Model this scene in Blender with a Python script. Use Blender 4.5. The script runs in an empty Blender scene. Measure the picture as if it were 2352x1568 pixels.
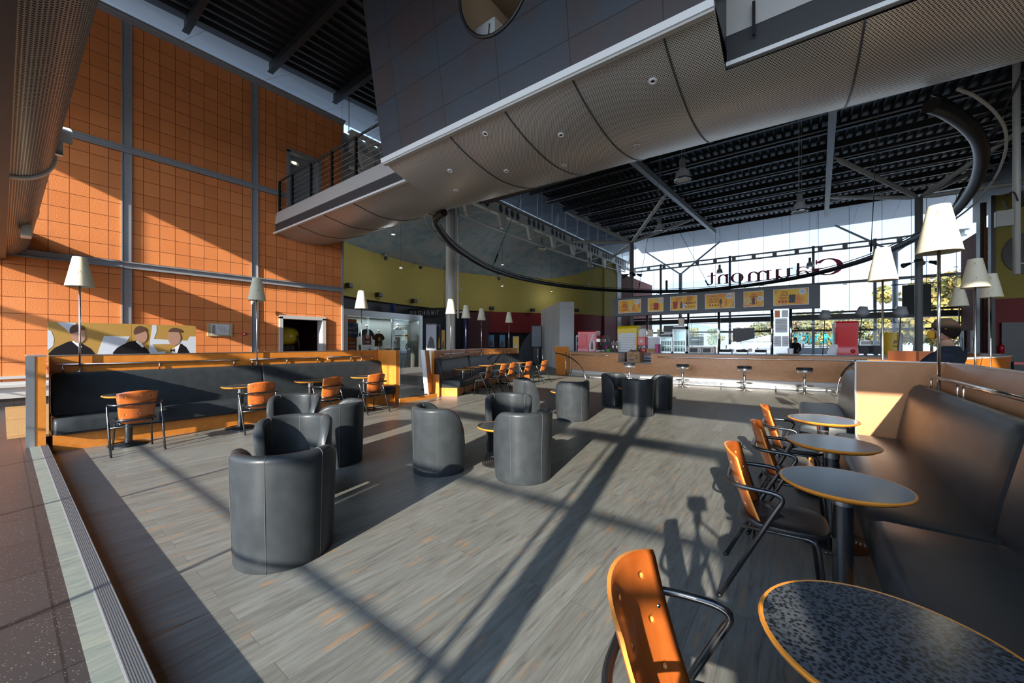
import bpy, bmesh, math, random
from mathutils import Vector, Matrix
from math import pi, sin, cos, sqrt, radians as R

random.seed(7)
sc = bpy.context.scene
COL = sc.collection

# ---------------------------------------------------------------- camera
FPX, CX, HY, EYE = 879.0, 1176.0, 788.0, 1.5
cam_d = bpy.data.cameras.new('camera')
cam_d.sensor_width = 36.0
cam_d.lens = 36.0 * FPX / 2352.0
cam_d.shift_y = (HY - 784.0) / 2352.0
cam_d.clip_start = 0.05
cam_d.clip_end = 600
cam = bpy.data.objects.new('camera', cam_d)
COL.objects.link(cam)
cam.location = (0, 0, EYE)
FWD = Vector((-.6, .8, 0)); RGT = Vector((.8, .6, 0)); UPV = Vector((0, 0, 1))
cam.rotation_euler = FWD.to_track_quat('-Z', 'Y').to_euler()
sc.camera = cam

# ---------------------------------------------------------------- light
w = bpy.data.worlds.new('sky'); sc.world = w
w.use_nodes = True
nt = w.node_tree
for n in list(nt.nodes): nt.nodes.remove(n)
def wn(t, **k):
    n = nt.nodes.new(t)
    for a, b in k.items(): setattr(n, a, b)
    return n
out = wn('ShaderNodeOutputWorld'); bg = wn('ShaderNodeBackground')
tc = wn('ShaderNodeTexCoord'); sep = wn('ShaderNodeSeparateXYZ')
ramp = wn('ShaderNodeValToRGB')
ramp.color_ramp.elements[0].position = 0.0; ramp.color_ramp.elements[0].color = (.70, .83, .98, 1)
ramp.color_ramp.elements[1].position = .7; ramp.color_ramp.elements[1].color = (.22, .42, .78, 1)
e_ = ramp.color_ramp.elements.new(.22); e_.color = (.58, .76, 1.0, 1)
noi = wn('ShaderNodeTexNoise'); noi.inputs['Scale'].default_value = 3.2; noi.inputs['Detail'].default_value = 6; noi.inputs['Roughness'].default_value = .55
mp = wn('ShaderNodeMapping'); mp.inputs['Scale'].default_value = (1, 1, 3.5)
cr = wn('ShaderNodeValToRGB'); cr.color_ramp.elements[0].position = .48; cr.color_ramp.elements[1].position = .66
mix = wn('ShaderNodeMix', data_type='RGBA'); mix.inputs[7].default_value = (.86, .92, 1.0, 1)
L_ = nt.links.new
L_(tc.outputs['Generated'], sep.inputs[0]); L_(sep.outputs['Z'], ramp.inputs[0])
L_(tc.outputs['Generated'], mp.inputs[0]); L_(mp.outputs[0], noi.inputs[0]); L_(noi.outputs[0], cr.inputs[0])
L_(cr.outputs[0], mix.inputs[0]); L_(ramp.outputs[0], mix.inputs[6])
dn = wn('ShaderNodeVectorMath', operation='DOT_PRODUCT'); L_(tc.outputs['Generated'], dn.inputs[0]); dn.inputs[1].default_value = (.19, -.91, .36)
mrs = wn('ShaderNodeMapRange'); mrs.inputs[1].default_value = 0.0; mrs.inputs[2].default_value = 1.0; mrs.inputs[3].default_value = 1.7; mrs.inputs[4].default_value = 6.0
pw = wn('ShaderNodeMath', operation='POWER'); mxx = wn('ShaderNodeMath', operation='MAXIMUM'); mxx.inputs[1].default_value = 0.0; pw.inputs[1].default_value = 3.0
L_(dn.outputs['Value'], mxx.inputs[0]); L_(mxx.outputs[0], pw.inputs[0]); L_(pw.outputs[0], mrs.inputs[0]); L_(mrs.outputs[0], bg.inputs[1]); L_(mix.outputs[2], bg.inputs[0])
L_(bg.outputs[0], out.inputs[0])

sun_d = bpy.data.lights.new('sun', 'SUN'); sun_d.energy = 12.0; sun_d.angle = R(.53); sun_d.color = (1.0, .93, .82)
sun = bpy.data.objects.new('sun', sun_d); COL.objects.link(sun)
SUNDIR = (FWD + (1590 - CX) / FPX * RGT + (HY - 1148) / FPX * UPV).normalized()
sun.rotation_euler = SUNDIR.to_track_quat('-Z', 'Y').to_euler()

sc.view_settings.view_transform = 'Standard'
sc.view_settings.look = 'None'
sc.view_settings.gamma = 1.0
sc.view_settings.exposure = 0.1
sc.cycles.use_denoising = True
sc.cycles.max_bounces = 7
sc.cycles.diffuse_bounces = 4
sc.cycles.glossy_bounces = 3
sc.cycles.transmission_bounces = 4
sc.cycles.transparent_max_bounces = 12
sc.cycles.sample_clamp_indirect = 6.0
sc.cycles.caustics_reflective = False
sc.cycles.caustics_refractive = False

# ---------------------------------------------------------------- points from measured directions
def ray(px, py): return FWD + (px - CX) / FPX * RGT + (HY - py) / FPX * UPV
C0 = Vector((0, 0, EYE))
def at_z(px, py, z=0.0):
    v = ray(px, py); return C0 + v * ((z - EYE) / v.z)
def at_x(px, py, x):
    v = ray(px, py); return C0 + v * (x / v.x)
def at_y(px, py, y):
    v = ray(px, py); return C0 + v * (y / v.y)
def at_t(px, py, t): return C0 + ray(px, py) * t

# ---------------------------------------------------------------- materials
MATS = {}
def nodes(m):
    m.use_nodes = True
    t = m.node_tree
    return t, t.nodes['Principled BSDF'], t.links.new
def mat(name, col, rough=.5, metal=0.0, bump=0.0, bscale=60, vary=0.0, vscale=8, spec=.5, emit=None, estr=1, alpha=1, coat=0):
    if name in MATS: return MATS[name]
    m = bpy.data.materials.new(name)
    t, p, lk = nodes(m)
    p.inputs['Base Color'].default_value = (*col, 1)
    p.inputs['Roughness'].default_value = rough
    p.inputs['Metallic'].default_value = metal
    p.inputs['Specular IOR Level'].default_value = spec
    p.inputs['Coat Weight'].default_value = coat
    if emit:
        p.inputs['Emission Color'].default_value = (*emit, 1); p.inputs['Emission Strength'].default_value = estr
    if bump or vary:
        tcn = t.nodes.new('ShaderNodeTexCoord')
    if vary:
        n = t.nodes.new('ShaderNodeTexNoise'); n.inputs['Scale'].default_value = vscale; n.inputs['Detail'].default_value = 5
        lk(tcn.outputs['Object'], n.inputs[0])
        mr = t.nodes.new('ShaderNodeMapRange'); mr.inputs[3].default_value = 1 - vary; mr.inputs[4].default_value = 1 + vary
        mr.inputs[1].default_value = .3; mr.inputs[2].default_value = .7
        lk(n.outputs[0], mr.inputs[0])
        mx = t.nodes.new('ShaderNodeMix'); mx.data_type = 'RGBA'; mx.blend_type = 'MULTIPLY'; mx.inputs[0].default_value = 1
        mx.inputs[6].default_value = (*col, 1); lk(mr.outputs[0], mx.inputs[7]); lk(mx.outputs[2], p.inputs['Base Color'])
    if bump:
        n2 = t.nodes.new('ShaderNodeTexNoise'); n2.inputs['Scale'].default_value = bscale; n2.inputs['Detail'].default_value = 4
        lk(tcn.outputs['Object'], n2.inputs[0])
        b = t.nodes.new('ShaderNodeBump'); b.inputs['Strength'].default_value = bump; b.inputs['Distance'].default_value = .02
        lk(n2.outputs[0], b.inputs['Height']); lk(b.outputs[0], p.inputs['Normal'])
    MATS[name] = m
    return m
def grad(t, stops):
    r = t.nodes.new('ShaderNodeValToRGB'); cr = r.color_ramp
    cr.elements[0].position, cr.elements[0].color = stops[0][0], (*stops[0][1], 1)
    cr.elements[1].position, cr.elements[1].color = stops[-1][0], (*stops[-1][1], 1)
    for p, c in stops[1:-1]:
        e = cr.elements.new(p); e.color = (*c, 1)
    return r
def node(t, kind, **k):
    n = t.nodes.new(kind)
    for a, b in k.items(): setattr(n, a, b)
    return n
def mapped(t, lk, scale=(1, 1, 1), rot=(0, 0, 0), src='Object', loc=(0, 0, 0)):
    tcn = node(t, 'ShaderNodeTexCoord'); m = node(t, 'ShaderNodeMapping')
    m.inputs['Scale'].default_value = scale; m.inputs['Rotation'].default_value = rot; m.inputs['Location'].default_value = loc
    lk(tcn.outputs[src], m.inputs[0]); return m.outputs[0]

def wood_floor():
    m = bpy.data.materials.new('plank_floor'); t, p, lk = nodes(m)
    co = mapped(t, lk, rot=(0, 0, -pi / 2))
    br = node(t, 'ShaderNodeTexBrick'); br.offset = .37; br.offset_frequency = 2
    for k, v in {'Scale': 1.0, 'Mortar Size': .0014, 'Mortar Smooth': .3, 'Bias': 0, 'Brick Width': 1.22, 'Row Height': .152}.items(): br.inputs[k].default_value = v
    br.inputs['Color1'].default_value = (0, 0, 0, 1); br.inputs['Color2'].default_value = (1, 1, 1, 1); br.inputs['Mortar'].default_value = (.5, .5, .5, 1)
    lk(co, br.inputs[0])
    co2 = mapped(t, lk, scale=(34, 3.2, 1))
    addv = node(t, 'ShaderNodeVectorMath', operation='ADD'); sepc = node(t, 'ShaderNodeVectorMath', operation='SCALE')
    lk(br.outputs['Color'], sepc.inputs[0]); sepc.inputs['Scale'].default_value = 40
    lk(co2, addv.inputs[0]); lk(sepc.outputs[0], addv.inputs[1])
    n = node(t, 'ShaderNodeTexNoise'); n.inputs['Scale'].default_value = 1.0; n.inputs['Detail'].default_value = 7; n.inputs['Roughness'].default_value = .65; n.inputs['Distortion'].default_value = .6
    lk(addv.outputs[0], n.inputs[0])
    g = grad(t, [(.25, (.070, .060, .052)), (.40, (.132, .128, .112)), (.55, (.162, .164, .146)), (.70, (.190, .192, .168)), (.85, (.18, .14, .10))])
    lk(n.outputs[0], g.inputs[0])
    # tan worn flecks
    n3 = node(t, 'ShaderNodeTexNoise'); n3.inputs['Scale'].default_value = 1.0; n3.inputs['Detail'].default_value = 4
    co3 = mapped(t, lk, scale=(16, 3.2, 1)); lk(co3, n3.inputs[0])
    fl = grad(t, [(.60, (0, 0, 0)), (.72, (.9, .9, .9))]); lk(n3.outputs[0], fl.inputs[0])
    mx = node(t, 'ShaderNodeMix', data_type='RGBA'); mx.inputs[7].default_value = (.26, .165, .095, 1)
    lk(fl.outputs[0], mx.inputs[0]); lk(g.outputs[0], mx.inputs[6])
    # plank tone + joints
    tone = node(t, 'ShaderNodeMapRange'); tone.inputs[3].default_value = .86; tone.inputs[4].default_value = 1.1; lk(br.outputs['Color'], tone.inputs[0])
    m2 = node(t, 'ShaderNodeMix', data_type='RGBA', blend_type='MULTIPLY'); m2.inputs[0].default_value = 1
    lk(mx.outputs[2], m2.inputs[6]); lk(tone.outputs[0], m2.inputs[7])
    m3 = node(t, 'ShaderNodeMix', data_type='RGBA'); m3.inputs[7].default_value = (.075, .075, .07, 1)
    lk(br.outputs['Fac'], m3.inputs[0]); lk(m2.outputs[2], m3.inputs[6]); lk(m3.outputs[2], p.inputs['Base Color'])
    rr = node(t, 'ShaderNodeMapRange'); rr.inputs[3].default_value = .30; rr.inputs[4].default_value = .5; lk(n.outputs[0], rr.inputs[0]); lk(rr.outputs[0], p.inputs['Roughness'])
    b = node(t, 'ShaderNodeBump'); b.inputs['Strength'].default_value = .25; b.inputs['Distance'].default_value = .004
    lk(n.outputs[0], b.inputs['Height']); lk(b.outputs[0], p.inputs['Normal'])
    p.inputs['Specular IOR Level'].default_value = .32
    return m
def tile_floor():
    m = bpy.data.materials.new('speckled_tile'); t, p, lk = nodes(m)
    co = mapped(t, lk, loc=(.1, -.16, 0))
    br = node(t, 'ShaderNodeTexBrick'); br.offset = 0
    for k, v in {'Scale': 1.0, 'Mortar Size': .006, 'Brick Width': .60, 'Row Height': .30}.items(): br.inputs[k].default_value = v
    br.inputs['Color1'].default_value = (.036, .033, .033, 1); br.inputs['Color2'].default_value = (.041, .038, .038, 1); br.inputs['Mortar'].default_value = (.02, .018, .018, 1)
    lk(co, br.inputs[0])
    v = node(t, 'ShaderNodeTexVoronoi'); v.inputs['Scale'].default_value = 80; lk(co, v.inputs[0])
    sp = grad(t, [(.16, (1, 1, 1)), (.24, (0, 0, 0))]); lk(v.outputs['Distance'], sp.inputs[0])
    n = node(t, 'ShaderNodeTexNoise'); n.inputs['Scale'].default_value = 45; lk(co, n.inputs[0])
    th = grad(t, [(.46, (0, 0, 0)), (.58, (.85, .85, .85))]); lk(n.outputs[0], th.inputs[0])
    mu = node(t, 'ShaderNodeMath', operation='MULTIPLY'); lk(sp.outputs[0], mu.inputs[0]); lk(th.outputs[0], mu.inputs[1])
    mx = node(t, 'ShaderNodeMix', data_type='RGBA'); mx.inputs[7].default_value = (.30, .26, .22, 1)
    lk(mu.outputs[0], mx.inputs[0]); lk(br.outputs[0], mx.inputs[6]); lk(mx.outputs[2], p.inputs['Base Color'])
    p.inputs['Roughness'].default_value = .38
    return m
def orange_block():
    # terracotta cladding blocks: on the wall plane, y along the wall and z up
    m = bpy.data.materials.new('terracotta_block'); t, p, lk = nodes(m)
    tcn = node(t, 'ShaderNodeTexCoord'); sx = node(t, 'ShaderNodeSeparateXYZ'); cb = node(t, 'ShaderNodeCombineXYZ')
    lk(tcn.outputs['Object'], sx.inputs[0]); lk(sx.outputs['Y'], cb.inputs[0]); lk(sx.outputs['Z'], cb.inputs[1])
    br = node(t, 'ShaderNodeTexBrick'); br.offset = 0
    for k, v in {'Scale': 1.0, 'Mortar Size': .007, 'Mortar Smooth': .1, 'Brick Width': .32, 'Row Height': .36}.items(): br.inputs[k].default_value = v
    br.inputs['Color1'].default_value = (.72, .235, .075, 1); br.inputs['Color2'].default_value = (.82, .285, .095, 1); br.inputs['Mortar'].default_value = (.24, .07, .025, 1)
    lk(cb.outputs[0], br.inputs[0])
    n = node(t, 'ShaderNodeTexNoise'); n.inputs['Scale'].default_value = 55; n.inputs['Detail'].default_value = 5; lk(tcn.outputs['Object'], n.inputs[0])
    mr = node(t, 'ShaderNodeMapRange'); mr.inputs[3].default_value = .9; mr.inputs[4].default_value = 1.1; lk(n.outputs[0], mr.inputs[0])
    mx = node(t, 'ShaderNodeMix', data_type='RGBA', blend_type='MULTIPLY'); mx.inputs[0].default_value = 1
    lk(br.outputs[0], mx.inputs[6]); lk(mr.outputs[0], mx.inputs[7]); lk(mx.outputs[2], p.inputs['Base Color'])
    sub = node(t, 'ShaderNodeMath', operation='SUBTRACT'); lk(n.outputs[0], sub.inputs[0])
    ml = node(t, 'ShaderNodeMath', operation='MULTIPLY'); ml.inputs[1].default_value = 2.0; lk(br.outputs['Fac'], ml.inputs[0]); lk(ml.outputs[0], sub.inputs[1])
    b = node(t, 'ShaderNodeBump'); b.inputs['Strength'].default_value = .35; b.inputs['Distance'].default_value = .01; lk(sub.outputs[0], b.inputs['Height']); lk(b.outputs[0], p.inputs['Normal'])
    p.inputs['Roughness'].default_value = .85; p.inputs['Specular IOR Level'].default_value = .2
    return m
def perforated(name, base, hole, pitch, radius, rough=.35, metal=.7):
    # staggered round holes, laid out in the surface's own UV metres
    m = bpy.data.materials.new(name); t, p, lk = nodes(m)
    tcn = node(t, 'ShaderNodeTexCoord'); sx = node(t, 'ShaderNodeSeparateXYZ'); lk(tcn.outputs['UV'], sx.inputs[0])
    def math_(op, a, b=None, c=None):
        n = node(t, 'ShaderNodeMath', operation=op)
        for i, v in enumerate((a, b, c)):
            if v is None: continue
            if isinstance(v, (int, float)): n.inputs[i].default_value = v
            else: lk(v, n.inputs[i])
        return n.outputs[0]
    def lattice(du, dv):
        u = math_('SUBTRACT', math_('FRACT', math_('ADD', math_('DIVIDE', sx.outputs['X'], pitch), du)), .5)
        v = math_('SUBTRACT', math_('FRACT', math_('ADD', math_('DIVIDE', sx.outputs['Y'], pitch * 1.732), dv)), .5)
        u = math_('MULTIPLY', u, pitch); v = math_('MULTIPLY', v, pitch * 1.732)
        return math_('SQRT', math_('ADD', math_('MULTIPLY', u, u), math_('MULTIPLY', v, v)))
    d = math_('MINIMUM', lattice(0, 0), lattice(.5, .5))
    f = math_('LESS_THAN', d, radius)
    mx = node(t, 'ShaderNodeMix', data_type='RGBA'); mx.inputs[6].default_value = (*base, 1); mx.inputs[7].default_value = (*hole, 1)
    lk(f, mx.inputs[0]); lk(mx.outputs[2], p.inputs['Base Color'])
    me = math_('MULTIPLY', math_('SUBTRACT', 1.0, f), metal); lk(me, p.inputs['Metallic'])
    ro = math_('ADD', math_('MULTIPLY', f, .6), rough); lk(ro, p.inputs['Roughness'])
    return m
def glass(name, tint=(1, 1, 1), refl=.08, rough=.0):
    m = bpy.data.materials.new(name); m.use_nodes = True; t = m.node_tree; lk = t.links.new
    for n in list(t.nodes): t.nodes.remove(n)
    o = node(t, 'ShaderNodeOutputMaterial'); tr = node(t, 'ShaderNodeBsdfTransparent'); gl = node(t, 'ShaderNodeBsdfGlossy'); mx = node(t, 'ShaderNodeMixShader')
    tr.inputs[0].default_value = (*tint, 1); gl.inputs['Roughness'].default_value = rough
    fr = node(t, 'ShaderNodeFresnel'); fr.inputs[0].default_value = 1.35
    m2 = node(t, 'ShaderNodeMath', operation='MULTIPLY'); m2.inputs[1].default_value = refl / .06; m2.use_clamp = True
    lk(fr.outputs[0], m2.inputs[0]); lk(m2.outputs[0], mx.inputs[0])
    lk(tr.outputs[0], mx.inputs[1]); lk(gl.outputs[0], mx.inputs[2]); lk(mx.outputs[0], o.inputs[0])
    return m
def wood(name, c1, c2, rough=.3, scale=(1, 14, 1), coat=.3):
    m = bpy.data.materials.new(name); t, p, lk = nodes(m)
    co = mapped(t, lk, scale=scale)
    n = node(t, 'ShaderNodeTexNoise'); n.inputs['Scale'].default_value = 4; n.inputs['Detail'].default_value = 6; n.inputs['Distortion'].default_value = .8
    lk(co, n.inputs[0]); g = grad(t, [(.3, c1), (.7, c2)]); lk(n.outputs[0], g.inputs[0]); lk(g.outputs[0], p.inputs['Base Color'])
    p.inputs['Roughness'].default_value = rough; p.inputs['Coat Weight'].default_value = coat; p.inputs['Coat Roughness'].default_value = .15
    return m
def slate_panels():
    m = bpy.data.materials.new('slate_panel'); t, p, lk = nodes(m)
    tcn = node(t, 'ShaderNodeTexCoord'); sx = node(t, 'ShaderNodeSeparateXYZ'); cb = node(t, 'ShaderNodeCombineXYZ'); lk(tcn.outputs['Object'], sx.inputs[0])
    ax = node(t, 'ShaderNodeMath', operation='ADD'); lk(sx.outputs['X'], ax.inputs[0]); ax.inputs[1].default_value = 4.93 * .972
    az = node(t, 'ShaderNodeMath', operation='SUBTRACT'); lk(sx.outputs['Z'], az.inputs[0]); az.inputs[1].default_value = 5.49
    lk(ax.outputs[0], cb.inputs[0]); lk(az.outputs[0], cb.inputs[1])
    br = node(t, 'ShaderNodeTexBrick'); br.offset = 0
    for k, v in {'Scale': 1.0, 'Mortar Size': .006, 'Brick Width': 1.186, 'Row Height': .603}.items(): br.inputs[k].default_value = v
    br.inputs['Color1'].default_value = (0, 0, 0, 1); br.inputs['Color2'].default_value = (1, 1, 1, 1); br.inputs['Mortar'].default_value = (.5, .5, .5, 1)
    lk(cb.outputs[0], br.inputs[0])
    n = node(t, 'ShaderNodeTexNoise'); n.inputs['Scale'].default_value = 1.3; n.inputs['Detail'].default_value = 5; lk(tcn.outputs['Object'], n.inputs[0])
    ad = node(t, 'ShaderNodeMath', operation='MULTIPLY_ADD'); lk(br.outputs[0], ad.inputs[0]); ad.inputs[1].default_value = .45; lk(n.outputs[0], ad.inputs[2])
    g = grad(t, [(.35, (.034, .05, .07)), (.6, (.04, .041, .05)), (.85, (.048, .035, .036))]); lk(ad.outputs[0], g.inputs[0])
    mx = node(t, 'ShaderNodeMix', data_type='RGBA'); mx.inputs[7].default_value = (.004, .004, .006, 1); lk(br.outputs['Fac'], mx.inputs[0]); lk(g.outputs[0], mx.inputs[6]); lk(mx.outputs[2], p.inputs['Base Color'])
    p.inputs['Roughness'].default_value = .42
    return m
def deck():
    m = bpy.data.materials.new('black_roof_deck'); t, p, lk = nodes(m)
    p.inputs['Base Color'].default_value = (.010, .0105, .0125, 1); p.inputs['Roughness'].default_value = .45
    return m
def painted_sky():
    m = bpy.data.materials.new('cloud_painted_plaster'); t, p, lk = nodes(m)
    co = mapped(t, lk, scale=(.5, .8, 1.6))
    n = node(t, 'ShaderNodeTexNoise'); n.inputs['Scale'].default_value = 1.6; n.inputs['Detail'].default_value = 7; n.inputs['Roughness'].default_value = .62; lk(co, n.inputs[0])
    g = grad(t, [(.3, (.15, .215, .25)), (.5, (.25, .31, .32)), (.62, (.33, .31, .31)), (.75, (.25, .37, .44))]); lk(n.outputs[0], g.inputs[0]); lk(g.outputs[0], p.inputs['Base Color'])
    p.inputs['Roughness'].default_value = .7
    return m
def speckle(name, c1, c2, scale, rough=.35):
    m = bpy.data.materials.new(name); t, p, lk = nodes(m)
    co = mapped(t, lk)
    n = node(t, 'ShaderNodeTexNoise'); n.inputs['Scale'].default_value = scale; n.inputs['Detail'].default_value = 3; lk(co, n.inputs[0])
    v = node(t, 'ShaderNodeTexVoronoi'); v.feature = 'F1'; v.inputs['Scale'].default_value = scale * 1.6; lk(co, v.inputs[0])
    ad = node(t, 'ShaderNodeMath', operation='MULTIPLY'); lk(n.outputs[0], ad.inputs[0]); lk(v.outputs['Distance'], ad.inputs[1])
    g = grad(t, [(.12, c1), (.3, c2)]); lk(ad.outputs[0], g.inputs[0]); lk(g.outputs[0], p.inputs['Base Color'])
    p.inputs['Roughness'].default_value = rough
    return m
def leather():
    m = bpy.data.materials.new('black_leather'); t, p, lk = nodes(m)
    p.inputs['Base Color'].default_value = (.012, .0125, .0135, 1)
    co = mapped(t, lk)
    n = node(t, 'ShaderNodeTexNoise'); n.inputs['Scale'].default_value = 9; n.inputs['Detail'].default_value = 6; lk(co, n.inputs[0])
    mr = node(t, 'ShaderNodeMapRange'); mr.inputs[3].default_value = .31; mr.inputs[4].default_value = .40; lk(n.outputs[0], mr.inputs[0]); lk(mr.outputs[0], p.inputs['Roughness'])
    g = grad(t, [(.3, (.026, .030, .0325)), (.75, (.036, .041, .0445))]); lk(n.outputs[0], g.inputs[0]); lk(g.outputs[0], p.inputs['Base Color'])
    v = node(t, 'ShaderNodeTexVoronoi'); v.inputs['Scale'].default_value = 260; lk(co, v.inputs[0])
    b = node(t, 'ShaderNodeBump'); b.inputs['Strength'].default_value = .08; b.inputs['Distance'].default_value = .003; lk(v.outputs['Distance'], b.inputs['Height']); lk(b.outputs[0], p.inputs['Normal'])
    p.inputs['Specular IOR Level'].default_value = .22
    return m
def brick_wall(name, c1, c2, cm, bw, bh, axis='y'):
    m = bpy.data.materials.new(name); t, p, lk = nodes(m)
    tcn = node(t, 'ShaderNodeTexCoord'); sx = node(t, 'ShaderNodeSeparateXYZ'); cb = node(t, 'ShaderNodeCombineXYZ')
    lk(tcn.outputs['Object'], sx.inputs[0]); lk(sx.outputs['Y' if axis == 'y' else 'X'], cb.inputs[0]); lk(sx.outputs['Z'], cb.inputs[1])
    br = node(t, 'ShaderNodeTexBrick')
    for k, v in {'Scale': 1.0, 'Mortar Size': .012, 'Brick Width': bw, 'Row Height': bh}.items(): br.inputs[k].default_value = v
    br.inputs['Color1'].default_value = (*c1, 1); br.inputs['Color2'].default_value = (*c2, 1); br.inputs['Mortar'].default_value = (*cm, 1)
    lk(cb.outputs[0], br.inputs[0]); lk(br.outputs[0], p.inputs['Base Color']); p.inputs['Roughness'].default_value = .85
    return m

WOODFLOOR = wood_floor(); TILE = tile_floor(); BLOCK = orange_block(); SLATE = slate_panels(); DECK = deck(); CLOUD = painted_sky(); LEATHER = leather()
GLASS = glass('clear_glass', (.97, .99, 1.0), .05); GLASSG = glass('greenish_glass', (.9, .97, .95), .09); GLASSB = glass('blue_tint_glass', (.86, .93, .97), .1)
PERF = perforated('perforated_steel', (.74, .71, .67), (.03, .029, .03), .029, .0086, .36, .45)
PERFD = perforated('perforated_duct_sheet', (.36, .34, .31), (.06, .055, .05), .026, .009, .34, .6)
ORANGE = wood('orange_lacquered_wood', (.58, .185, .026), (.70, .245, .04), .3, (2, 2, 2))
PLY = wood('orange_plywood', (.37, .082, .013), (.48, .118, .02), .28, (3, 3, 1.2), .5)
PLYEDGE = mat('plywood_edge', (.72, .26, .05), .4)
MDF = wood('tan_board', (.50, .225, .09), (.57, .265, .11), .4, (2, 2, 2), .15)
GREY = mat('grey_painted_steel', (.33, .345, .37), .4, .1)
GREYL = mat('light_grey_paint', (.52, .51, .49), .45)
STEELW = mat('offwhite_steel', (.72, .70, .65), .4)
WHITE = mat('white_paint', (.8, .8, .79), .45)
ALU = mat('aluminium', (.62, .63, .64), .3, .9)
CHROME = mat('chrome', (.78, .78, .78), .16, 1.0)
DARKST = mat('dark_tube_steel', (.10, .105, .11), .26, .9)
BLACK = mat('black_paint', (.012, .012, .014), .4)
DKGREY = mat('dark_grey_paint', (.05, .052, .056), .45)
BLKPLY = mat('black_seat_shell', (.012, .012, .013), .35)
SPECK = speckle('grey_speckled_laminate', (.010, .012, .014), (.075, .083, .09), 55, .2)
BAND = mat('orange_edge_band', (.74, .27, .035), .3)
SHADE = mat('cream_lampshade', (.76, .70, .52), .6)
SHADEG = mat('grey_lampshade', (.36, .37, .38), .6)
YELLOW = mat('olive_yellow_plaster', (.50, .40, .10), .8, vary=.06)
RED = mat('dark_red_paint', (.23, .014, .016), .6)
BRED = mat('bright_red_enamel', (.66, .012, .018), .25, coat=.4)
NAVY = mat('navy_dark_wall', (.012, .014, .022), .5)
BLUEP = mat('blue_paint', (.016, .03, .14), .5)
MAROON = brick_wall('maroon_brick', (.22, .075, .06), (.26, .09, .07), (.12, .05, .045), .6, .3)
SOFFIT = brick_wall('soffit_panel_dim', (.30, .335, .37), (.33, .365, .40), (.15, .165, .18), 2.4, 50)  # left soffit: its dimmer light is put into a darker panel colour
SOFFIT_LIT = brick_wall('front_soffit_panel_lit', (.84, .84, .83), (.88, .88, .87), (.4, .4, .4), 2.4, 50, 'x')  # front copy of the soffit panels, colour lightened in place of brighter light
CARD = mat('brown_cardboard', (.42, .24, .115), .8)
INKB = mat('blue_ink', (.03, .06, .22), .6)
PAPER = mat('white_paper', (.8, .8, .8), .8)
POSTY = mat('yellow_poster', (.86, .50, .03), .4)
POSTO = mat('orange_print', (.80, .24, .02), .4)
INKR = mat('brown_red_ink', (.27, .03, .015), .5)
SIGNRED = mat('raspberry_letter', (.58, .018, .095), .4)
SKIN = mat('skin', (.58, .32, .22), .55)
HAIR = mat('dark_brown_hair', (.020, .014, .011), .85, bump=.6, bscale=90, spec=.08)
TSHIRT = mat('navy_cotton', (.012, .018, .032), .85, bump=.2, bscale=120)
LAMPON = mat('glowing_lamp', (1, .9, .6), .5, emit=(1, .85, .45), estr=6)
GREENLT = mat('teal_letter', (.03, .42, .38), .5)

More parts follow.
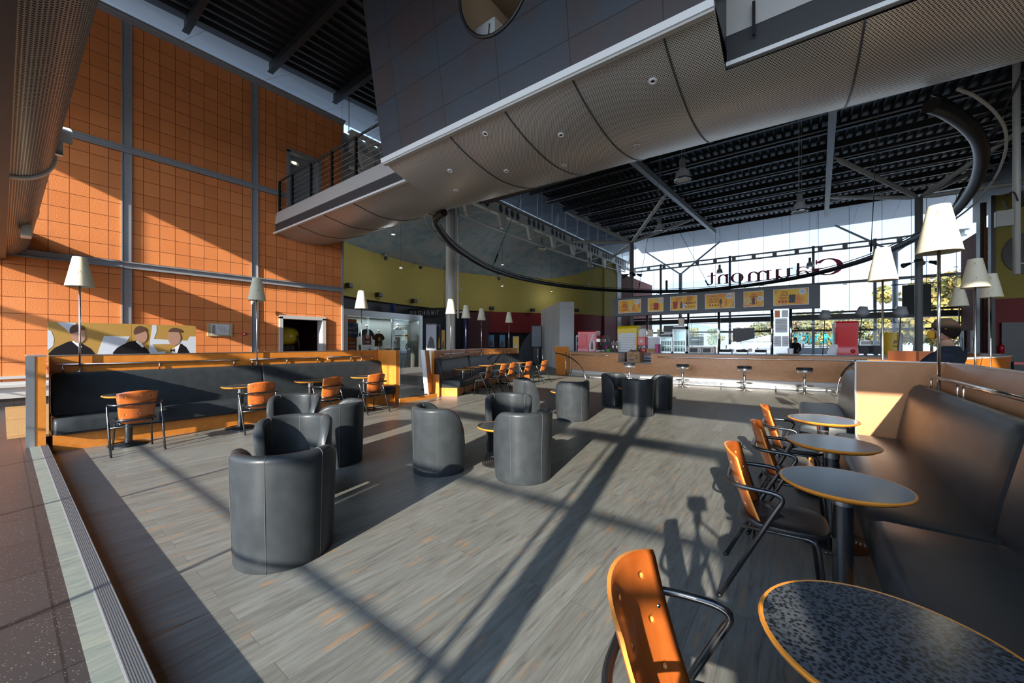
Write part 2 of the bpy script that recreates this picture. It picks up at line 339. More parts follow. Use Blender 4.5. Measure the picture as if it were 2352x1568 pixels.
# ---------------------------------------------------------------- mesh building
class MB:
    def __init__(s): s.bm = bmesh.new(); s.mi = 0; s.uvs = {}
    def face(s, pts, smooth=False):
        vs = [s.bm.verts.new(p) for p in pts]
        try:
            f = s.bm.faces.new(vs); f.material_index = s.mi; f.smooth = smooth; return f
        except ValueError: return None
    def box(s, c, d, rz=0, bev=0, rot=None):
        mt = rot if rot is not None else Matrix.Rotation(rz, 3, 'Z')
        c = Vector(c); h = Vector(d) / 2
        vs = []
        for x in (-1, 1):
            for y in (-1, 1):
                for z in (-1, 1): vs.append(s.bm.verts.new(c + mt @ Vector((x * h.x, y * h.y, z * h.z))))
        fs = []
        for q in ((0, 1, 3, 2), (4, 6, 7, 5), (0, 4, 5, 1), (2, 3, 7, 6), (0, 2, 6, 4), (1, 5, 7, 3)):
            f = s.bm.faces.new([vs[i] for i in q]); f.material_index = s.mi; fs.append(f)
        if bev:
            es = list({e for f in fs for e in f.edges})
            r = bmesh.ops.bevel(s.bm, geom=es, offset=bev, segments=2, profile=.5, affect='EDGES')
            for f in r['faces']: f.smooth = True; f.material_index = s.mi
        return s
    def b2(s, a, b, bev=0):
        a, b = Vector(a), Vector(b)
        return s.box((a + b) / 2, (abs(b.x - a.x), abs(b.y - a.y), abs(b.z - a.z)), bev=bev)
    def bar(s, p, q, wd, ht):
        p, q = Vector(p), Vector(q); d = q - p
        rot = d.to_track_quat('X', 'Z').to_matrix()
        return s.box((p + q) / 2, (d.length, wd, ht), rot=rot)
    def rings(s, rs, cap=True, close=False, smooth=True):
        R_ = [[s.bm.verts.new(p) for p in r] for r in rs]
        n = len(R_[0]); m = len(R_)
        for i in range(m if close else m - 1):
            a, b = R_[i], R_[(i + 1) % m]
            for j in range(n):
                try:
                    f = s.bm.faces.new((a[j], a[(j + 1) % n], b[(j + 1) % n], b[j])); f.smooth = smooth; f.material_index = s.mi
                except ValueError: pass
        if cap and not close:
            for r, rev in ((R_[0], True), (R_[-1], False)):
                try:
                    f = s.bm.faces.new(list(reversed(r)) if rev else r); f.material_index = s.mi
                except ValueError: pass
        return s
    def tube(s, path, r, seg=10, cap=True, close=False):
        P = [Vector(p) for p in path]; n = len(P)
        rad = r if isinstance(r, (list, tuple)) else [r] * n
        rs = []; prev = None
        for i in range(n):
            if close: t = (P[(i + 1) % n] - P[i - 1]).normalized()
            elif i == 0: t = (P[1] - P[0]).normalized()
            elif i == n - 1: t = (P[-1] - P[-2]).normalized()
            else: t = ((P[i + 1] - P[i]).normalized() + (P[i] - P[i - 1]).normalized()).normalized()
            if prev is None:
                a = Vector((0, 0, 1)) if abs(t.z) < .9 else Vector((1, 0, 0))
                u = t.cross(a).normalized()
            else:
                u = (prev - t * prev.dot(t)).normalized()
            prev = u; v = t.cross(u)
            rs.append([P[i] + (u * cos(2 * pi * k / seg) + v * sin(2 * pi * k / seg)) * rad[i] for k in range(seg)])
        return s.rings(rs, cap, close)
    def cyl(s, p, q, r, r2=None, seg=16): return s.tube([p, q], [r, r if r2 is None else r2], seg)
    def lathe(s, prof, seg=24, c=(0, 0, 0), cap=True):
        c = Vector(c)
        return s.rings([[c + Vector((r * cos(2 * pi * k / seg), r * sin(2 * pi * k / seg), z)) for k in range(seg)] for r, z in prof], cap)
    def prism(s, poly, z0, z1):
        return s.rings([[Vector((x, y, z0)) for x, y in poly], [Vector((x, y, z1)) for x, y in poly]], smooth=False)
    def extr(s, poly, d):
        d = Vector(d); P = [Vector(p) for p in poly]
        return s.rings([P, [p + d for p in P]], smooth=False)
    def sweep(s, path, prof, smooth=True):
        # path: plan points; prof: (d, z) with d measured along the left-hand normal
        P = [Vector((x, y, 0)) for x, y in path]; n = len(P); rs = []
        for i in range(n):
            a = (P[i] - P[i - 1]).normalized() if i else None; b = (P[i + 1] - P[i]).normalized() if i < n - 1 else None
            t = a if b is None else b if a is None else (a + b).normalized()
            nn = Vector((-t.y, t.x, 0)); k = 1.0
            if a is not None and b is not None: k = 1 / max(.5, nn.dot(Vector((-b.y, b.x, 0))))
            rs.append([P[i] + nn * (d * k) + Vector((0, 0, z)) for d, z in prof])
        return s.rings(rs, smooth=smooth)
    def grid(s, fn, nu, nv, smooth=True, uv=None, flip=False):
        V = [[s.bm.verts.new(fn(i / nu, j / nv)) for j in range(nv + 1)] for i in range(nu + 1)]
        lay = s.bm.loops.layers.uv.verify() if uv else None
        for i in range(nu):
            for j in range(nv):
                ij = [(i, j), (i + 1, j), (i + 1, j + 1), (i, j + 1)]
                if flip: ij.reverse()
                f = s.bm.faces.new([V[a][b] for a, b in ij]); f.smooth = smooth; f.material_index = s.mi
                if uv:
                    for l, (a, b) in zip(f.loops, ij): l[lay].uv = uv(a / nu, b / nv)
        return s
    def sphere(s, c, r, seg=16, rng=10, sz=(1, 1, 1)):
        c = Vector(c)
        rs = []
        for i in range(1, rng):
            th = pi * i / rng
            rs.append([c + Vector((r * sin(th) * cos(2 * pi * k / seg) * sz[0], r * sin(th) * sin(2 * pi * k / seg) * sz[1], -r * cos(th) * sz[2])) for k in range(seg)])
        return s.rings(rs)
    def build(s, name, mats, parent=None, loc=None, rz=0, auto=False, recalc=True):
        if recalc: bmesh.ops.recalc_face_normals(s.bm, faces=s.bm.faces)
        me = bpy.data.meshes.new(name); s.bm.to_mesh(me); s.bm.free()
        for m in (mats if isinstance(mats, (list, tuple)) else [mats]): me.materials.append(m)
        if auto: me.set_sharp_from_angle(angle=R(40))
        o = bpy.data.objects.new(name, me); COL.objects.link(o)
        if parent: o.parent = parent
        if loc is not None: o.location = loc
        o.rotation_euler.z = rz
        return o
def tag(o, label, cat, group=None, kind=None):
    o['label'] = label; o['category'] = cat
    if group: o['group'] = group
    if kind: o['kind'] = kind
    return o
def thing(name, label, cat, loc=(0, 0, 0), rz=0, group=None):
    o = bpy.data.objects.new(name, None); o.empty_display_size = .2; COL.objects.link(o)
    o.location = loc; o.rotation_euler = (0, 0, rz)
    return tag(o, label, cat, group)
def struct(name, mb, m, **k):
    o = mb.build(name, m, **k) if isinstance(mb, MB) else mb
    if not k.get('parent'): o['kind'] = 'structure'
    return o
def copy_tree(o, loc=None, rz=None, label=None, group=None, parent=None):
    c = o.copy(); COL.objects.link(c)
    if parent: c.parent = parent
    if loc is not None: c.location = loc
    if rz is not None: c.rotation_euler.z = rz
    if label: c['label'] = label
    if group: c['group'] = group
    for ch in [x for x in bpy.data.objects if x.parent == o]: copy_tree(ch, parent=c)
    return c
def text(body, size, m, parent, mtx, name='lettering', ext=.002, align='CENTER', sx=1.0):
    cu = bpy.data.curves.new(name, 'FONT'); cu.body = body; cu.size = size; cu.extrude = ext; cu.align_x = align; cu.align_y = 'CENTER'
    tmp = bpy.data.objects.new(name, cu); COL.objects.link(tmp)
    me = bpy.data.meshes.new_from_object(tmp.evaluated_get(bpy.context.evaluated_depsgraph_get())); me.name = name
    bpy.data.objects.remove(tmp); bpy.data.curves.remove(cu)
    me.materials.clear(); me.materials.append(m)
    o = bpy.data.objects.new(name, me); COL.objects.link(o); o.parent = parent
    o.matrix_local = mtx @ Matrix.Diagonal((sx, 1, 1, 1)); return o
FACE_CAM = Matrix.Rotation(pi / 2, 4, 'X')          # text upright, read from -y
def smooth_path(P, n=8, closed=False):
    P = [Vector(p) for p in P]; out_ = []
    m = len(P)
    for i in range(m if closed else m - 1):
        p0 = P[i - 1] if (i or closed) else P[0]; p1 = P[i]; p2 = P[(i + 1) % m]; p3 = P[(i + 2) % m] if (closed or i + 2 < m) else P[-1]
        for k in range(n):
            t = k / n
            out_.append(.5 * ((2 * p1) + (p2 - p0) * t + (2 * p0 - 5 * p1 + 4 * p2 - p3) * t * t + (3 * p1 - p0 - 3 * p2 + p3) * t ** 3))
    if not closed: out_.append(P[-1])
    return out_
def fillet(P, r=.06, n=5):
    P = [Vector(p) for p in P]; out_ = [P[0]]
    for i in range(1, len(P) - 1):
        a, b, c = P[i - 1], P[i], P[i + 1]
        ra = min(r, (a - b).length * .45); rb = min(r, (c - b).length * .45)
        s0 = b + (a - b).normalized() * ra; s1 = b + (c - b).normalized() * rb
        for k in range(n + 1):
            t = k / n; out_.append(s0 * (1 - t) ** 2 + b * 2 * t * (1 - t) + s1 * t * t)
    out_.append(P[-1]); return out_

# ================================================================ SETTING
XW = -13.8            # orange wall plane
FH = .115             # raised tiled floor
XE = 9.2              # right-hand side of the hall
YF = 39.0             # glass front
YS = -3.0             # sunny glass front behind the camera
def zc(y): return 10.5 + .041 * y
# floors
m = MB(); m.b2((-26, .30, -.3), (16, 39.6, 0)); struct('floor', m, WOODFLOOR)
m = MB(); m.b2((-26, YS, -.3), (16, .22, FH)); struct('floor_tiled', m, TILE)
lob = [(-26, .22), (-8.93, .22), (-8.93, 6.0), (-8.05, 6.0), (-8.2, 7.25), (-9.0, 7.45), (-10.0, 9.4), (-10.75, 11.5), (-10.9, 13.6), (-11.6, 16.5), (-14.5, 22), (-15, 34), (-26, 34)]
m = MB(); m.prism(lob, -.3, FH); struct('floor_lobby', m, TILE)
m = MB(); m.b2((-8.03, 5.98, 0), (-7.99, 7.2, FH - .004)); struct('trim_1', m, ORANGE)      # riser of the passage step
m = MB(); m.b2((-8.4, .22, -.02), (14, .305, FH + .001))
struct('trim_2', m, wood('weathered_board', (.13, .16, .15), (.24, .25, .20), .5, (9, 1.2, 1), 0))
m = MB(); m.b2((-8.4, .305, -.02), (14, .375, FH + .002)); struct('trim_3', m, mat('nosing_grey', (.24, .245, .25), .45))
m = MB()
for k in range(7): m.b2((-8.4, .311 + k * .0085, FH + .002), (14, .3155 + k * .0085, FH + .0045))
m.b2((-8.4, .3735, 0), (14, .3775, FH + .006))
struct('trim_4', m, mat('nosing_rib', (.10, .102, .105), .5, .0))

# orange wall with its door openings
def holed(mb, outer, holes):
    bm = mb.bm; es = []
    for loop in [outer] + holes:
        vs = [bm.verts.new(p) for p in loop]
        for i in range(len(vs)): es.append(bm.edges.new((vs[i], vs[(i + 1) % len(vs)])))
    r = bmesh.ops.triangle_fill(bm, edges=es, use_beauty=True)
    return [g for g in r['geom'] if isinstance(g, bmesh.types.BMFace)]
WT = 9.72
d1 = (5.80, 6.84, 5.6, 8.02); d2 = (5.56, 7.05, FH, 2.38)
m = MB()
rect = lambda y0, y1, z0, z1: [(XW, y0, z0), (XW, y1, z0), (XW, y1, z1), (XW, y0, z1)]
fs = holed(m, rect(YS, 7.68, .5, WT), [rect(d1[0], d1[1], d1[2], d1[3]), rect(d2[0], d2[1], .52, d2[3])])
bmesh.ops.delete(m.bm, geom=[f for f in m.bm.faces if f.calc_center_median().y > d2[0] and f.calc_center_median().y < d2[1] and f.calc_center_median().z < .52], context='FACES')
ex = bmesh.ops.extrude_face_region(m.bm, geom=list(m.bm.faces))
bmesh.ops.translate(m.bm, verts=[v for v in ex['geom'] if isinstance(v, bmesh.types.BMVert)], vec=(-.3, 0, 0))
struct('wall_left', m, BLOCK)
m = MB(); m.b2((XW - .3, YS, 0), (XW - .001, d2[0], .5)); m.b2((XW - .3, d2[1], 0), (XW - .001, 7.68, .5)); struct('wall_left_plinth', m, BLOCK)
m = MB()
m.b2((XW, YS, FH), (XW + .05, d2[0], FH + .18)); struct('baseboard_left', m, TILE)
m = MB(); m.b2((XW, YS, .30), (XW + .09, 5.4, .66)); m.b2((XW, YS, .54), (XW + .15, 5.4, .60)); m.b2((XW, YS, .72), (XW + .06, 5.4, .78)); struct('trim_5', m, GREYL)
# grey steel frame on the wall
m = MB()
def chan_h(z, y0, y1, h=.17):
    m.b2((XW, y0, z - h / 2), (XW + .03, y1, z + h / 2)); m.b2((XW, y0, z - h / 2), (XW + .075, y1, z - h / 2 + .03)); m.b2((XW, y0, z + h / 2 - .03), (XW + .075, y1, z + h / 2))
chan_h(3.50, YS, 7.68); chan_h(6.45, YS, 5.8); struct('trim_6', m, GREY)
m = MB()
for yv in (-2.1, 1.92, 4.80):
    m.b2((XW, yv - .10, FH), (XW + .012, yv + .10, WT)); m.b2((XW, yv - .10, FH), (XW + .035, yv - .075, WT)); m.b2((XW, yv + .075, FH), (XW + .035, yv + .10, WT))
m.b2((XW - .3, 7.68, 0), (XW + .06, 7.74, WT)); struct('trim_7', m, GREY)
m = MB(); m.b2((XW - .1, YS, WT), (XW + .1, 7.74, WT + .12)); m.b2((XW - .1, YS, WT + .06), (XW + .2, 7.74, WT + .12)); struct('trim_8', m, GREY)

# upper balcony door
m = MB(); m.b2((XW - .32, d1[0], d1[2]), (XW - .22, d1[1], d1[3])); o = struct('door_1', m, mat('door_grey', (.33, .36, .38), .5))
m = MB()
for a, b in (((d1[0] - .05, d1[2]), (d1[0] + .05, d1[3])), ((d1[1] - .05, d1[2]), (d1[1] + .05, d1[3])), ((d1[0] - .05, d1[3] - .06), (d1[1] + .05, d1[3] + .05))):
    m.b2((XW - .22, a[0], a[1]), (XW + .05, b[0], b[1]))
m.build('door_frame', GREY, o)
m = MB(); m.sphere((XW - .2, d1[1] - .12, 6.6), .035); m.build('door_handle', BLACK, o)
p = at_x(686, 371, XW + .02)
t = thing('exit_light', 'small glowing emergency light above the upper balcony door', 'light', (XW - .2, p.y - .1, p.z - .05))
m = MB(); m.box((.06, 0, 0), (.10, .34, .14), bev=.02); m.build('housing', PAPER, t)
m = MB(); m.sphere((.11, 0, 0), .05, sz=(.6, 1.6, .8)); m.build('lamp_lens', LAMPON, t)

# lower doorway into the arcade room
m = MB()
m.b2((XW - .3, d2[0] - .05, FH), (XW + .09, d2[0] + .05, d2[3])); m.b2((XW - .3, d2[1] - .12, FH), (XW + .09, d2[1], d2[3])); m.b2((XW - .3, d2[0] - .05, d2[3] - .06), (XW + .09, d2[1], d2[3] + .06))
struct('door_2', m, GREYL)
m = MB(); m.b2((XW - 3.2, 4.6, FH), (XW - 3.1, 7.62, 3.2)); m.b2((XW - 3.2, 4.6, 2.7), (XW - .3, 7.62, 2.8)); m.b2((XW - 3.2, 4.5, FH), (XW - .3, 4.6, 2.8)); m.b2((XW - 3.2, 7.6, FH), (XW - .3, 7.66, 2.8))
struct('wall_arcade_room', m, mat('arcade_dark', (.09, .012, .016), .6))
t = thing('arcade_machine', 'yellow and black motorbike arcade machine inside the dark doorway', 'arcade machine', (XW - 1.2, 6.1, FH))
m = MB(); m.rings([[(.0 + .25 * cos(a), -.45, 1.65 + .28 * sin(a)) for a in [2 * pi * k / 16 for k in range(16)]], [(.0 + .30 * cos(a), -.2, 1.65 + .34 * sin(a)) for a in [2 * pi * k / 16 for k in range(16)]], [(.0 + .30 * cos(a), .2, 1.65 + .34 * sin(a)) for a in [2 * pi * k / 16 for k in range(16)]], [(.0 + .25 * cos(a), .45, 1.65 + .28 * sin(a)) for a in [2 * pi * k / 16 for k in range(16)]]])
m.build('seat_cowl', [mat('arcade_yellow', (.55, .45, .03), .25)], t)
m = MB(); m.b2((-.3, -.35, 0), (.2, .35, 1.3)); m.tube(fillet([(.3, -.45, .2), (.3, -.45, 1.5), (.15, -.3, 1.9), (.15, .3, 1.9), (.3, .45, 1.5), (.3, .45, .2)], .15), .03); m.build('body', BLACK, t)
m = MB(); m.box((.15, 0, .95), (.2, .8, .25), bev=.04); m.build('red_panel', BRED, t)

# ceiling: black deck, ribs, purlins
m = MB(); m.face([(XW - .1, YS, zc(YS)), (XE + .2, YS, zc(YS)), (XE + .2, YF + .2, zc(YF)), (XW - .1, YF + .2, zc(YF))])
bmesh.ops.translate(m.bm, verts=m.bm.verts, vec=(0, 0, 0))
ex = bmesh.ops.extrude_face_region(m.bm, geom=list(m.bm.faces)); bmesh.ops.translate(m.bm, verts=[v for v in ex['geom'] if isinstance(v, bmesh.types.BMVert)], vec=(0, 0, .4))
struct('ceiling', m, DECK)
m = MB(); k = 0; x = XW + .2
while x < XE:
    m.extr([(x, YS, zc(YS)), (x + .16, YS, zc(YS)), (x + .12, YS, zc(YS) - .09), (x + .04, YS, zc(YS) - .09)], (0, YF - YS, zc(YF) - zc(YS))); x += .34
struct('ceiling_ribs', m, DECK)
m = MB(); y = -1.2
while y < YF - .6:
    zz = zc(y) - .09
    m.b2((XW, y - .035, zz - .30), (XE, y + .035, zz)); m.b2((XW, y - .08, zz - .325), (XE, y + .08, zz - .30)); y += 2.15
struct('ceiling_purlins', m, mat('purlin_black', (.014, .0145, .016), .35))
m = MB(); y = 9.0
while y < YF - .6:
    zz = zc(y) - .42; m.b2((XW + .2, y - .02, zz - .05), (XE, y + .02, zz)); y += 4.3
struct('trim_9', m, GREY)
m = MB()
for xb in (-6.45, 1.2):
    m.bar((xb - .5, 9, zc(9) - .62), (xb + (.5 if xb > 0 else .4), 38.4, zc(38.4) - .62), .26, .34)
struct('trim_10', m, GREY)
t = thing('ventilation_pipe', 'cream coloured pipe under the black ceiling left of the slate clad box', 'pipe', (0, 0, 0))
m = MB(); pa = at_t(742, 178, 15.3); pb = at_t(930, 268, 15.9); m.cyl(pa, pb, .17); m.build('duct', STEELW, t)
m = MB(); m.lathe([(.0, 0), (.175, 0), (.185, .04), (.175, .08), (0, .08)], 16); o = m.build('end_ring', STEELW, t, loc=pa); o.rotation_euler = (pb - pa).to_track_quat('Z', 'X').to_euler()

# soffits outside the glass (left and front)
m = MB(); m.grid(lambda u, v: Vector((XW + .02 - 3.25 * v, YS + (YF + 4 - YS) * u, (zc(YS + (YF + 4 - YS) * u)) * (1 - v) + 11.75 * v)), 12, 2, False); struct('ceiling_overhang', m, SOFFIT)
m = MB(); m.grid(lambda u, v: Vector((XW - .15 + (XE - XW + 6) * u, YF + .12 + 3.6 * v, zc(YF) - (zc(YF) - 11.45) * v)), 6, 2, False); struct('ceiling_overhang_front', m, SOFFIT_LIT)
# clerestory glass over the lobby
m = MB(); m.b2((XW - .06, 7.74, 9.62), (XW - .04, YF, 12.2)); struct('window_1', m, GLASS)
m = MB(); m.b2((XW - .06, YS, WT + .12), (XW - .04, 7.74, 10.9)); struct('window_2', m, GLASS)
m = MB(); y = 8.0
while y < YF: m.b2((XW - .05, y - .012, 9.6), (XW - .02, y + .012, 12.1)); y += 1.9
struct('trim_12', m, GREY)

m = MB(); m.b2((XW - .34, 7.74, 7.3), (XW - .24, 9.9, 9.62)); struct('wall_lobby_upper_side', m, GREYL)
m = MB(); m.b2((XW - .5, 9.6, 8.95), (XW - .46, YF - .5, 9.94)); struct('trim_29', m, DKGREY)
m = MB(); m.b2((-32, YS - .2, 9.1), (XW - .52, 36.0, 9.25)); struct('roof_lobby', m, mat('pale_roofing', (.30, .31, .33), .7))
# cellular steel truss under the clerestory (holes cut through its web)
XT = XW + .02
t = thing('roof_truss', 'offwhite steel truss with round holes along the dark lobby ceiling', 'truss', (0, 0, 0))
m = MB(); y = 8.2; holes = []
while y < 38:
    for k in range(4):
        c = y + .42 + k * .55
        holes.append([(XT, c + .21 * cos(a), 9.28 + .25 * sin(a)) for a in [2 * pi * j / 14 for j in range(14)]])
    y += 2.9
holed(m, [(XT, 8, 8.92), (XT, 38.6, 8.92), (XT, 38.6, 9.62), (XT, 8, 9.62)], holes)
ex = bmesh.ops.extrude_face_region(m.bm, geom=list(m.bm.faces)); bmesh.ops.translate(m.bm, verts=[v for v in ex['geom'] if isinstance(v, bmesh.types.BMVert)], vec=(-.04, 0, 0))
m.b2((XT - .14, 8, 9.6), (XT + .12, 38.6, 9.66)); m.b2((XT - .14, 8, 8.88), (XT + .12, 38.6, 8.93))
m.build('pierced_beam', STEELW, t)
m = MB(); lc = [(XT, 8 + i * 2.9, 8.0 + .25 * (abs(i - 4) / 4) ** 2) for i in range(11)]; m.tube(lc, .06, 8); m.build('lower_chord', STEELW, t)
for i in range(10):
    yy = 8 + i * 2.9
    m = MB(); m.extr([(XT - .09, yy + .35, 8.9), (XT - .09, yy + 1.05, 8.9), (XT - .09, yy + .82, 8.15), (XT - .09, yy + .62, 8.15)], (.18, 0, 0)); m.build('web_plate', STEELW, t)
    m = MB(); m.cyl(lc[i], (XT, yy + 2.6, 8.9), .035, seg=8); m.build('diagonal_rod', STEELW, t)

# lobby: curved yellow wall, dark lower wall, painted vault
arc = smooth_path([(-17.0, 6.0, 0), (-18.1, 9.0, 0), (-19.6, 13.0, 0), (-20.3, 17.5, 0), (-19.6, 21.5, 0), (-17.2, 26.0, 0), (-14.7, 29.6, 0), (-13.95, 32.6, 0)], 8)
arc2 = [(p.x, p.y) for p in arc]
m = MB(); m.sweep(arc2, [(0, 3.95), (0, 9.0), (.3, 9.0), (.3, 3.95)], True); struct('wall_lobby_upper', m, YELLOW, auto=True)
nA = len(arc2)
def px_of(q): v = Vector((q[0], q[1], 0)); return CX + FPX * v.dot(RGT) / v.dot(FWD)
iM = min(i for i in range(nA) if px_of(arc2[i]) > 1120); iR = min(i for i in range(nA) if px_of(arc2[i]) > 1265)
m = MB(); m.sweep(arc2[:iM], [(.25, FH), (.25, 3.95), (.4, 3.95), (.4, FH)]); struct('wall_lobby_lower', m, NAVY, auto=True)
m = MB(); m.sweep(arc2[iM - 1:], [(.05, 2.35), (.05, 3.95), (.4, 3.95), (.4, 2.35)]); struct('wall_lobby_red', m, RED, auto=True)
m = MB(); m.sweep(arc2[iM - 1:], [(.25, FH), (.25, 2.35), (.4, 2.35), (.4, FH)]); struct('wall_lobby_dado', m, NAVY, auto=True)
m = MB()
def vault(u, v):
    q = arc[min(len(arc) - 1, int(round(u * (len(arc) - 1))))]
    yb = 7.7 + (35.0 - 7.7) * u; b = Vector((XT - .1, yb, 8.95))
    zl = 6.72 + 2.15 * max(0, (u - .70) / .30) ** 1.6; a = Vector((q.x, q.y, zl)); p = a.lerp(b, v); p.z = zl + (8.95 - zl) * sin(v * pi / 2); return p
m.grid(vault, len(arc) - 1, 10); struct('ceiling_lobby', m, CLOUD)
m = MB(); m.b2((-21, 5.5, FH), (XW - .3, 5.6, 9.6)); struct('wall_lobby_side', m, GREYL)
# lamps added under the painted vault to brighten the dark lobby
for k, (x, y, z) in enumerate(((-16.6, 9.0, 5.6), (-17.3, 13.0, 5.6), (-17.6, 17.2, 5.6), (-17.0, 21.5, 5.6), (-15.6, 26.0, 5.6), (-15.2, 11.0, 6.6), (-15.4, 19.5, 6.6))):
    t = thing('added_lobby_lamp', ('added small hanging lobby lamp %s under the cloud painted vault' % ['left of the round column', 'above the display case', 'over the number sign', 'over the arched opening', 'near the far end', 'close to the truss', 'right of the round column'][k]), 'lamp', (x, y, z), 0, 'added lobby lamps')
    m = MB(); m.lathe([(0, .08), (.07, .08), (.09, -.02), (.085, -.02), (.06, .06), (0, .06)], 16); m.build('cup', GREYL, t)
    m = MB(); m.cyl((0, 0, .08), (0, 0, 8.4 - z), .005, seg=5); m.build('wire', DKGREY, t)
    m = MB(); m.sphere((0, 0, .02), .035, 10, 8); m.build('bulb', LAMPON, t)
    l = bpy.data.lights.new('lobby_fill_light', 'POINT'); l.energy = 23; l.shadow_soft_size = .25; l.color = (.92, .96, 1.0); o = bpy.data.objects.new('lobby_fill_light', l); COL.objects.link(o); o.location = (x, y, z - .35)  # added fill light, brightens the lobby
# wall from the end of the lobby to the glass front
m = MB(); m.b2((XW - .3, 32.3, 3.95), (XW - .1, 35.2, 8.9)); struct('wall_back_upper', m, YELLOW)
m = MB(); m.b2((XW - .3, 32.3, 0), (XW - .1, 35.2, 3.95)); struct('wall_back_lower', m, RED)
m = MB(); m.b2((XW - .3, 35.2, 0), (XW - .05, 36.2, 8.9)); struct('trim_13', m, GREY)
m = MB(); m.b2((XW - .4, 36.2, 0), (XW - .05, 46, 8.3)); struct('wall_back_brick', m, MAROON)
# round-headed dark opening in the red wall
p0 = Vector((arc2[iR][0], arc2[iR][1], 0)); 
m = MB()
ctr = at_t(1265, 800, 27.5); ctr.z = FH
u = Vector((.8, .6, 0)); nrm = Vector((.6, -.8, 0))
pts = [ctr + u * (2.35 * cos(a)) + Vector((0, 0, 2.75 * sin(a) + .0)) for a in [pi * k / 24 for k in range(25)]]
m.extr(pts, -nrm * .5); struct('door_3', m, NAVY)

# glass front: posts, rails, panes
m = MB(); m.b2((XW, YF - .012, .05), (XE, YF + .012, zc(YF))); struct('window_3', m, GLASS)
m = MB(); m.b2((XW, YF - .2, 0), (XE, YF + .2, .06)); struct('trim_14', m, DKGREY)
m = MB()
for px in (1517, 1676, 1868, 2010):
    x = at_y(px, 700, YF).x; m.b2((x - .09, YF + .02, 0), (x + .09, YF + .22, 9.3))
struct('trim_15', m, GREY)
m = MB(); x = XW + .4
while x < XE: m.b2((x - .012, YF - .03, 3.9), (x + .012, YF - .012, zc(YF))); x += 1.83
struct('trim_16', m, GREY)
m = MB(); zr = 9.05
m.b2((XW, YF + .15, zr + .10), (XE, YF + .27, zr + .22)); m.b2((XW, YF + .15, zr - .28), (XE, YF + .27, zr - .16)); x = XW
while x < XE: m.b2((x, YF + .16, zr - .2), (x + .30, YF + .25, zr + .13)); x += 1.5
struct('trim_17', m, WHITE)
m = MB(); m.b2((XW, YF + .02, 6.12), (XE, YF + .16, 6.32)); struct('trim_18', m, GREYL)
m = MB(); m.b2((XW, YF - .5, 3.35), (XE, YF + .5, 3.75)); m.b2((XW, YF - .3, 3.85), (XE, YF - .1, 3.98)); m.b2((XW, YF + .05, 2.45), (XE, YF + .15, 2.60)); struct('trim_19', m, BLACK)
m = MB()
for px in (1563, 2056):
    b = at_y(px, 700, 42.0); xb = b.x
    m.cyl((xb, 42, 0), (xb, 42, 8.7), .17)
    for s in (-1, 1): m.bar((xb, 42, 8.6), (xb + s * 3.6, 42.2, 11.45), .14, .14)
struct('trim_20', m, GREY)
m = MB(); x = XW + 2
while x < XE:
    for z in (8.75, 6.05): m.b2((x - .12, YF - .05, z - .03), (x + .12, YF + .02, z + .03))
    x += 1.83
struct('trim_21', m, BLACK)

# right-hand brick wing and the far lobby beyond it
m = MB(); m.b2((8.6, 34.2, 0), (9.0, 38.2, 8.2)); struct('wall_right_brick', m, MAROON)
m = MB(); x = at_y(2257, 700, 33.6).x; m.b2((x - .12, 33.5, 0), (x + .12, 34.1, 9.5)); x = at_y(2278, 700, 32.4).x; m.b2((x - .08, 32.2, 0), (x + .08, 32.6, 9.5)); struct('trim_22', m, DKGREY)
m = MB(); m.b2((at_y(2257, 700, 33.6).x, 33.4, 0), (at_y(2278, 700, 32.4).x, 33.5, 8.3)); struct('wall_right_brick_return', m, MAROON)
m = MB(); m.b2((8.45, 32.3, 3.9), (30, 32.5, 9.5)); struct('wall_right_upper', m, YELLOW)
m = MB(); m.b2((8.45, 32.3, 0), (30, 32.5, 3.9)); struct('wall_right_lower', m, RED)
m = MB(); m.b2((XE + .1, YS - .2, 9.3), (30, 33, 9.6)); struct('ceiling_right_lobby', m, DECK)
m = MB(); m.b2((XE + .1, YS - .2, 9.55), (XE + .3, YF, 13)); struct('wall_right_clerestory', m, DECK)
m = MB(); m.b2((29.8, -3, 0), (30, 33, 9.6)); struct('wall_right_end', m, NAVY)
m = MB(); m.b2((XE, -3, -.3), (30, 33, 0)); struct('floor_right_lobby', m, TILE)
m = MB(); m.b2((XE - .1, 6, 8.6), (XE + .1, 33.6, 9.5)); struct('trim_23', m, DECK)
m = MB(); cc = at_y(2366, 580, 32.28); m.extr([cc + Vector((.95 * cos(a), 0, 1.12 * sin(a))) for a in [2 * pi * k / 32 for k in range(32)]], (0, -.06, 0)); struct('window_4', m, BLACK)
m = MB(); a_ = at_y(2298, 765, 32.25); m.b2((a_.x, 32.1, 0), (a_.x + 3, 32.28, 2.6)); struct('door_4', m, BLACK)
for nm, px, hh in (('door_5', 2212, 2.3), ('door_6', 2238, 2.3)):
    q = at_x(px, 780, 8.58); m = MB(); m.b2((8.52, q.y - .45, 0), (8.59, q.y + .45, hh)); o = struct(nm, m, DKGREY)
    m = MB(); m.rings([[(8.50, q.y + .12 * cos(a), 1.5 + .38 * sin(a)) for a in [2 * pi * k / 20 for k in range(20)]], [(8.52, q.y + .12 * cos(a), 1.5 + .38 * sin(a)) for a in [2 * pi * k / 20 for k in range(20)]]]); m.build('door_window', GREYL, o)

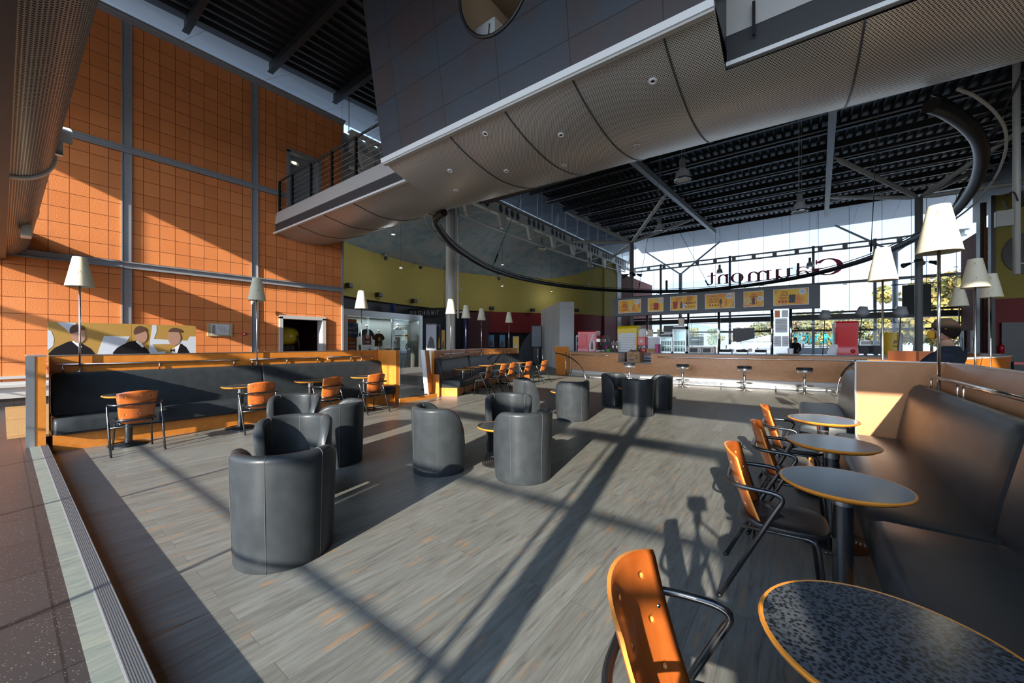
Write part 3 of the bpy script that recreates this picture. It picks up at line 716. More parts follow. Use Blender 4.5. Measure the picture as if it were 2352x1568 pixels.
# sunny glass front behind the camera: header, rails and posts that throw the long shadows
m = MB(); m.b2((XW, YS - .2, 7.02), (XE + 20, YS, 11)); struct('wall_south_header', m, GREYL)
m = MB(); x = -.43 - 2.05 * 6
while x < 12:
    xo = x - .075 if abs(x + .43) < .01 else x
    m.b2((xo - .016, YS - .04, FH), (xo + .016, YS, 7.05)); x += 2.05
struct('trim_24', m, GREY)
m = MB(); m.cyl((-.365, YS + .25, FH), (-.365, YS + .25, 7.6), .1); struct('trim_25', m, GREY)
m = MB(); m.b2((XW, YS - .03, 1.585), (XE + 10, YS, 1.612)); m.b2((XW, YS - 3.0, 3.4), (XE + 10, YS - 2.95, 3.46)); m.b2((XW, YS - 4.0, 4.72), (XE + 10, YS - 3.9, 4.92)); struct('trim_26', m, GREY)
m = MB(); m.b2((.80, YS - .06, FH), (XE, YS - .02, 2.3)); m.b2((.92, YS - .06, 2.3), (XE, YS - .02, 3.3)); struct('wall_south_shade_panels', m, GREYL)  # unseen panels, edges and gap shaped to shade the right-hand tables
m = MB(); m.b2((XW, YS - .1, 0), (XE + 20, YS, FH)); struct('trim_27', m, DKGREY)
m = MB(); m.b2((XW - .3, YS - .2, 0), (XW, YS, 11)); struct('trim_28', m, GREY)
# outside ground
m = MB(); m.b2((-150, YF + .4, -.6), (150, 260, -.05)); struct('ground', m, mat('asphalt', (.42, .42, .42), .8, vary=.1))
m = MB(); m.b2((-90, -90, -.6), (90, YS - .2, -.02)); struct('ground_south', m, mat('pale_paving', (.26, .255, .24), .8))

# ================================================================ FOOTBRIDGE AND CLAD BOX
BY = 5.39
t = thing('footbridge', 'white edged footbridge with perforated steel belly crossing the hall from the upper door', 'footbridge', (0, 0, 0))
def yback(x): return 7.69 + .75 * max(0, min(1, (x + 8) / 10))
PW = [(5.39, 5.12), (5.65, 5.07), (6.19, 4.98), (6.75, 5.01), (7.12, 5.10), (7.69, 5.33)]
def interp(P, u):
    u *= len(P) - 1; i = min(int(u), len(P) - 2); f = u - i
    p0 = Vector(P[max(i - 1, 0)]); p1 = Vector(P[i]); p2 = Vector(P[i + 1]); p3 = Vector(P[min(i + 2, len(P) - 1)])
    return .5 * (2 * p1 + (p2 - p0) * f + (2 * p0 - 5 * p1 + 4 * p2 - p3) * f * f + (3 * p1 - p0 - 3 * p2 + p3) * f ** 3)
def plen(P, n=40):
    L = [0.0]
    for i in range(n): L.append(L[-1] + (Vector(interp(P, (i + 1) / n)) - Vector(interp(P, i / n))).length)
    return L
Lw = plen(PW)
m = MB()
def bel1(u, v):
    x = XW + .02 + (XW * -1 - 6.3) * u; q = interp(PW, v); k = (yback(x) - 5.39) / 2.3
    return Vector((x, 5.39 + (q.x - 5.39) * k, q.y))
m.grid(bel1, 24, 20, True, uv=lambda u, v: (u * 7.5, v * Lw[-1])); m.build('perforated_belly', PERF, t)
PB = [(4.53, 5.10), (4.9, 4.97), (5.5, 4.84), (6.2, 4.78), (7.0, 4.86), (7.7, 5.06), (8.4, 5.42)]
Lb = plen(PB)
m = MB()
def bel2(u, v):
    x = -6.58 + 14.0 * u; q = interp(PB, v); k = (yback(x) - 4.53) / 3.87
    return Vector((x, 4.53 + (q.x - 4.53) * k, q.y))
US = 5.86 / 14.0; VS = .305
m.grid(lambda u, v: bel2(u * US, v), 20, 24, True, uv=lambda u, v: (u * 5.86, v * Lb[-1]))
m.grid(lambda u, v: bel2(US + (1 - US) * u, VS + (1 - VS) * v), 24, 20, True, uv=lambda u, v: (5.86 + u * 8.14, (VS + (1 - VS) * v) * Lb[-1]))
m.face([bel2(0, k / 24) for k in range(25)] + [Vector((-6.58, 8, 5.6)), Vector((-6.58, 4.53, 5.6))])
m.build('perforated_belly', PERF, t)
for px, py in ((1024, 312), (1150, 250), (1307, 165), (1519, 90)):        # joints across the belly
    x = at_y(px, py, 4.53).x
    m = MB(); m.tube([bel2((x + 6.58) / 14, k / 24) - Vector((0, 0, .004)) for k in range(25)], .012, 6); m.build('panel_joint', DKGREY, t)
for x in (.55, 2.5):
    m = MB(); m.tube([bel2((x + 6.58) / 14, VS + (1 - VS) * k / 24) - Vector((0, 0, .004)) for k in range(25)], .012, 6); m.build('panel_joint', DKGREY, t)
for x in (-12.3, -10.7, -9.2):
    m = MB(); m.tube([bel1((x - XW - .02) / 7.5, k / 24) - Vector((0, 0, .004)) for k in range(25)], .012, 6); m.build('panel_joint', DKGREY, t)
for px, py in ((1115, 307), (1289, 309), (1499, 186), (1034, 392), (1163, 392), (1296, 379), (1464, 332), (1634, 305), (1054, 456), (1175, 436)):
    v = ray(px, py); best = None
    for i in range(4, 36):                                                  # where that sight line meets the belly
        for j in range(25):
            q = bel2(i / 40, j / 24); d_ = (q - C0).normalized().dot(v.normalized())
            if best is None or d_ > best[0]: best = (d_, i / 40, j / 24)
    _, u0, v0 = best; rngu = .03; rngv = .05
    for _ in range(5):
        bb = best
        for a in (-2, -1, 0, 1, 2):
            for b in (-2, -1, 0, 1, 2):
                uu = min(1, max(0, best[1] + a * rngu / 2)); vv = min(1, max(0, best[2] + b * rngv / 2)); d_ = (bel2(uu, vv) - C0).normalized().dot(v.normalized())
                if d_ > bb[0]: bb = (d_, uu, vv)
        best = bb; rngu /= 2; rngv /= 2
    q = bel2(best[1], best[2]); e1 = bel2(best[1], best[2] + .01) - q; n_ = Vector((1, 0, 0)).cross(e1).normalized()
    if n_.z > 0: n_ = -n_
    m = MB(); m.lathe([(.022, 0), (.05, 0), (.055, .006), (.05, .014), (.024, .014), (.022, .004)], 20, cap=False); m.mi = 1; m.lathe([(0, .006), (.023, .006)], 20)
    o = m.build('downlight', [PAPER, BLACK], t, loc=q); o.rotation_euler = n_.to_track_quat('Z', 'X').to_euler()
# left balcony: trim, fascia, floor, railing
m = MB(); m.b2((XW, BY - .05, 5.08), (-6.6, BY + .02, 5.13)); m.build('white_trim', WHITE, t)
m = MB(); m.b2((XW, BY + .02, 5.13), (-6.6, BY + .06, 5.42)); m.build('shadow_gap', DKGREY, t)
m = MB(); m.extr([(XW + .02, BY - .01, 5.40), (XW + .02, BY + .05, 5.80), (XW + .02, BY + .1, 5.80), (XW + .02, BY + .06, 5.40)], (XW * -1 - 6.6, 0, 0)); m.build('fascia', GREYL, t)
m = MB(); m.b2((XW + .02, BY + .06, 5.56), (7.4, 7.6, 5.62)); m.build('deck', GREYL, t)
m = MB(); m.tube([(XW + .12, BY + .1, 5.8), (XW + .12, BY + .1, 6.82), (-6.0, BY + .1, 6.82)], .03, 8); m.build('handrail', BLACK, t)
for x in (XW + .12, -12.75, -11.55, -10.35, -9.15, -7.95, -6.9):
    m = MB(); m.b2((x - .03, BY + .07, 5.62), (x + .03, BY + .13, 6.82)); m.build('railing_post', BLACK, t)
for z in (5.95, 6.1, 6.25, 6.4, 6.55, 6.69):
    m = MB(); m.cyl((XW + .12, BY + .1, z), (-6.0, BY + .1, z), .005, seg=5); m.build('railing_wire', GREY, t)
# right-hand walkway
m = MB(); m.b2((-.72, BY - .05, 4.90), (7.4, BY + .02, 4.95)); m.build('white_trim', WHITE, t)
m = MB(); m.b2((-.72, BY + .02, 4.95), (7.4, BY + .06, 5.30)); m.build('shadow_gap', DKGREY, t)
m = MB(); m.b2((-.72, BY - .0, 5.30), (7.4, BY + .06, 5.78)); m.build('fascia', GREYL, t)
m = MB(); m.tube([(-.3, BY + .05, 6.8), (7.4, BY + .05, 6.8)], .025, 8); m.build('handrail', BLACK, t)
for x in (-.2, .95, 2.1, 3.25):
    m = MB(); m.b2((x - .02, BY + .03, 5.6), (x + .02, BY + .07, 6.8)); m.build('railing_post', BLACK, t)
q = at_y(1731, 60, BY - .06)
m = MB(); m.b2((q.x - .015, BY - .06, q.z - .02), (q.x + .015, BY - .02, q.z + .3)); m.box((q.x, BY - .05, q.z - .06), (.03, .03, .08)); m.build('cable_bracket', BLACK, t)

# slate clad box with the round window
def bf(x, z): return Vector((x, 4.53 - .156 * (z - 5.1), z))
t = thing('projection_box', 'dark slate panelled box with one round window hanging over the footbridge', 'projection box', (0, 0, 0))
m = MB(); wc = (-3.55, 6.73); wr = .66; ZT = 9.6
hole = [bf(wc[0] + wr * cos(a), wc[1] + wr * sin(a)) for a in [2 * pi * k / 40 for k in range(40)]]
holed(m, [bf(-6.58, 5.13), bf(-.72, 5.13), bf(-.72, ZT), bf(-6.58, ZT)], [hole])
m.face([bf(-6.58, 5.13), bf(-6.58, ZT), (-6.58, 7.6, ZT), (-6.58, 7.6, 5.13)]); m.face([bf(-.72, 5.13), (-.72, 7.6, 5.13), (-.72, 7.6, ZT), bf(-.72, ZT)])
m.face([bf(-6.58, ZT), bf(-.72, ZT), (-.72, 7.6, ZT), (-6.58, 7.6, ZT)]); m.face([(-6.58, 7.6, ZT), (-.72, 7.6, ZT), (-.72, 7.6, 5.13), (-6.58, 7.6, 5.13)]); m.face([bf(-6.58, 5.14), bf(-.72, 5.14), (-.72, 7.6, 5.14), (-6.58, 7.6, 5.14)])
m.build('slate_cladding', SLATE, t, recalc=False)
m = MB(); m.extr([bf(-6.62, 5.06) + Vector((0, -.03, 0)), bf(-6.62, 5.145) + Vector((0, -.03, 0)), bf(-6.62, 5.145) + Vector((0, .06, 0)), bf(-6.62, 5.06) + Vector((0, .06, 0))], (5.9, 0, 0)); m.build('white_trim', WHITE, t)
m = MB(); m.b2((-6.6, 4.53, 5.03), (-.72, 4.6, 5.07)); m.build('trim_underside', GREYL, t)
m = MB(); m.tube(hole, .03, 8, close=True); m.build('window_ring', BLACK, t)
m = MB(); m.face([h + Vector((0, .01, 0)) for h in hole]); m.build('window_pane', GLASS, t, recalc=False)
m = MB(); m.b2((-6.5, 5.0, 5.72), (-.8, 7.5, 5.75)); m.b2((-6.5, 7.4, 5.75), (-.8, 7.5, 8.4)); m.b2((-6.5, 4.9, 8.25), (-.8, 7.5, 8.3)); m.b2((-4.9, 4.6, 5.75), (-4.85, 7.4, 8.3)); m.b2((-2.2, 4.6, 5.75), (-2.15, 7.4, 8.3)); m.build('inner_lining', mat('beige_lining', (.30, .25, .20), .7), t)
t = thing('projector', 'white projector with a blue top cap seen through the round window', 'projector', (-4.05, 4.78, 6.40))
m = MB(); m.box((-.1, .25, .12), (.42, .5, .55), bev=.02); m.build('case', PAPER, t)
m = MB(); m.box((-.02, .2, .45), (.08, .12, .12), bev=.02); m.build('blue_cap', mat('blue_cap', (.05, .2, .6), .5), t)
m = MB(); m.tube([(-.2, -.02, -.1), (-.1, -.04, 0), (0, -.03, .1), (.02, -.02, .3)], .008, 6); m.build('cable', BLACK, t)
l = bpy.data.lights.new('projection_room_lamp', 'POINT'); l.energy = 9; l.shadow_soft_size = .2; l.color = (1, .9, .75); o = bpy.data.objects.new('projection_room_lamp', l); COL.objects.link(o); o.location = (-3.6, 5.6, 8.0)

# ================================================================ DUCT ABOVE THE LEFT SIDE
t = thing('air_duct', 'round perforated metal air duct running under the ceiling to the terracotta wall', 'duct', (0, 0, 0))
m = MB()
def duct(u, v):
    x = XW + .035 + 23.0 * u; a = 2 * pi * v; r = .33 + (.012 if int(u * 240) % 34 == 0 else 0); return Vector((x, .05 + r * cos(a), 3.76 + r * sin(a)))
m.grid(duct, 172, 28, True, uv=lambda u, v: (u * 23.0, v * 2.136)); m.build('sheet_tube', PERFD, t)
m = MB(); m.b2((XW + .02, -.34, 3.30), (9.1, .05, 3.34)); m.b2((XW + .02, -.34, 4.0), (9.1, -.10, 4.04)); m.b2((XW + .02, -.24, 3.30), (9.1, -.20, 4.04)); m.build('support_beam', DECK, t)
for x in (-7.3, -2.6):
    m = MB(); m.rings([[(x + dx, .05 + rr * cos(a), 3.76 + rr * sin(a)) for a in [2 * pi * k / 32 for k in range(32)]] for dx, rr in ((0, .335), (0, .358), (.1, .358), (.1, .335))], cap=False); m.build('strap', STEELW, t)
q = at_x(47, 522, -11.4)
t = thing('smoke_sensor_box', 'small white box fixed on the air duct near the wall', 'sensor box', (-10.5, .25, 3.40))
m = MB(); m.box((0, 0, 0), (.30, .12, .2), bev=.01); m.build('case', STEELW, t)
m = MB(); m.box((-.16, .02, .0), (.02, .04, .05)); m.build('red_led', BRED, t)
t = thing('duct_floodlight', 'small white floodlight clipped to the air duct edge', 'light', (-6.8, .44, 3.86))
m = MB(); m.box((0, 0, .05), (.28, .1, .13), rot=Matrix.Rotation(.5, 3, 'Y')); m.build('housing', PAPER, t)
m = MB(); m.box((-.1, -.05, -.02), (.05, .08, .3)); m.build('bracket', ALU, t)

# ================================================================ BENCHES
def chrome_rail(parent, a, b, posts, z0, z1, name='rail'):
    m = MB(); m.cyl(a, b, .016, seg=10); r = m.build(name, CHROME, parent)
    for f in posts:
        q = Vector(a).lerp(Vector(b), f); m = MB(); m.cyl((q.x, q.y, z0), (q.x, q.y, z1), .009, seg=8); m.build('rail_post', CHROME, r)
    return r
SEAT = [(0.03, .235), (0, .27), (0, .41), (.02, .445), (.06, .46), (.66, .455), (.66, .235)]
BACKC = [(.52, .44), (.545, .62), (.62, .98), (.655, 1.04), (.70, 1.06), (.75, 1.045), (.76, .44)]
def rot_path(path, s): return path
def cut(path, f0, f1, n=14):
    P = [Vector((x, y, 0)) for x, y in path]; L = [0]
    for i in range(1, len(P)): L.append(L[-1] + (P[i] - P[i - 1]).length)
    o_ = []
    for k in range(n + 1):
        d = (f0 + (f1 - f0) * k / n) * L[-1]
        for i in range(1, len(P)):
            if d <= L[i] + 1e-9: q = P[i - 1].lerp(P[i], (d - L[i - 1]) / (L[i] - L[i - 1])); o_.append((q.x, q.y)); break
    return o_
def rounded_sweep(path, prof, rnd=.03):
    # sweep whose two ends are pulled in a little, like upholstery
    c = Vector((sum(p[0] for p in prof) / len(prof), sum(p[1] for p in prof) / len(prof), 0))
    P = [Vector((x, y, 0)) for x, y in path]; n = len(P)
    L = sum((P[i] - P[i - 1]).length for i in range(1, n))
    extra = cut(path, 0, 1, max(2, n - 1))
    rs = []; T = [(0, .86), (rnd * .3 / L, .95), (rnd / L, 1.0)]
    fr = [f for f, _ in T] + [k / 12 for k in range(1, 12)] + [1 - f for f, _ in reversed(T)]
    sc_ = [s for _, s in T] + [1] * 11 + [s for _, s in reversed(T)]
    pts = [cut(path, f, f, 1)[0] for f in fr]
    m = MB()
    for i, (q, s) in enumerate(zip(pts, sc_)):
        f = fr[i]; a = Vector((*cut(path, max(0, f - .002), max(0, f - .002), 1)[0], 0)); b = Vector((*cut(path, min(1, f + .002), min(1, f + .002), 1)[0], 0))
        tt = (b - a).normalized(); nn = Vector((-tt.y, tt.x, 0))
        rs.append([Vector((q[0], q[1], 0)) + nn * (c.x + (d - c.x) * s) + Vector((0, 0, c.y + (z - c.y) * s)) for d, z in prof])
    m.rings(rs); return m
def bench(root, path, splits, seats, wallprof, wallmat, plmat):
    m = MB(); m.sweep(path, [(.10, 0), (.10, .235), (.7, .235), (.7, 0)], False); m.build('plinth', plmat, root, auto=True)
    for a, b in zip(seats[:-1], seats[1:]):
        rounded_sweep(cut(path, a + .001, b - .001), SEAT).build('seat_cushion', LEATHER, root, auto=True)
    for a, b in zip(splits[:-1], splits[1:]):
        rounded_sweep(cut(path, a + .001, b - .001), BACKC).build('back_cushion', LEATHER, root, auto=True)
    m = MB(); m.sweep(path, wallprof, False); m.build('back_panel', wallmat, root, auto=True)
    m = MB(); top = max(z for _, z in wallprof); ds = [d for d, z in wallprof if z > top - .01]
    m.sweep(path, [(min(ds) - .006, top), (max(ds) + .006, top), (max(ds) + .006, top + .012), (min(ds) - .006, top + .012)], False); m.build('top_edge_trim', ALU, root)
# left bench (back towards the terracotta wall)
bl = thing('banquette', 'long black leather banquette in an orange wood surround below the suited men panel', 'bench', (-8.08, .38, 0))
def loc_path(pts, o): return [(x - o[0], y - o[1]) for x, y in pts]
P0 = loc_path([(-8.08, .42), (-8.08, 5.92)], (-8.08, .38))
bench(bl, P0, [0, .5, 1], [0, .5, 1], [(.80, 0), (.80, 1.31), (.88, 1.31), (.88, 0)], ORANGE, ORANGE)
m = MB(); m.b2((-.86, -.17, FH), (-.10, -.02, 1.32)); m.build('end_panel', ORANGE, bl)
m = MB(); m.b2((-.12, -.19, FH), (-.095, -.115, 1.33)); m.b2((-.88, -.18, 1.32), (-.10, -.01, 1.335)); m.build('end_trim', ALU, bl)
m = MB(); m.b2((-.86, 5.56, 0), (-.02, 5.66, 1.32)); m.build('end_panel', ORANGE, bl)
m = MB(); m.b2((-.05, 5.66, FH), (-.0, 5.675, 1.33)); m.build('end_trim', ALU, bl)
for a, b in ((.10, 2.42), (2.62, 4.02), (4.18, 5.42)):
    chrome_rail(bl, (-.775, a, 1.175), (-.775, b, 1.175), (.03, .5, .97), 1.05, 1.175)
# curved bench beyond the passage
AP = smooth_path([(-7.62, 7.75, 0), (-8.15, 8.9, 0), (-8.72, 10.1, 0), (-9.1, 11.3, 0), (-9.2, 12.6, 0), (-9.1, 13.5, 0)], 5)
cb = thing('curved_banquette', 'curved black leather banquette with orange back beyond the floor passage', 'bench', (-8.0, 8.0, 0))
P1 = loc_path([(p.x, p.y) for p in AP], (-8.0, 8.0))
bench(cb, P1, [0, .42, 1], [0, 1], [(.80, 0), (.80, 1.28), (.88, 1.28), (.88, 0)], ORANGE, ORANGE)
a0 = Vector((*P1[0], 0)); tn = (Vector((*P1[1], 0)) - a0).normalized(); nn = Vector((-tn.y, tn.x, 0))
def plate(mb, d0, d1, s0, s1, z0, z1, lean=0):
    b = [a0 + nn * d0 + tn * s0, a0 + nn * d1 + tn * s0, a0 + nn * d1 + tn * s1, a0 + nn * d0 + tn * s1]
    mb.rings([[p + Vector((0, 0, z0)) for p in b], [p + Vector((0, 0, z1)) - tn * lean for p in b]], smooth=False)
m = MB(); plate(m, .78, .90, -.35, -.1, 0, 1.3, .28); m.build('leaning_end_post', ORANGE, cb)
m = MB(); plate(m, .78, .90, -.39, -.35, 0, 1.32, .28); m.build('leaning_end_trim', WHITE, cb)
m = MB(); plate(m, .60, .90, -.12, -.02, 0, .62); m.build('end_panel', ORANGE, cb)
m = MB(); m.sweep(cut(P1, 0, .55), [(.82, .9), (.82, 1.285), (.835, 1.285), (.835, .9)]); m.build('side_screen', GLASSB, cb, auto=True)
for f0, f1 in ((.06, .42), (.45, .72), (.76, .98)):
    pp = cut(P1, f0, f1, 8); L3 = []
    for i, q in enumerate(pp):
        k = min(len(pp) - 2, i); tt = (Vector((*pp[k + 1], 0)) - Vector((*pp[k], 0))).normalized(); L3.append(Vector((*q, 1.17)) + Vector((-tt.y, tt.x, 0)) * .74)
    m = MB(); m.tube(L3, .014, 8); r = m.build('rail', CHROME, cb)
    for q in (L3[0], L3[4], L3[-1]):
        m = MB(); m.cyl((q.x, q.y, 1.04), (q.x, q.y, 1.17), .009, seg=8); m.build('rail_post', CHROME, r)
# right bench (path runs towards the camera so its back lies to the right)
br_ = thing('right_banquette', 'near black leather banquette along the tan partition at the right edge', 'bench', (.33, 5.9, 0))
P2 = [(0, 0), (0, -6.6)]
bench(br_, P2, [0, .40, 1], [0, .42, 1], [(.80, 0), (.80, .93), (.90, 1.29), (.945, 1.29), (.945, 0)], MDF, ORANGE)
m = MB(); m.b2((.20, .04, 0), (.945, .10, 1.29)); m.build('end_panel', MDF, br_)
m = MB(); m.b2((.19, .03, 0), (.20, .11, 1.30)); m.b2((.19, .03, 1.29), (.95, .11, 1.30)); m.build('end_trim', ALU, br_)
r = chrome_rail(br_, (.73, -.25, 1.17), (.73, -3.2, 1.17), (.02, .29, .34, .72), 1.03, 1.17)
chrome_rail(br_, (.73, -3.4, 1.17), (.73, -6.3, 1.17), (.05, .5, .95), 1.03, 1.17)
# next bay, seen end-on past the tan end panel
nb = thing('next_bay_banquette', 'black banquette seen edge-on just left of the tan end panel', 'bench', (.0, 8.6, 0))
P3 = [(0, 0), (0, -2.4)]
bench(nb, P3, [0, 1], [0, 1], [(.765, 0), (.765, 1.0), (.80, 1.0), (.80, 0)], MDF, ORANGE)

# ================================================================ FURNITURE PROTOTYPES
def make_tub(label):
    t = thing('tub_armchair', label, 'armchair', group='black tub armchairs')
    N = 44; A = R(128); th = .085
    def h(phi):
        a = abs(phi); k = max(0, (a - R(72)) / (A - R(72))); return .30 + .465 * sqrt(max(0, 1 - k ** 2.3))
    def ring(phi):
        z1 = h(phi); d = Vector((-cos(phi), sin(phi), 0)); s = 1.0
        ro = .335; r_ = th / 2; P = []
        for z in (0.0, .03, .12, .3, .5, .8, 1):
            zz = z * (z1 - r_); P.append(d * (ro - .022 * (1 - z)) * (.985 if z == 0 else 1) + Vector((0, 0, zz)))
        for k in range(1, 7):
            a = pi * k / 7; P.append(d * (ro - r_ + r_ * cos(a) * 1.05) + Vector((0, 0, z1 - r_ + r_ * sin(a))))
        for z in (1, .75, .5): P.append(d * (ro - th) + Vector((0, 0, .25 + (z1 - r_ - .25) * z)) if z1 > .35 else d * (ro - th) + Vector((0, 0, z1 - r_ - (1 - z) * .05)))
        P.append(d * (ro - th) + Vector((0, 0, .2))); P.append(d * (ro - th) + Vector((0, 0, 0)))
        return P
    phis = [-A + 2 * A * i / N for i in range(N + 1)]
    m = MB(); m.rings([ring(p) for p in phis]); m.build('shell', LEATHER, t, auto=True)
    m = MB()
    xf = .335 * .616
    m.rings([[Vector((max(-.25, min(xf + .03, .25 * cos(a) * 1.2)), .235 * sin(a), z)) * 1 for a in [2 * pi * k / 28 for k in range(28)]] if False else [Vector((min(xf - .005, .25 * cos(a) * sx_), .25 * sin(a) * sx_, z)) for a in [2 * pi * k / 28 for k in range(28)]] for z, sx_ in ((.26, .97), (.28, 1.0), (.37, 1.0), (.395, .95), (.40, .8))]); m.build('seat_cushion', LEATHER, t, auto=True)
    m = MB(); m.rings([[Vector((min(xf - .02, .25 * cos(a)), .25 * sin(a), z)) for a in [2 * pi * k / 28 for k in range(28)]] for z in (0, .26)], smooth=False); m.build('base', LEATHER, t, auto=True)
    for phi in (R(-62), 0, R(62)):
        q = ring(phi); d = Vector((-cos(phi), sin(phi), 0)); path = [p + (d * .0012 if i < 8 else -d * .0012 if i > 12 else Vector((0, 0, .0012))) for i, p in enumerate(q[:-1])]
        m = MB(); m.tube(path, .0022, 5); m.build('stitched_seam', mat('seam_thread', (.075, .078, .08), .5), t)
    return t
def make_chair(label):
    t = thing('plywood_armchair', label, 'chair', group='orange plywood armchairs')
    # back: bent plywood with nine round holes
    W0, W1, Hh, NU, NV = .335, .415, .46, 14, 15
    z0 = .395
    def shell(u, v, off):
        wd = W0 + (W1 - W0) * min(1, v * 1.15); y = (u - .5) * wd; bend = .07 * (2 * (u - .5)) ** 2
        top = -.012 * (2 * (u - .5)) ** 2 if v > .99 else 0
        x = -.19 - .10 * v + bend + .035 * (1 - v) ** 2 * 1.2; z = z0 + Hh * v + top - .018 * (2 * (u - .5)) ** 2 * v
        return Vector((x + off, y, z))
    hu, hv = (2.5, 7, 11.5), (4.5, 7.5, 10.5)
    cells = {}
    for a in (2, 6, 11):
        for b in (4, 8, 12): cells[(a, b)] = 1
    m = MB(); bm = m.bm
    for off, flip in ((0, False), (.011, True)):
        V = [[bm.verts.new(shell(i / NU, j / NV, off)) for j in range(NV + 1)] for i in range(NU + 1)]
        for i in range(NU):
            for j in range(NV):
                q = [V[i][j], V[i + 1][j], V[i + 1][j + 1], V[i][j + 1]]
                if (i, j) not in cells:
                    f = bm.faces.new(q if not flip else q[::-1]); f.smooth = True; f.material_index = 0
                else:
                    c = [(i + .5 + .30 * cos(a), j + .5 + .30 * sin(a) * .98) for a in [pi * k / 4 + pi / 8 - pi * 5 / 8 - pi / 4 + pi / 8 for k in range(8)]]
                    inn = [bm.verts.new(shell(a / NU, b / NV, off)) for a, b in c]
                    mids = [bm.verts.new(shell(a / NU, b / NV, off)) for a, b in ((i + .5, j), (i + 1, j + .5), (i + .5, j + 1), (i, j + .5))]
                    outr = [q[0], mids[0], q[1], mids[1], q[2], mids[2], q[3], mids[3]]
                    for k in range(8):
                        f = bm.faces.new((outr[k], outr[(k + 1) % 8], inn[(k + 1) % 8], inn[k])); f.smooth = True
                    cells.setdefault(('r', i, j), []).append(inn)
        edge = [V[i][0] for i in range(NU + 1)] + [V[NU][j] for j in range(1, NV + 1)] + [V[i][NV] for i in range(NU - 1, -1, -1)] + [V[0][j] for j in range(NV - 1, 0, -1)]
        cells.setdefault('edge', []).append(edge)
    for k, v in list(cells.items()):
        if k == 'edge' or (isinstance(k, tuple) and k[0] == 'r'):
            a, b = v
            for i in range(len(a)):
                f = bm.faces.new((a[i], a[(i + 1) % len(a)], b[(i + 1) % len(a)], b[i])); f.material_index = 1
    m.build('backrest', [PLY, PLYEDGE], t)
    # seat pad
    m = MB(); S_ = [(.205, .5)]
    def pad(k, s, z):
        a = 2 * pi * k / 32; ca, sa = cos(a), sin(a); e = .62
        return Vector((.015 + .225 * s * (abs(ca) ** e) * (1 if ca >= 0 else -1), .215 * s * (abs(sa) ** e) * (1 if sa >= 0 else -1) * (1.0 + .04 * ca), z + .012 * (ca < -.5)))
    m.rings([[pad(k, s, z) for k in range(32)] for s, z in ((.93, .425), (.99, .432), (1, .445), (.985, .455), (.9, .460), (.5, .452), (.1, .450))]); m.build('seat', BLKPLY, t, auto=True)
    # one bent tube: rear foot, arm, round the back, arm, rear foot
    arm = fillet([(-.30, -.265, 0), (-.03, -.275, .555), (.03, -.275, .668), (-.20, -.262, .672), (-.262, -.18, .672), (-.262, .18, .672), (-.20, .262, .672), (.03, .275, .668), (-.03, .275, .555), (-.30, .265, 0)], .10, 6)
    m = MB(); m.tube(arm, .0135, 10); m.build('arm_frame', DARKST, t)
    for s in (-1, 1):
        m = MB(); m.tube(fillet([(-.19, s * .16, .405), (.17, s * .185, .42), (.215, s * .205, 0)], .06, 5), .0115, 8); m.build('leg', DARKST, t)
        m = MB(); m.cyl((-.300, s * .265, 0), (-.2915, s * .2653, .018), .0155, seg=10); m.build('foot_cap', BLACK, t)
    m = MB(); m.cyl((-.125, -.27, .362), (-.125, .27, .362), .0085, seg=8); m.cyl((.16, -.19, .416), (.16, .19, .416), .0085, seg=8); m.tube(smooth_path([(.20, -.16, .36), (.28, -.11, .335), (.30, 0, .33), (.28, .11, .335), (.20, .16, .36)], 5), .006, 6); m.build('seat_support', DARKST, t)
    m = MB()
    for s in (-1, 1):
        for v_ in (.06, .62): q = shell(.5 + s * .43, v_, .006); m.sphere(q, .009, 8, 6)
    m.build('screws', CHROME, t)
    return t
def make_table(label, h=.745, r=.285, group='round pedestal tables'):
    t = thing('pedestal_table', label, 'table', group=group)
    m = MB(); m.lathe([(0, h - .004), (r - .012, h - .004), (r - .012, h), (0, h)], 48); m.build('table_top', SPECK, t, auto=True)
    m = MB(); m.lathe([(r - .06, h - .032), (r - .035, h - .032), (r - .003, h - .012), (r, h - .004), (r - .004, h), (r - .012, h + .0005), (r - .012, h - .006)], 48, cap=False); m.build('edge_band', BAND, t, auto=True)
    m = MB(); m.lathe([(0, h - .036), (r - .06, h - .036), (r - .06, h - .01), (0, h - .01)], 32); m.build('underside', BLACK, t, auto=True)
    m = MB(); m.lathe([(.045, .03), (.045, h - .10), (.0, h - .10)], 20); m.build('pole', DARKST, t, auto=True)
    m = MB(); m.lathe([(.0455, h - .12), (.048, h - .11), (.048, h - .04), (.0, h - .04)], 20); m.build('collar', ALU, t, auto=True)
    prof = [(.0, 0), (.225, 0), (.228, .008)]
    rr = .225
    while rr > .06: prof += [(rr, .012 + (.228 - rr) * .16), (rr - .008, .018 + (.228 - rr) * .16), (rr - .017, .010 + (.236 - rr) * .16)]; rr -= .025
    prof += [(.05, .05), (.0, .05)]
    m = MB(); m.lathe(prof, 40); m.build('ribbed_base', DARKST, t, auto=True)
    return t
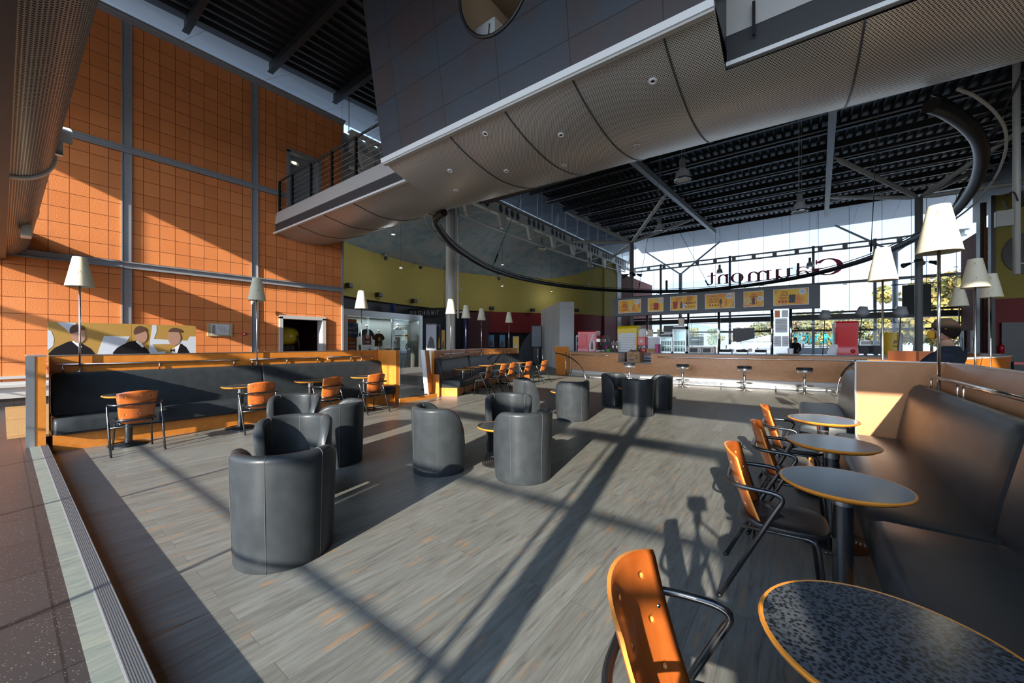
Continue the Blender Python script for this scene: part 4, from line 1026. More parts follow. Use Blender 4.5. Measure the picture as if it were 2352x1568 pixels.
def make_lamp(label, shade_m, zb, z0=2.37, z1=2.82):
    t = thing('pole_lamp', label, 'lamp', group='tall cone shade lamps')
    m = MB(); m.cyl((0, 0, 0), (0, 0, z0 - zb + .12), .0125, seg=10); m.build('pole', CHROME, t)
    m = MB(); H = z1 - z0
    m.lathe([(.158, z0 - zb), (.160, z0 - zb + .004), (.078, z1 - zb), (.074, z1 - zb), (.154, z0 - zb + .006)], 32, cap=False); m.rings([[(r_ * cos(a), r_ * sin(a), z1 - zb - .002) for a in [2 * pi * k / 32 for k in range(32)]] for r_ in (.076, .02)], cap=False); sh = m.build('lamp_shade', shade_m, t, auto=True)
    m = MB(); rnd = random.Random(3)
    for k in range(9):
        a0_ = rnd.uniform(0, 2 * pi); f0 = rnd.uniform(.12, .85)
        for j in range(4):
            a = a0_ + rnd.uniform(-.13, .13); f = f0 + rnd.uniform(-.05, .05); rr = .160 + (.078 - .160) * f + .0004
            c = Vector((rr * cos(a), rr * sin(a), z0 - zb + H * f)); e1 = Vector((-sin(a), cos(a), 0)); e2 = Vector((-.18 * cos(a), -.18 * sin(a), 1)).normalized()
            m.face([c + e1 * (.005 * cos(q)) + e2 * (.005 * sin(q)) for q in [pi * i / 4 for i in range(8)]])
    m.build('pinholes', mat('pinhole_brown', (.25, .2, .12), .8), sh)
    m = MB(); m.cyl((0, 0, z0 - zb + .05), (0, 0, z0 - zb + .2), .02, seg=10); m.build('bulb_holder', BLACK, t)
    m = MB(); m.lathe([(0, 0), (.035, 0), (.035, .008), (0, .012)], 16); m.build('foot_plate', CHROME, t)
    return t
def make_stool(label):
    t = thing('bar_stool', label, 'stool', group='chrome bar stools at the counter')
    m = MB(); m.lathe([(0, .70), (.19, .70), (.205, .72), (.205, .755), (.19, .775), (0, .78)], 32); m.build('seat_pad', LEATHER, t, auto=True)
    m = MB(); m.lathe([(0, .62), (.17, .625), (.20, .65), (.205, .70), (0, .70)], 32); m.build('seat_ring', ALU, t, auto=True)
    m = MB(); m.cyl((0, 0, .03), (0, 0, .64), .035); m.build('column', CHROME, t)
    m = MB(); m.tube([(.22 * cos(a), .22 * sin(a), .24) for a in [2 * pi * k / 28 for k in range(28)]], .011, 8, close=True); m.cyl((-.22, 0, .24), (.22, 0, .24), .008, seg=8); m.build('foot_ring', CHROME, t)
    m = MB(); m.lathe([(0, 0), (.22, 0), (.225, .012), (.1, .03), (.04, .05), (0, .05)], 32); m.build('base', CHROME, t, auto=True)
    return t

# ================================================================ FURNITURE PLACED
def face(p, q): return math.atan2(q[1] - p[1], q[0] - p[0])
G1, G2, G3, G4 = (-3.75, 1.95), (-2.85, 3.52), (-3.95, 6.95), (-3.15, 8.65)
tubs = [((-2.99, 1.24), G1, 'large nearest black tub armchair with its back to the viewer'),
        ((-3.95, 1.72), (-3.1, 1.15), 'black tub armchair opening towards the viewer right behind the nearest one'),
        ((-4.71, 2.55), (-5.4, 1.95), 'black tub armchair with its back turned right of the nearest pair'),
        ((-5.64, 2.46), (-4.8, 1.7), 'black tub armchair opening forward in front of the second bench chair'),
        ((-3.44, 3.15), (-3.1, 4.1), 'black tub armchair with a dark domed shadow at its foot, left of the low table'),
        ((-2.50, 3.54), (-3.2, 3.75), 'black tub armchair standing right of the low table at centre floor'),
        ((-3.30, 4.32), (-2.7, 3.3), 'black tub armchair opening forward behind the low table at centre floor'),
        ((-4.52, 6.62), (-3.8, 7.2), 'black tub armchair near the curved banquette with its back turned'),
        ((-3.60, 6.80), (-4.3, 7.2), 'black tub armchair with rounded arm seen alone in front of the arched handrail'),
        ((-3.55, 8.90), (-2.9, 8.7), 'left black tub armchair of the far three before the bar'),
        ((-2.72, 8.05), (-3.1, 9.0), 'front black tub armchair of the far three before the bar, back turned'),
        ((-2.62, 9.10), (-3.3, 8.8), 'right black tub armchair of the far three before the bar')]
proto = None
for (p, q, lab) in tubs:
    if proto is None: proto = o = make_tub(lab)
    else: o = copy_tree(proto, label=lab)
    o.location = (p[0], p[1], 0); o.rotation_euler.z = face(p, q)
chairs = [((-7.48, 1.13), 178, 'orange plywood chair nearest the left end of the long banquette'),
          ((-7.48, 2.66), 176, 'second orange plywood chair along the long banquette, beside the tub armchairs'),
          ((-7.45, 3.85), 184, 'third orange plywood chair along the long banquette'),
          ((-7.46, 4.83), 180, 'orange plywood chair at the right end of the long banquette'),
          ((-7.40, 8.45), 205, 'orange plywood chair seen from the side at the first table of the curved banquette'),
          ((-7.62, 9.45), 190, 'orange plywood chair second along the curved banquette'),
          ((-7.92, 10.35), 185, 'orange plywood chair third along the curved banquette'),
          ((-8.02, 11.45), 182, 'orange plywood chair fourth along the curved banquette'),
          ((-8.00, 12.50), 180, 'farthest orange plywood chair along the curved banquette'),
          ((-.15, 1.10), 7, 'nearest orange plywood chair, cut by the bottom edge beside the large tabletop'),
          ((-.10, 2.84), 4, 'orange plywood chair second from the viewer at the right tables'),
          ((-.04, 3.80), 3, 'orange plywood chair third from the viewer at the right tables'),
          ((-.04, 4.82), 3, 'farthest orange plywood chair at the right tables')]
proto = None
for (p, a, lab) in chairs:
    if proto is None: proto = o = make_chair(lab)
    else: o = copy_tree(proto, label=lab)
    o.location = (p[0], p[1], 0); o.rotation_euler.z = R(a)
tables = [((-7.96, 1.13), 'round speckled table behind the nearest banquette chair'),
          ((-7.92, 2.54), 'round speckled table second along the long banquette'),
          ((-7.92, 3.75), 'round speckled table third along the long banquette'),
          ((-7.90, 4.94), 'round speckled table at the right end of the long banquette'),
          ((-7.98, 8.22), 'nearest round table at the tip of the curved banquette'),
          ((-8.35, 9.0), 'round table second along the curved banquette'),
          ((-8.62, 10.05), 'round table third along the curved banquette'),
          ((-8.85, 11.15), 'round table fourth along the curved banquette'),
          ((-8.82, 12.25), 'farthest round table along the curved banquette'),
          ((.19, 1.32), 'largest speckled round tabletop in the bottom right corner'),
          ((.19, 2.74), 'round speckled table second from the viewer on the right'),
          ((.20, 3.80), 'round speckled table third from the viewer on the right'),
          ((.19, 4.92), 'round speckled table farthest along the right banquette')]
proto = None
for (p, lab) in tables:
    if proto is None: proto = o = make_table(lab)
    else: o = copy_tree(proto, label=lab)
    o.location = (p[0], p[1], 0)
proto = None
for (p, lab) in (((-3.47, 1.48), 'low round table hidden among the four nearest tub armchairs'), ((-3.0, 3.75), 'low round table with ribbed foot between the centre tub armchairs'), ((-4.05, 7.25), 'low round table between the two tub armchairs near the curved banquette'), ((-3.12, 8.75), 'low round table among the far three tub armchairs')):
    if proto is None: proto = o = make_table(lab, .47, .29, 'low tables between tub armchairs')
    else: o = copy_tree(proto, label=lab)
    o.location = (p[0], p[1], 0)
lamps = [((-8.84, .72), 1.06, SHADE, 'cone shade pole lamp above the left end of the long banquette'),
         ((-8.84, 3.12), 1.06, SHADE, 'cone shade pole lamp in front of the second grey wall post'),
         ((-8.84, 5.45), 1.06, SHADE, 'cone shade pole lamp before the glass display case'),
         ((-8.32, 8.05), 1.06, SHADE, 'cone shade pole lamp at the tip of the curved banquette'),
         ((-9.30, 9.72), 1.06, SHADE, 'cone shade pole lamp in front of the round white column'),
         ((-9.62, 10.9), 1.06, SHADE, 'third cone shade pole lamp along the curved banquette'),
         ((-9.84, 12.9), 1.06, SHADE, 'farthest cone shade pole lamp along the curved banquette'),
         ((.93, 7.35), 0, SHADE, 'bright cone shade pole lamp in front of the circular rail on the right'),
         ((1.075, 5.40), 1.03, SHADE, 'largest brightest cone shade pole lamp, crossing the man in navy'),
         ((3.01, 13.5), 0, SHADE, 'smallest shaded cone pole lamp at the brick wing'),
         ((2.21, 9.16), 0, SHADE, 'cone shade pole lamp above the curved orange counter'),
         ((2.92, 11.3), 0, SHADE, 'rightmost cone shade pole lamp by the dark red wall')]
protos = {}
for (p, zb, sm, lab) in lamps:
    if zb not in protos: protos[zb] = o = make_lamp(lab, sm, zb)
    else: o = copy_tree(protos[zb], label=lab)
    o.location = (p[0], p[1], zb)
stools = [((-4.9, 13.6), 'chrome bar stool under the cardboard box'), ((-3.21, 14.08), 'chrome bar stool second from the cardboard box'), ((-1.39, 14.15), 'chrome bar stool third from the cardboard box'), ((.13, 14.3), 'chrome bar stool nearest the tan end panel')]
proto = None
for (p, lab) in stools:
    if proto is None: proto = o = make_stool(lab)
    else: o = copy_tree(proto, label=lab)
    o.location = (p[0], p[1], 0)

# ================================================================ THINGS ON THE TERRACOTTA WALL
GOLD = mat('gold_print', (.42, .25, .065), .4); SILV = mat('silver_print', (.58, .62, .68), .35); SUIT = mat('black_print', (.010, .010, .012), .35); FLESH = mat('tan_print', (.42, .24, .17), .5); FLESHD = mat('brown_print', (.10, .05, .035), .5)
t = thing('film_billboard', 'wide gold and silver billboard with three dark suited figures behind the long banquette', 'billboard', (XW + .5, .61, 1.0))
Wd, Hd = 2.60, .98
m = MB(); m.b2((-.03, 0, 0), (0, 1.33, Hd)); m.build('left_board', GOLD, t)
for y in (.4, 2.2): m = MB(); m.b2((-.30, y - .03, -.885), (-.03, y + .03, -.85)); m.b2((-.09, y - .03, -.885), (-.035, y + .03, .6)); m.build('stand_leg', DKGREY, t)
m = MB(); m.b2((-.03, 1.335, 0), (0, Wd, Hd)); m.build('right_board', GOLD, t)
def flat(name, pts, mm, d=.002):
    m = MB(); m.extr([(d - .002, y * Wd, z * Hd) for y, z in pts], (.0025, 0, 0)); m.build(name, mm, t)
def ell(cy, cz, ry, rz, n=24, a0=0, a1=2 * pi): return [(cy + ry * cos(a0 + (a1 - a0) * k / n), cz + rz * sin(a0 + (a1 - a0) * k / n)) for k in range(n + (a1 - a0 < 6.2))]
flat('silver_shape', [(.0, .35), (.03, .45), (.035, .62), (.02, .78), (0, .82)], SILV, .002)
flat('silver_shape', [(.05, .99), (.16, .99), (.15, .75), (.13, .72), (.10, .84)], SILV, .002)
flat('silver_shape', [(.27, .0), (.30, .38), (.33, .69), (.50, .68), (.47, .5), (.40, .2), (.38, 0)], SILV, .002)
flat('silver_shape', [(.62, 0), (.64, .5), (.66, .99), (.69, .99), (.69, .8), (.67, .62), (.93, .58), (.95, .70), (1.0, .70), (1.0, 0), (.9, 0), (.89, .5), (.66, .48), (.70, .28), (.76, .3), (.73, 0)], SILV, .002)
def figure(c, s, headx):
    flat('dark_suit', [(c - .14 * s, 0), (c - .14 * s, .28), (c - .11 * s, .40), (c - .03 * s, .55), (c + .02 * s, .57), (c + .10 * s, .38), (c + .135 * s, .22), (c + .14 * s, 0)], SUIT, .004)
    flat('collar', [(c - .01 + headx, .55), (c + .035 + headx, .40), (c + .05 + headx, .42), (c + .015 + headx, .58)], PAPER, .006)
    flat('head', ell(c + headx + .03, .70, .042, .19), FLESH, .008)
    flat('hair', ell(c + headx + .022, .80, .046, .155, 20, .25, pi + .5), FLESHD, .010)
figure(.145, 1.0, .0); figure(.52, .95, .03)
flat('dark_suit', [(.83, 0), (.85, .3), (.88, .50), (.92, .40), (.955, .2), (.965, 0)], SUIT, .004)
flat('shirt_front', [(.79, 0), (.81, .35), (.87, .50), (.845, .2), (.83, 0)], PAPER, .005)
flat('bow_tie', [(.795, .27), (.795, .37), (.81, .33), (.825, .37), (.825, .27), (.81, .31)], SUIT, .009)
flat('head', ell(.825, .66, .05, .21), FLESH, .008); flat('hair', ell(.832, .80, .055, .13, 20, .15, pi - .1), FLESHD, .010)
t = thing('evacuation_plan', 'framed evacuation plan hanging on the terracotta wall right of the billboard', 'notice', (XW, 3.90, 1.90))
m = MB(); m.b2((.0, -.31, -.19), (.03, .31, .19)); m.build('frame', mat('beige_frame', (.55, .45, .28), .5), t)
m = MB(); m.b2((.03, -.22, -.15), (.035, .22, .16)); m.build('plan_sheet', PAPER, t)
m = MB()
for k in range(6): m.b2((.035, -.08 + .02 * k, .10 - .035 * k), (.037, .16 + .008 * k, .104 - .035 * k)); m.b2((.035, -.05 + .05 * k, .0 - .02 * k), (.037, -.045 + .05 * k, .12 - .02 * k))
m.b2((.035, -.20, -.12), (.037, -.12, .14)); m.build('plan_drawing', mat('plan_grey', (.3, .33, .3), .8), t)
t = thing('fire_alarm_button', 'small red fire alarm call point on the terracotta wall', 'alarm', (XW, 4.50, 1.79))
m = MB(); m.box((.03, 0, 0), (.05, .09, .09), bev=.006); m.build('case', BRED, t)
m = MB(); m.b2((.055, -.02, -.02), (.06, .03, .02)); m.build('button', PAPER, t)
t = thing('wall_detector', 'small white detector box on the second grey wall post', 'sensor', (XW + .16, 4.68, 2.78))
m = MB(); m.box((.03, 0, 0), (.07, .07, .14), bev=.015); m.build('case', PAPER, t)
m = MB(); m.sphere((.065, 0, -.03), .02); m.build('lens', DKGREY, t)
pm = [at_z(15, 1008, FH), at_z(13, 932, FH)]
t = MB(); t.b2((-13.65, .045, FH), (-9.12, 1.3, FH + .012))
tag(t.build('door_mat', mat('coir', (.40, .22, .07), .95, bump=.6, bscale=120)), 'sunlit tan coir mat on the dark tiles behind the banquette end', 'mat')
m = MB()

# ================================================================ COLUMNS, STRUTS
t = thing('round_column', 'thick round offwhite column behind the curved banquette', 'column', (-13.45, 13.0, 0))
m = MB(); m.cyl((0, 0, FH), (0, 0, 8.9), .225, seg=28); m.build('shaft', STEELW, t)
m = MB(); m.cyl((.28, .22, 2.7), (.28, .22, 8.9), .06, seg=10); m.build('rain_pipe', STEELW, t)
for z in (3.0, 4.1, 5.4, 6.3):
    m = MB(); m.cyl((.1, .1, z), (.36, .28, z), .025, seg=8); m.sphere((.40, .3, z), .05, 10, 8); m.build('pipe_bracket', STEELW, t)
def tree(x, y, zn, ends, lab):
    t = thing('branching_column', lab, 'column', (x, y, 0))
    m = MB(); m.cyl((0, 0, 0), (0, 0, zn), .155, seg=20); m.build('shaft', mat('column_grey', (.36, .36, .35), .45), t)
    for z in (2.4, 3.9, 4.9):
        m = MB(); m.cyl((0, 0, z), (0, 0, z + .05), .163, seg=20); m.build('joint_band', GREY, t)
    for e in ends:
        v = Vector(e) - Vector((x, y, 0)); a = Vector((0, 0, zn)); d = (v - a).normalized()
        m = MB(); m.tube([a + d * .1, a + d * .5, a.lerp(v, .5), v - d * .5, v], [.05, .12, .12, .12, .04], 12); m.build('branch', STEELW, t)
    return t
tree(-10.3, 29.1, 9.25, [(-13.5, 24.6, zc(24.6) - .5), (-6.6, 25, zc(25) - .6), (-6.6, 32.4, zc(32.4) - .6), (XT, 33.5, 9.3), (XT, 25.5, 9.1)], 'left branching steel column at the glass front')
tree(5.1, 29.3, 9.25, [(1.4, 25.3, zc(25) - .6), (1.4, 33, zc(33) - .6), (8.2, 26.5, zc(26) - .5), (8.4, 32.3, zc(32) - .5), (8.9, 29.0, 9.1)], 'right branching steel column behind the cone shade lamps')
def spots(c, n, lab, grp='stage spotlights'):
    t = thing('spotlight_cluster', lab, 'spotlights', c)
    for k in range(n):
        a = -pi / 2 + (k - (n - 1) / 2) * 1.1
        d = Vector((cos(a), sin(a), -.35)).normalized(); p = d * .42
        m = MB(); m.tube([p, p + d * .16, p + d * .28, p + d * .36], [.07, .085, .12, .13], 12); h_ = m.build('spot_head', BLACK, t)
        m = MB(); m.cyl((0, 0, .0), p, .02, seg=6); m.build('spot_arm', BLACK, t)
    m = MB(); m.lathe([(.16, -.05), (.18, -.05), (.18, .05), (.16, .05)], 20, cap=False); m.build('clamp_ring', BLACK, t)
    return t
spots((-10.3, 29.1, 6.9), 4, 'cluster of black spotlights clamped to the left branching column')
spots((5.1, 29.3, 5.9), 3, 'cluster of black spotlights clamped to the right branching column')
spots((-13.3, 12.6, 7.9), 2, 'two black spotlights high on the round offwhite column')
q = at_t(2335, 400, 12)
t = thing('hanging_cable_pipe', 'white vertical pipe with a grey junction box at the right edge', 'pipe', (q.x, q.y, 0))
m = MB(); m.cyl((0, 0, at_t(2335, 630, 12).z), (0, 0, zc(q.y) - .1), .085, seg=12); m.build('pipe', STEELW, t)
m = MB(); z = at_t(2318, 500, 12).z; m.box((-.28, -.1, z), (.36, .2, .5), bev=.01); m.build('junction_box', GREYL, t)
m = MB(); m.tube(smooth_path([(-.2, -.1, z + .25), (-.3, -.15, z + .6), (-.1, -.1, z + .8), (0, -.1, z + .5)], 6), .02, 6); m.build('cable', BLACK, t)
m = MB(); m.cyl((0, 0, at_t(2335, 605, 12).z), (.8, .3, at_t(2335, 605, 12).z), .025, seg=8); m.build('side_arm', STEELW, t)

# ================================================================ SUSPENDED OVAL RAIL
RP = [(-7.6, 7.1), (-8.26, 7.39), (-8.93, 8.2), (-9.9, 9.67), (-10.88, 11.76), (-11.62, 13.91), (-12.02, 16.97), (-11.5, 20.7), (-10.0, 24.1), (-7.96, 26.5), (-5.49, 27.6), (-2.91, 27.3), (-.68, 26.0), (1.09, 23.95), (2.35, 21.4), (3.09, 18.4), (3.32, 15.7), (3.15, 13.3), (2.87, 11.6), (2.54, 10.3), (2.19, 9.37), (1.81, 8.6), (1.55, 8.2)]
RS = smooth_path([(x, y, 5.0) for x, y in RP], 6)
t = thing('oval_lighting_rail', 'big black oval lighting rail hung on cables above the bar', 'rail', (0, 0, 0))
m = MB(); m.tube(RS, .105, 12); m.build('main_tube', BLACK, t, auto=True)
def off(P, d, dz):
    o_ = []
    for i, p in enumerate(P):
        a = P[max(0, i - 1)]; b = P[min(len(P) - 1, i + 1)]; tt = (b - a).normalized(); o_.append(p + Vector((tt.y, -tt.x, 0)) * d + Vector((0, 0, dz)))
    return o_
m = MB(); m.tube(off(RS, .0, .17), .018, 8); m.build('upper_wire_rod', BLACK, t)
RO = off(RS, -.28, .06); m = MB(); m.tube(RO, .022, 8); m.build('outer_conduit', GREYL, t)
for i in range(4, len(RS) - 4, 9):
    m = MB(); m.cyl(RS[i], RO[i], .012, seg=6); m.build('spacer', BLACK, t)
for i, (tx, ty) in ((30, (-8.5, 14.0)), (52, (-5.5, 20)), (62, (-6.8, 22)), (84, (1.8, 14)), (96, (5, 12)), (110, (4.0, 6.0))):
    p = RS[i]; tp = Vector((tx, ty, zc(ty) - .45)); d = (tp - p).normalized()
    m = MB(); m.cyl(p + Vector((0, 0, .1)), tp, .013, seg=6); m.cyl(p + d * .35, p + d * .75, .035, seg=8); m.build('suspension_cable', BLACK, t)
for i in (56, 66, 74):
    p = RS[i]; m = MB(); m.b2((p.x - .06, p.y - .06, 5.0), (p.x + .06, p.y + .06, 5.75)); m.build('bracket_post', BLACK, t)
p1, p2 = RS[56], RS[74]
m = MB(); m.grid(lambda u, v: RS[56 + int(18 * u + .5)] + Vector((0, .1, .1 + .55 * v)), 18, 1, uv=None); m.build('clear_screen', GLASSB, t)

# ================================================================ PENDANTS
def make_pendant(lab):
    t = thing('pendant_lamp', lab, 'lamp', group='industrial dome pendants')
    m = MB(); m.lathe([(.225, 0), (.235, .01), (.23, .04), (.21, .10), (.19, .20), (.15, .29), (.085, .35), (.08, .36)], 28, cap=False); m.build('dome', mat('ribbed_acrylic', (.56, .58, .61), .15, .15), t, auto=True)
    m = MB(); m.lathe([(.20, .0), (.24, .0), (.245, .03), (.235, .05), (.2, .04)], 28, cap=False); m.build('rim', CHROME, t, auto=True)
    m = MB(); m.lathe([(0, .34), (.085, .35), (.085, .62), (.05, .66), (0, .67)], 20); m.build('ballast_housing', mat('housing_grey', (.2, .205, .215), .4), t, auto=True)
    m = MB(); m.lathe([(0, .02), (.21, .02)], 24, cap=False); m.build('diffuser', mat('diffuser_white', (.75, .77, .8), .3), t)
    m = MB()
    for a in (.3, 2.4, 4.5): m.cyl((.05 * cos(a), .05 * sin(a), .64), (.05 * cos(a), .05 * sin(a), 6.0), .004, seg=5)
    m.build('suspension_wires', GREY, t)
    return t
pend = [((-2.75, 12.06, 6.3), 'largest dome pendant just under the footbridge belly'), ((.02, 16.27, 5.95), 'dome pendant right of the ceiling beam above the bar'), ((-4.95, 17.53, 6.45), 'dome pendant below the left branching struts'), ((-12.3, 19.36, 7.1), 'dome pendant hanging before the truss and cloud painted ceiling'), ((-12.26, 25.8, 7.1), 'small dome pendant near the far end of the truss'), ((-4.98, 33.77, 7.0), 'small dome pendant in front of the letter t of the window sign'), ((.63, 35.47, 7.1), 'small dome pendant in front of the letter u of the window sign'), ((7.4, 15.2, 6.2), 'dark dome pendant at the right edge by the pipe')]
proto = None
for (c, lab) in pend:
    if proto is None: proto = o = make_pendant(lab)
    else: o = copy_tree(proto, label=lab)
    o.location = c
    for ch in o.children:
        if ch.name.startswith('suspension_wires'):
            ch.scale.z = 1.0

# ================================================================ WINDOW SIGN (seen from behind, so mirrored)
def strip(mb, pts_in, pts_out, d):
    for i in range(len(pts_in) - 1):
        mb.extr([pts_in[i], pts_in[i + 1], pts_out[i + 1], pts_out[i]], d)
t = thing('window_sign', 'raspberry red mirrored word Gaumont on the glass front', 'sign', (0, 0, 0))
YL = YF - .02
LA = at_y(1938, 610, YL); LB = at_y(1630, 634, YL)
H_ = 1.32; base_z = at_y(1900, 632, YL).z
def letter(name, x0, wdt, parts):
    m = MB()
    for kind, a in parts:
        if kind == 'r':
            x, z, w_, h_ = a
            m.b2((x0 - (x + w_) * wdt, YL - .06, base_z + z * H_), (x0 - x * wdt, YL, base_z + (z + h_) * H_))
        else:
            cx_, cz_, rx, rz, tk, th, a0_, a1_ = a
            n = 28; pi_, po = [], []
            for k in range(n + 1):
                an = a0_ + (a1_ - a0_) * k / n
                po.append(Vector((x0 - (cx_ + rx * cos(an)) * wdt, YL, base_z + (cz_ + rz * sin(an)) * H_)))
                pi_.append(Vector((x0 - (cx_ + (rx - tk) * cos(an)) * wdt, YL, base_z + (cz_ + (rz - th) * sin(an)) * H_)))
            strip(m, pi_, po, (0, -.06, 0))
    m.build(name, SIGNRED, t)
span = LA.x - LB.x
def lx(f): return LA.x - span * f
W1 = span
serif = lambda x, z, w_: ('r', (x - w_ / 2, z, w_, .035))
letter('letter', lx(0), span * .215, [('a', (.47, .5, .46, .5, .19, .06, R(35), R(325))), ('r', (.74, .06, .15, .40)), ('r', (.60, .42, .40, .045)), ('r', (.80, .70, .05, .26))])
letter('letter', lx(.225), span * .105, [('a', (.42, .20, .40, .21, .17, .045, R(20), R(360))), ('r', (.66, .02, .20, .42)), ('a', (.42, .46, .44, .20, .16, .05, R(0), R(165))), ('r', (.66, 0, .34, .04))])
letter('letter', lx(.34), span * .145, [('r', (.14, .18, .16, .46)), ('r', (0, .60, .3, .04)), ('a', (.46, .22, .32, .22, .14, .06, R(180), R(360))), ('r', (.70, 0, .16, .64)), ('r', (.56, .60, .3, .04)), ('r', (.72, 0, .28, .04))])
letter('letter', lx(.495), span * .205, [('r', (.08, 0, .11, .64)), ('r', (0, .60, .15, .04)), serif(.135, 0, .25), ('a', (.33, .42, .2, .22, .1, .06, R(0), R(165))), ('r', (.43, 0, .11, .46)), serif(.485, 0, .25), ('a', (.68, .42, .2, .22, .1, .06, R(0), R(165))), ('r', (.78, 0, .11, .46)), serif(.835, 0, .25)])
letter('letter', lx(.71), span * .11, [('a', (.5, .32, .48, .33, .2, .04, 0, 2 * pi))])
letter('letter', lx(.825), span * .125, [('r', (.12, 0, .17, .64)), ('r', (0, .60, .25, .04)), serif(.2, 0, .4), ('a', (.48, .40, .34, .24, .16, .06, R(0), R(165))), ('r', (.66, 0, .16, .44)), serif(.76, 0, .44)])
letter('letter', lx(.95), span * .075, [('r', (.25, .12, .26, .72)), ('r', (0, .60, .95, .045)), ('a', (.62, .18, .37, .19, .2, .05, R(180), R(330)))])

# ================================================================ BAR COUNTER
AC = smooth_path([(-8.5, 15.85, 0), (-7.2, 15.35, 0), (-5.6, 14.98, 0), (-4.2, 14.78, 0), (-2.8, 14.72, 0), (-1.0, 14.85, 0), (.8, 15.2, 0), (2.6, 15.75, 0)], 5)
cpath = [(p.x, p.y) for p in AC]
def seg(xa, xb): return [q for q in cpath if xa <= q[0] <= xb]
def on_c(x):
    for i in range(len(cpath) - 1):
        if cpath[i][0] <= x <= cpath[i + 1][0]:
            f = (x - cpath[i][0]) / (cpath[i + 1][0] - cpath[i][0]); return cpath[i][1] + f * (cpath[i + 1][1] - cpath[i][1])
    return cpath[-1][1]
t = thing('bar_counter', 'long curved orange wood bar counter with chrome rails and white kick strip', 'counter', (0, 0, 0))
BARW = wood('bar_veneer', (.66, .31, .135), (.76, .38, .18), .35, (2, 2, 3), .3)
SA, SB, SC = seg(-8.6, -5.75), seg(-5.75, -4.75), seg(-4.75, 2.7)
SB = [SA[-1]] + SB + [SC[0]]
for s_, zt in ((SA, 1.10), (SB, .72), (SC, 1.10)):
    m = MB(); m.sweep(s_, [(0, .30), (0, zt), (.06, zt), (.06, .30)]); m.build('front_panel', BARW, t, auto=True)
    m = MB(); m.sweep(s_, [(-.04, zt), (-.04, zt + .035), (.75, zt + .035), (.75, zt)]); m.build('worktop', mat('grey_worktop', (.22, .23, .24), .25), t, auto=True)
m = MB(); m.sweep(cpath, [(.10, 0), (.10, .30), (.16, .30), (.16, 0)]); m.build('kick_strip', WHITE, t, auto=True)
m = MB(); m.sweep(cpath, [(.68, 0), (.68, .72), (.74, .72), (.74, 0)]); m.build('rear_panel', BARW, t, auto=True)
for s_ in (SA, SC):
    e = s_[-1] if s_ is SA else s_[0]
    m = MB(); m.b2((e[0] - .02, e[1], .72), (e[0] + .02, e[1] + .74, 1.1)); m.build('end_cheek', BARW, t)
m = MB(); m.b2((cpath[0][0] - .03, cpath[0][1], 0), (cpath[0][0] + .01, cpath[0][1] + .74, 1.1)); m.build('end_cheek', GREYL, t)
def offset(P, d, z):
    P = [Vector((x, y, z)) for x, y in P]; return off(P, d, 0)
for s_ in (SA[1:-1], SC[1:]):
    pp = offset(s_, .09, .99); m = MB(); m.tube(pp, .018, 8); r = m.build('hand_rail', CHROME, t)
    for i in range(0, len(pp), 4):
        m = MB(); q = offset(s_, .0, .99)[i]; m.cyl(pp[i], q, .012, seg=8); m.build('rail_bracket', CHROME, r)
for d, z in ((.30, .16), (.42, .13)):
    pp = offset(cpath[1:], d, z); m = MB(); m.tube(pp, .016, 8); r = m.build('foot_rail', CHROME, t)
    for i in range(1, len(pp), 4):
        m = MB(); m.cyl((pp[i].x, pp[i].y, 0), pp[i], .014, seg=8); m.build('rail_leg', CHROME, r)
m = MB(); m.cyl((cpath[0][0] - .1, cpath[0][1] - .25, 0), (cpath[0][0] - .1, cpath[0][1] - .25, 1.1), .03, seg=10); m.build('end_post', ALU, t)

def on_counter(px, zt=1.135, dy=.35):
    # a spot on the counter top in that direction
    y = 15.3
    for _ in range(6): y = on_c(at_y(px, 800, y).x) + dy
    return at_y(px, 800, y)
def arch(c, d, hgt, reach, lab, ball=True):
    t = thing('arched_handrail', lab, 'handrail', c, math.atan2(d[1], d[0]))
    P = [(reach * sin(a), 0, hgt * cos(a)) for a in [pi / 2 * k / 14 for k in range(15)]]
    m = MB(); m.tube(P[:9], .024, 8); m.build('black_grip', BLACK, t)
    m = MB(); m.tube(P[8:], .022, 8); m.build('chrome_foot', CHROME, t)
    m = MB(); m.sphere((0, 0, hgt), .045); m.build('end_ball', CHROME, t)
    return t
a_ = at_y(1275, 811, 15.2); b_ = at_z(1345, 873)
arch((a_.x, a_.y, 0), (b_ - a_), a_.z, (Vector((b_.x, b_.y, 0)) - Vector((a_.x, a_.y, 0))).length, 'arched handrail in front of the narrow orange panel left of the bar')
b_ = at_z(1922, 910, 0)
arch((1.35, 14.2, 0), (b_ - Vector((1.35, 14.2, 0))), .98, (Vector((b_.x, b_.y, 0)) - Vector((1.35, 14.2, 0))).length, 'arched handrail at the bar end beside the tan end panel')
t = thing('orange_screen_panel', 'narrow leaning orange panel at the left end of the bar', 'panel', (0, 0, 0))
c1, c2 = at_y(1278, 855, 16.0), at_y(1306, 855, 16.0)
m = MB(); m.rings([[(c1.x, 16, 0), (c2.x + .05, 16, 0), (c2.x + .05, 16.08, 0), (c1.x, 16.08, 0)], [(c1.x - .12, 16, 1.34), (c2.x, 16, 1.34), (c2.x, 16.08, 1.34), (c1.x - .12, 16.08, 1.34)]], smooth=False); m.build('panel', ORANGE, t)
m = MB(); m.b2((c1.x - .14, 15.99, 1.34), (c2.x + .01, 16.09, 1.36)); m.build('cap', ALU, t)
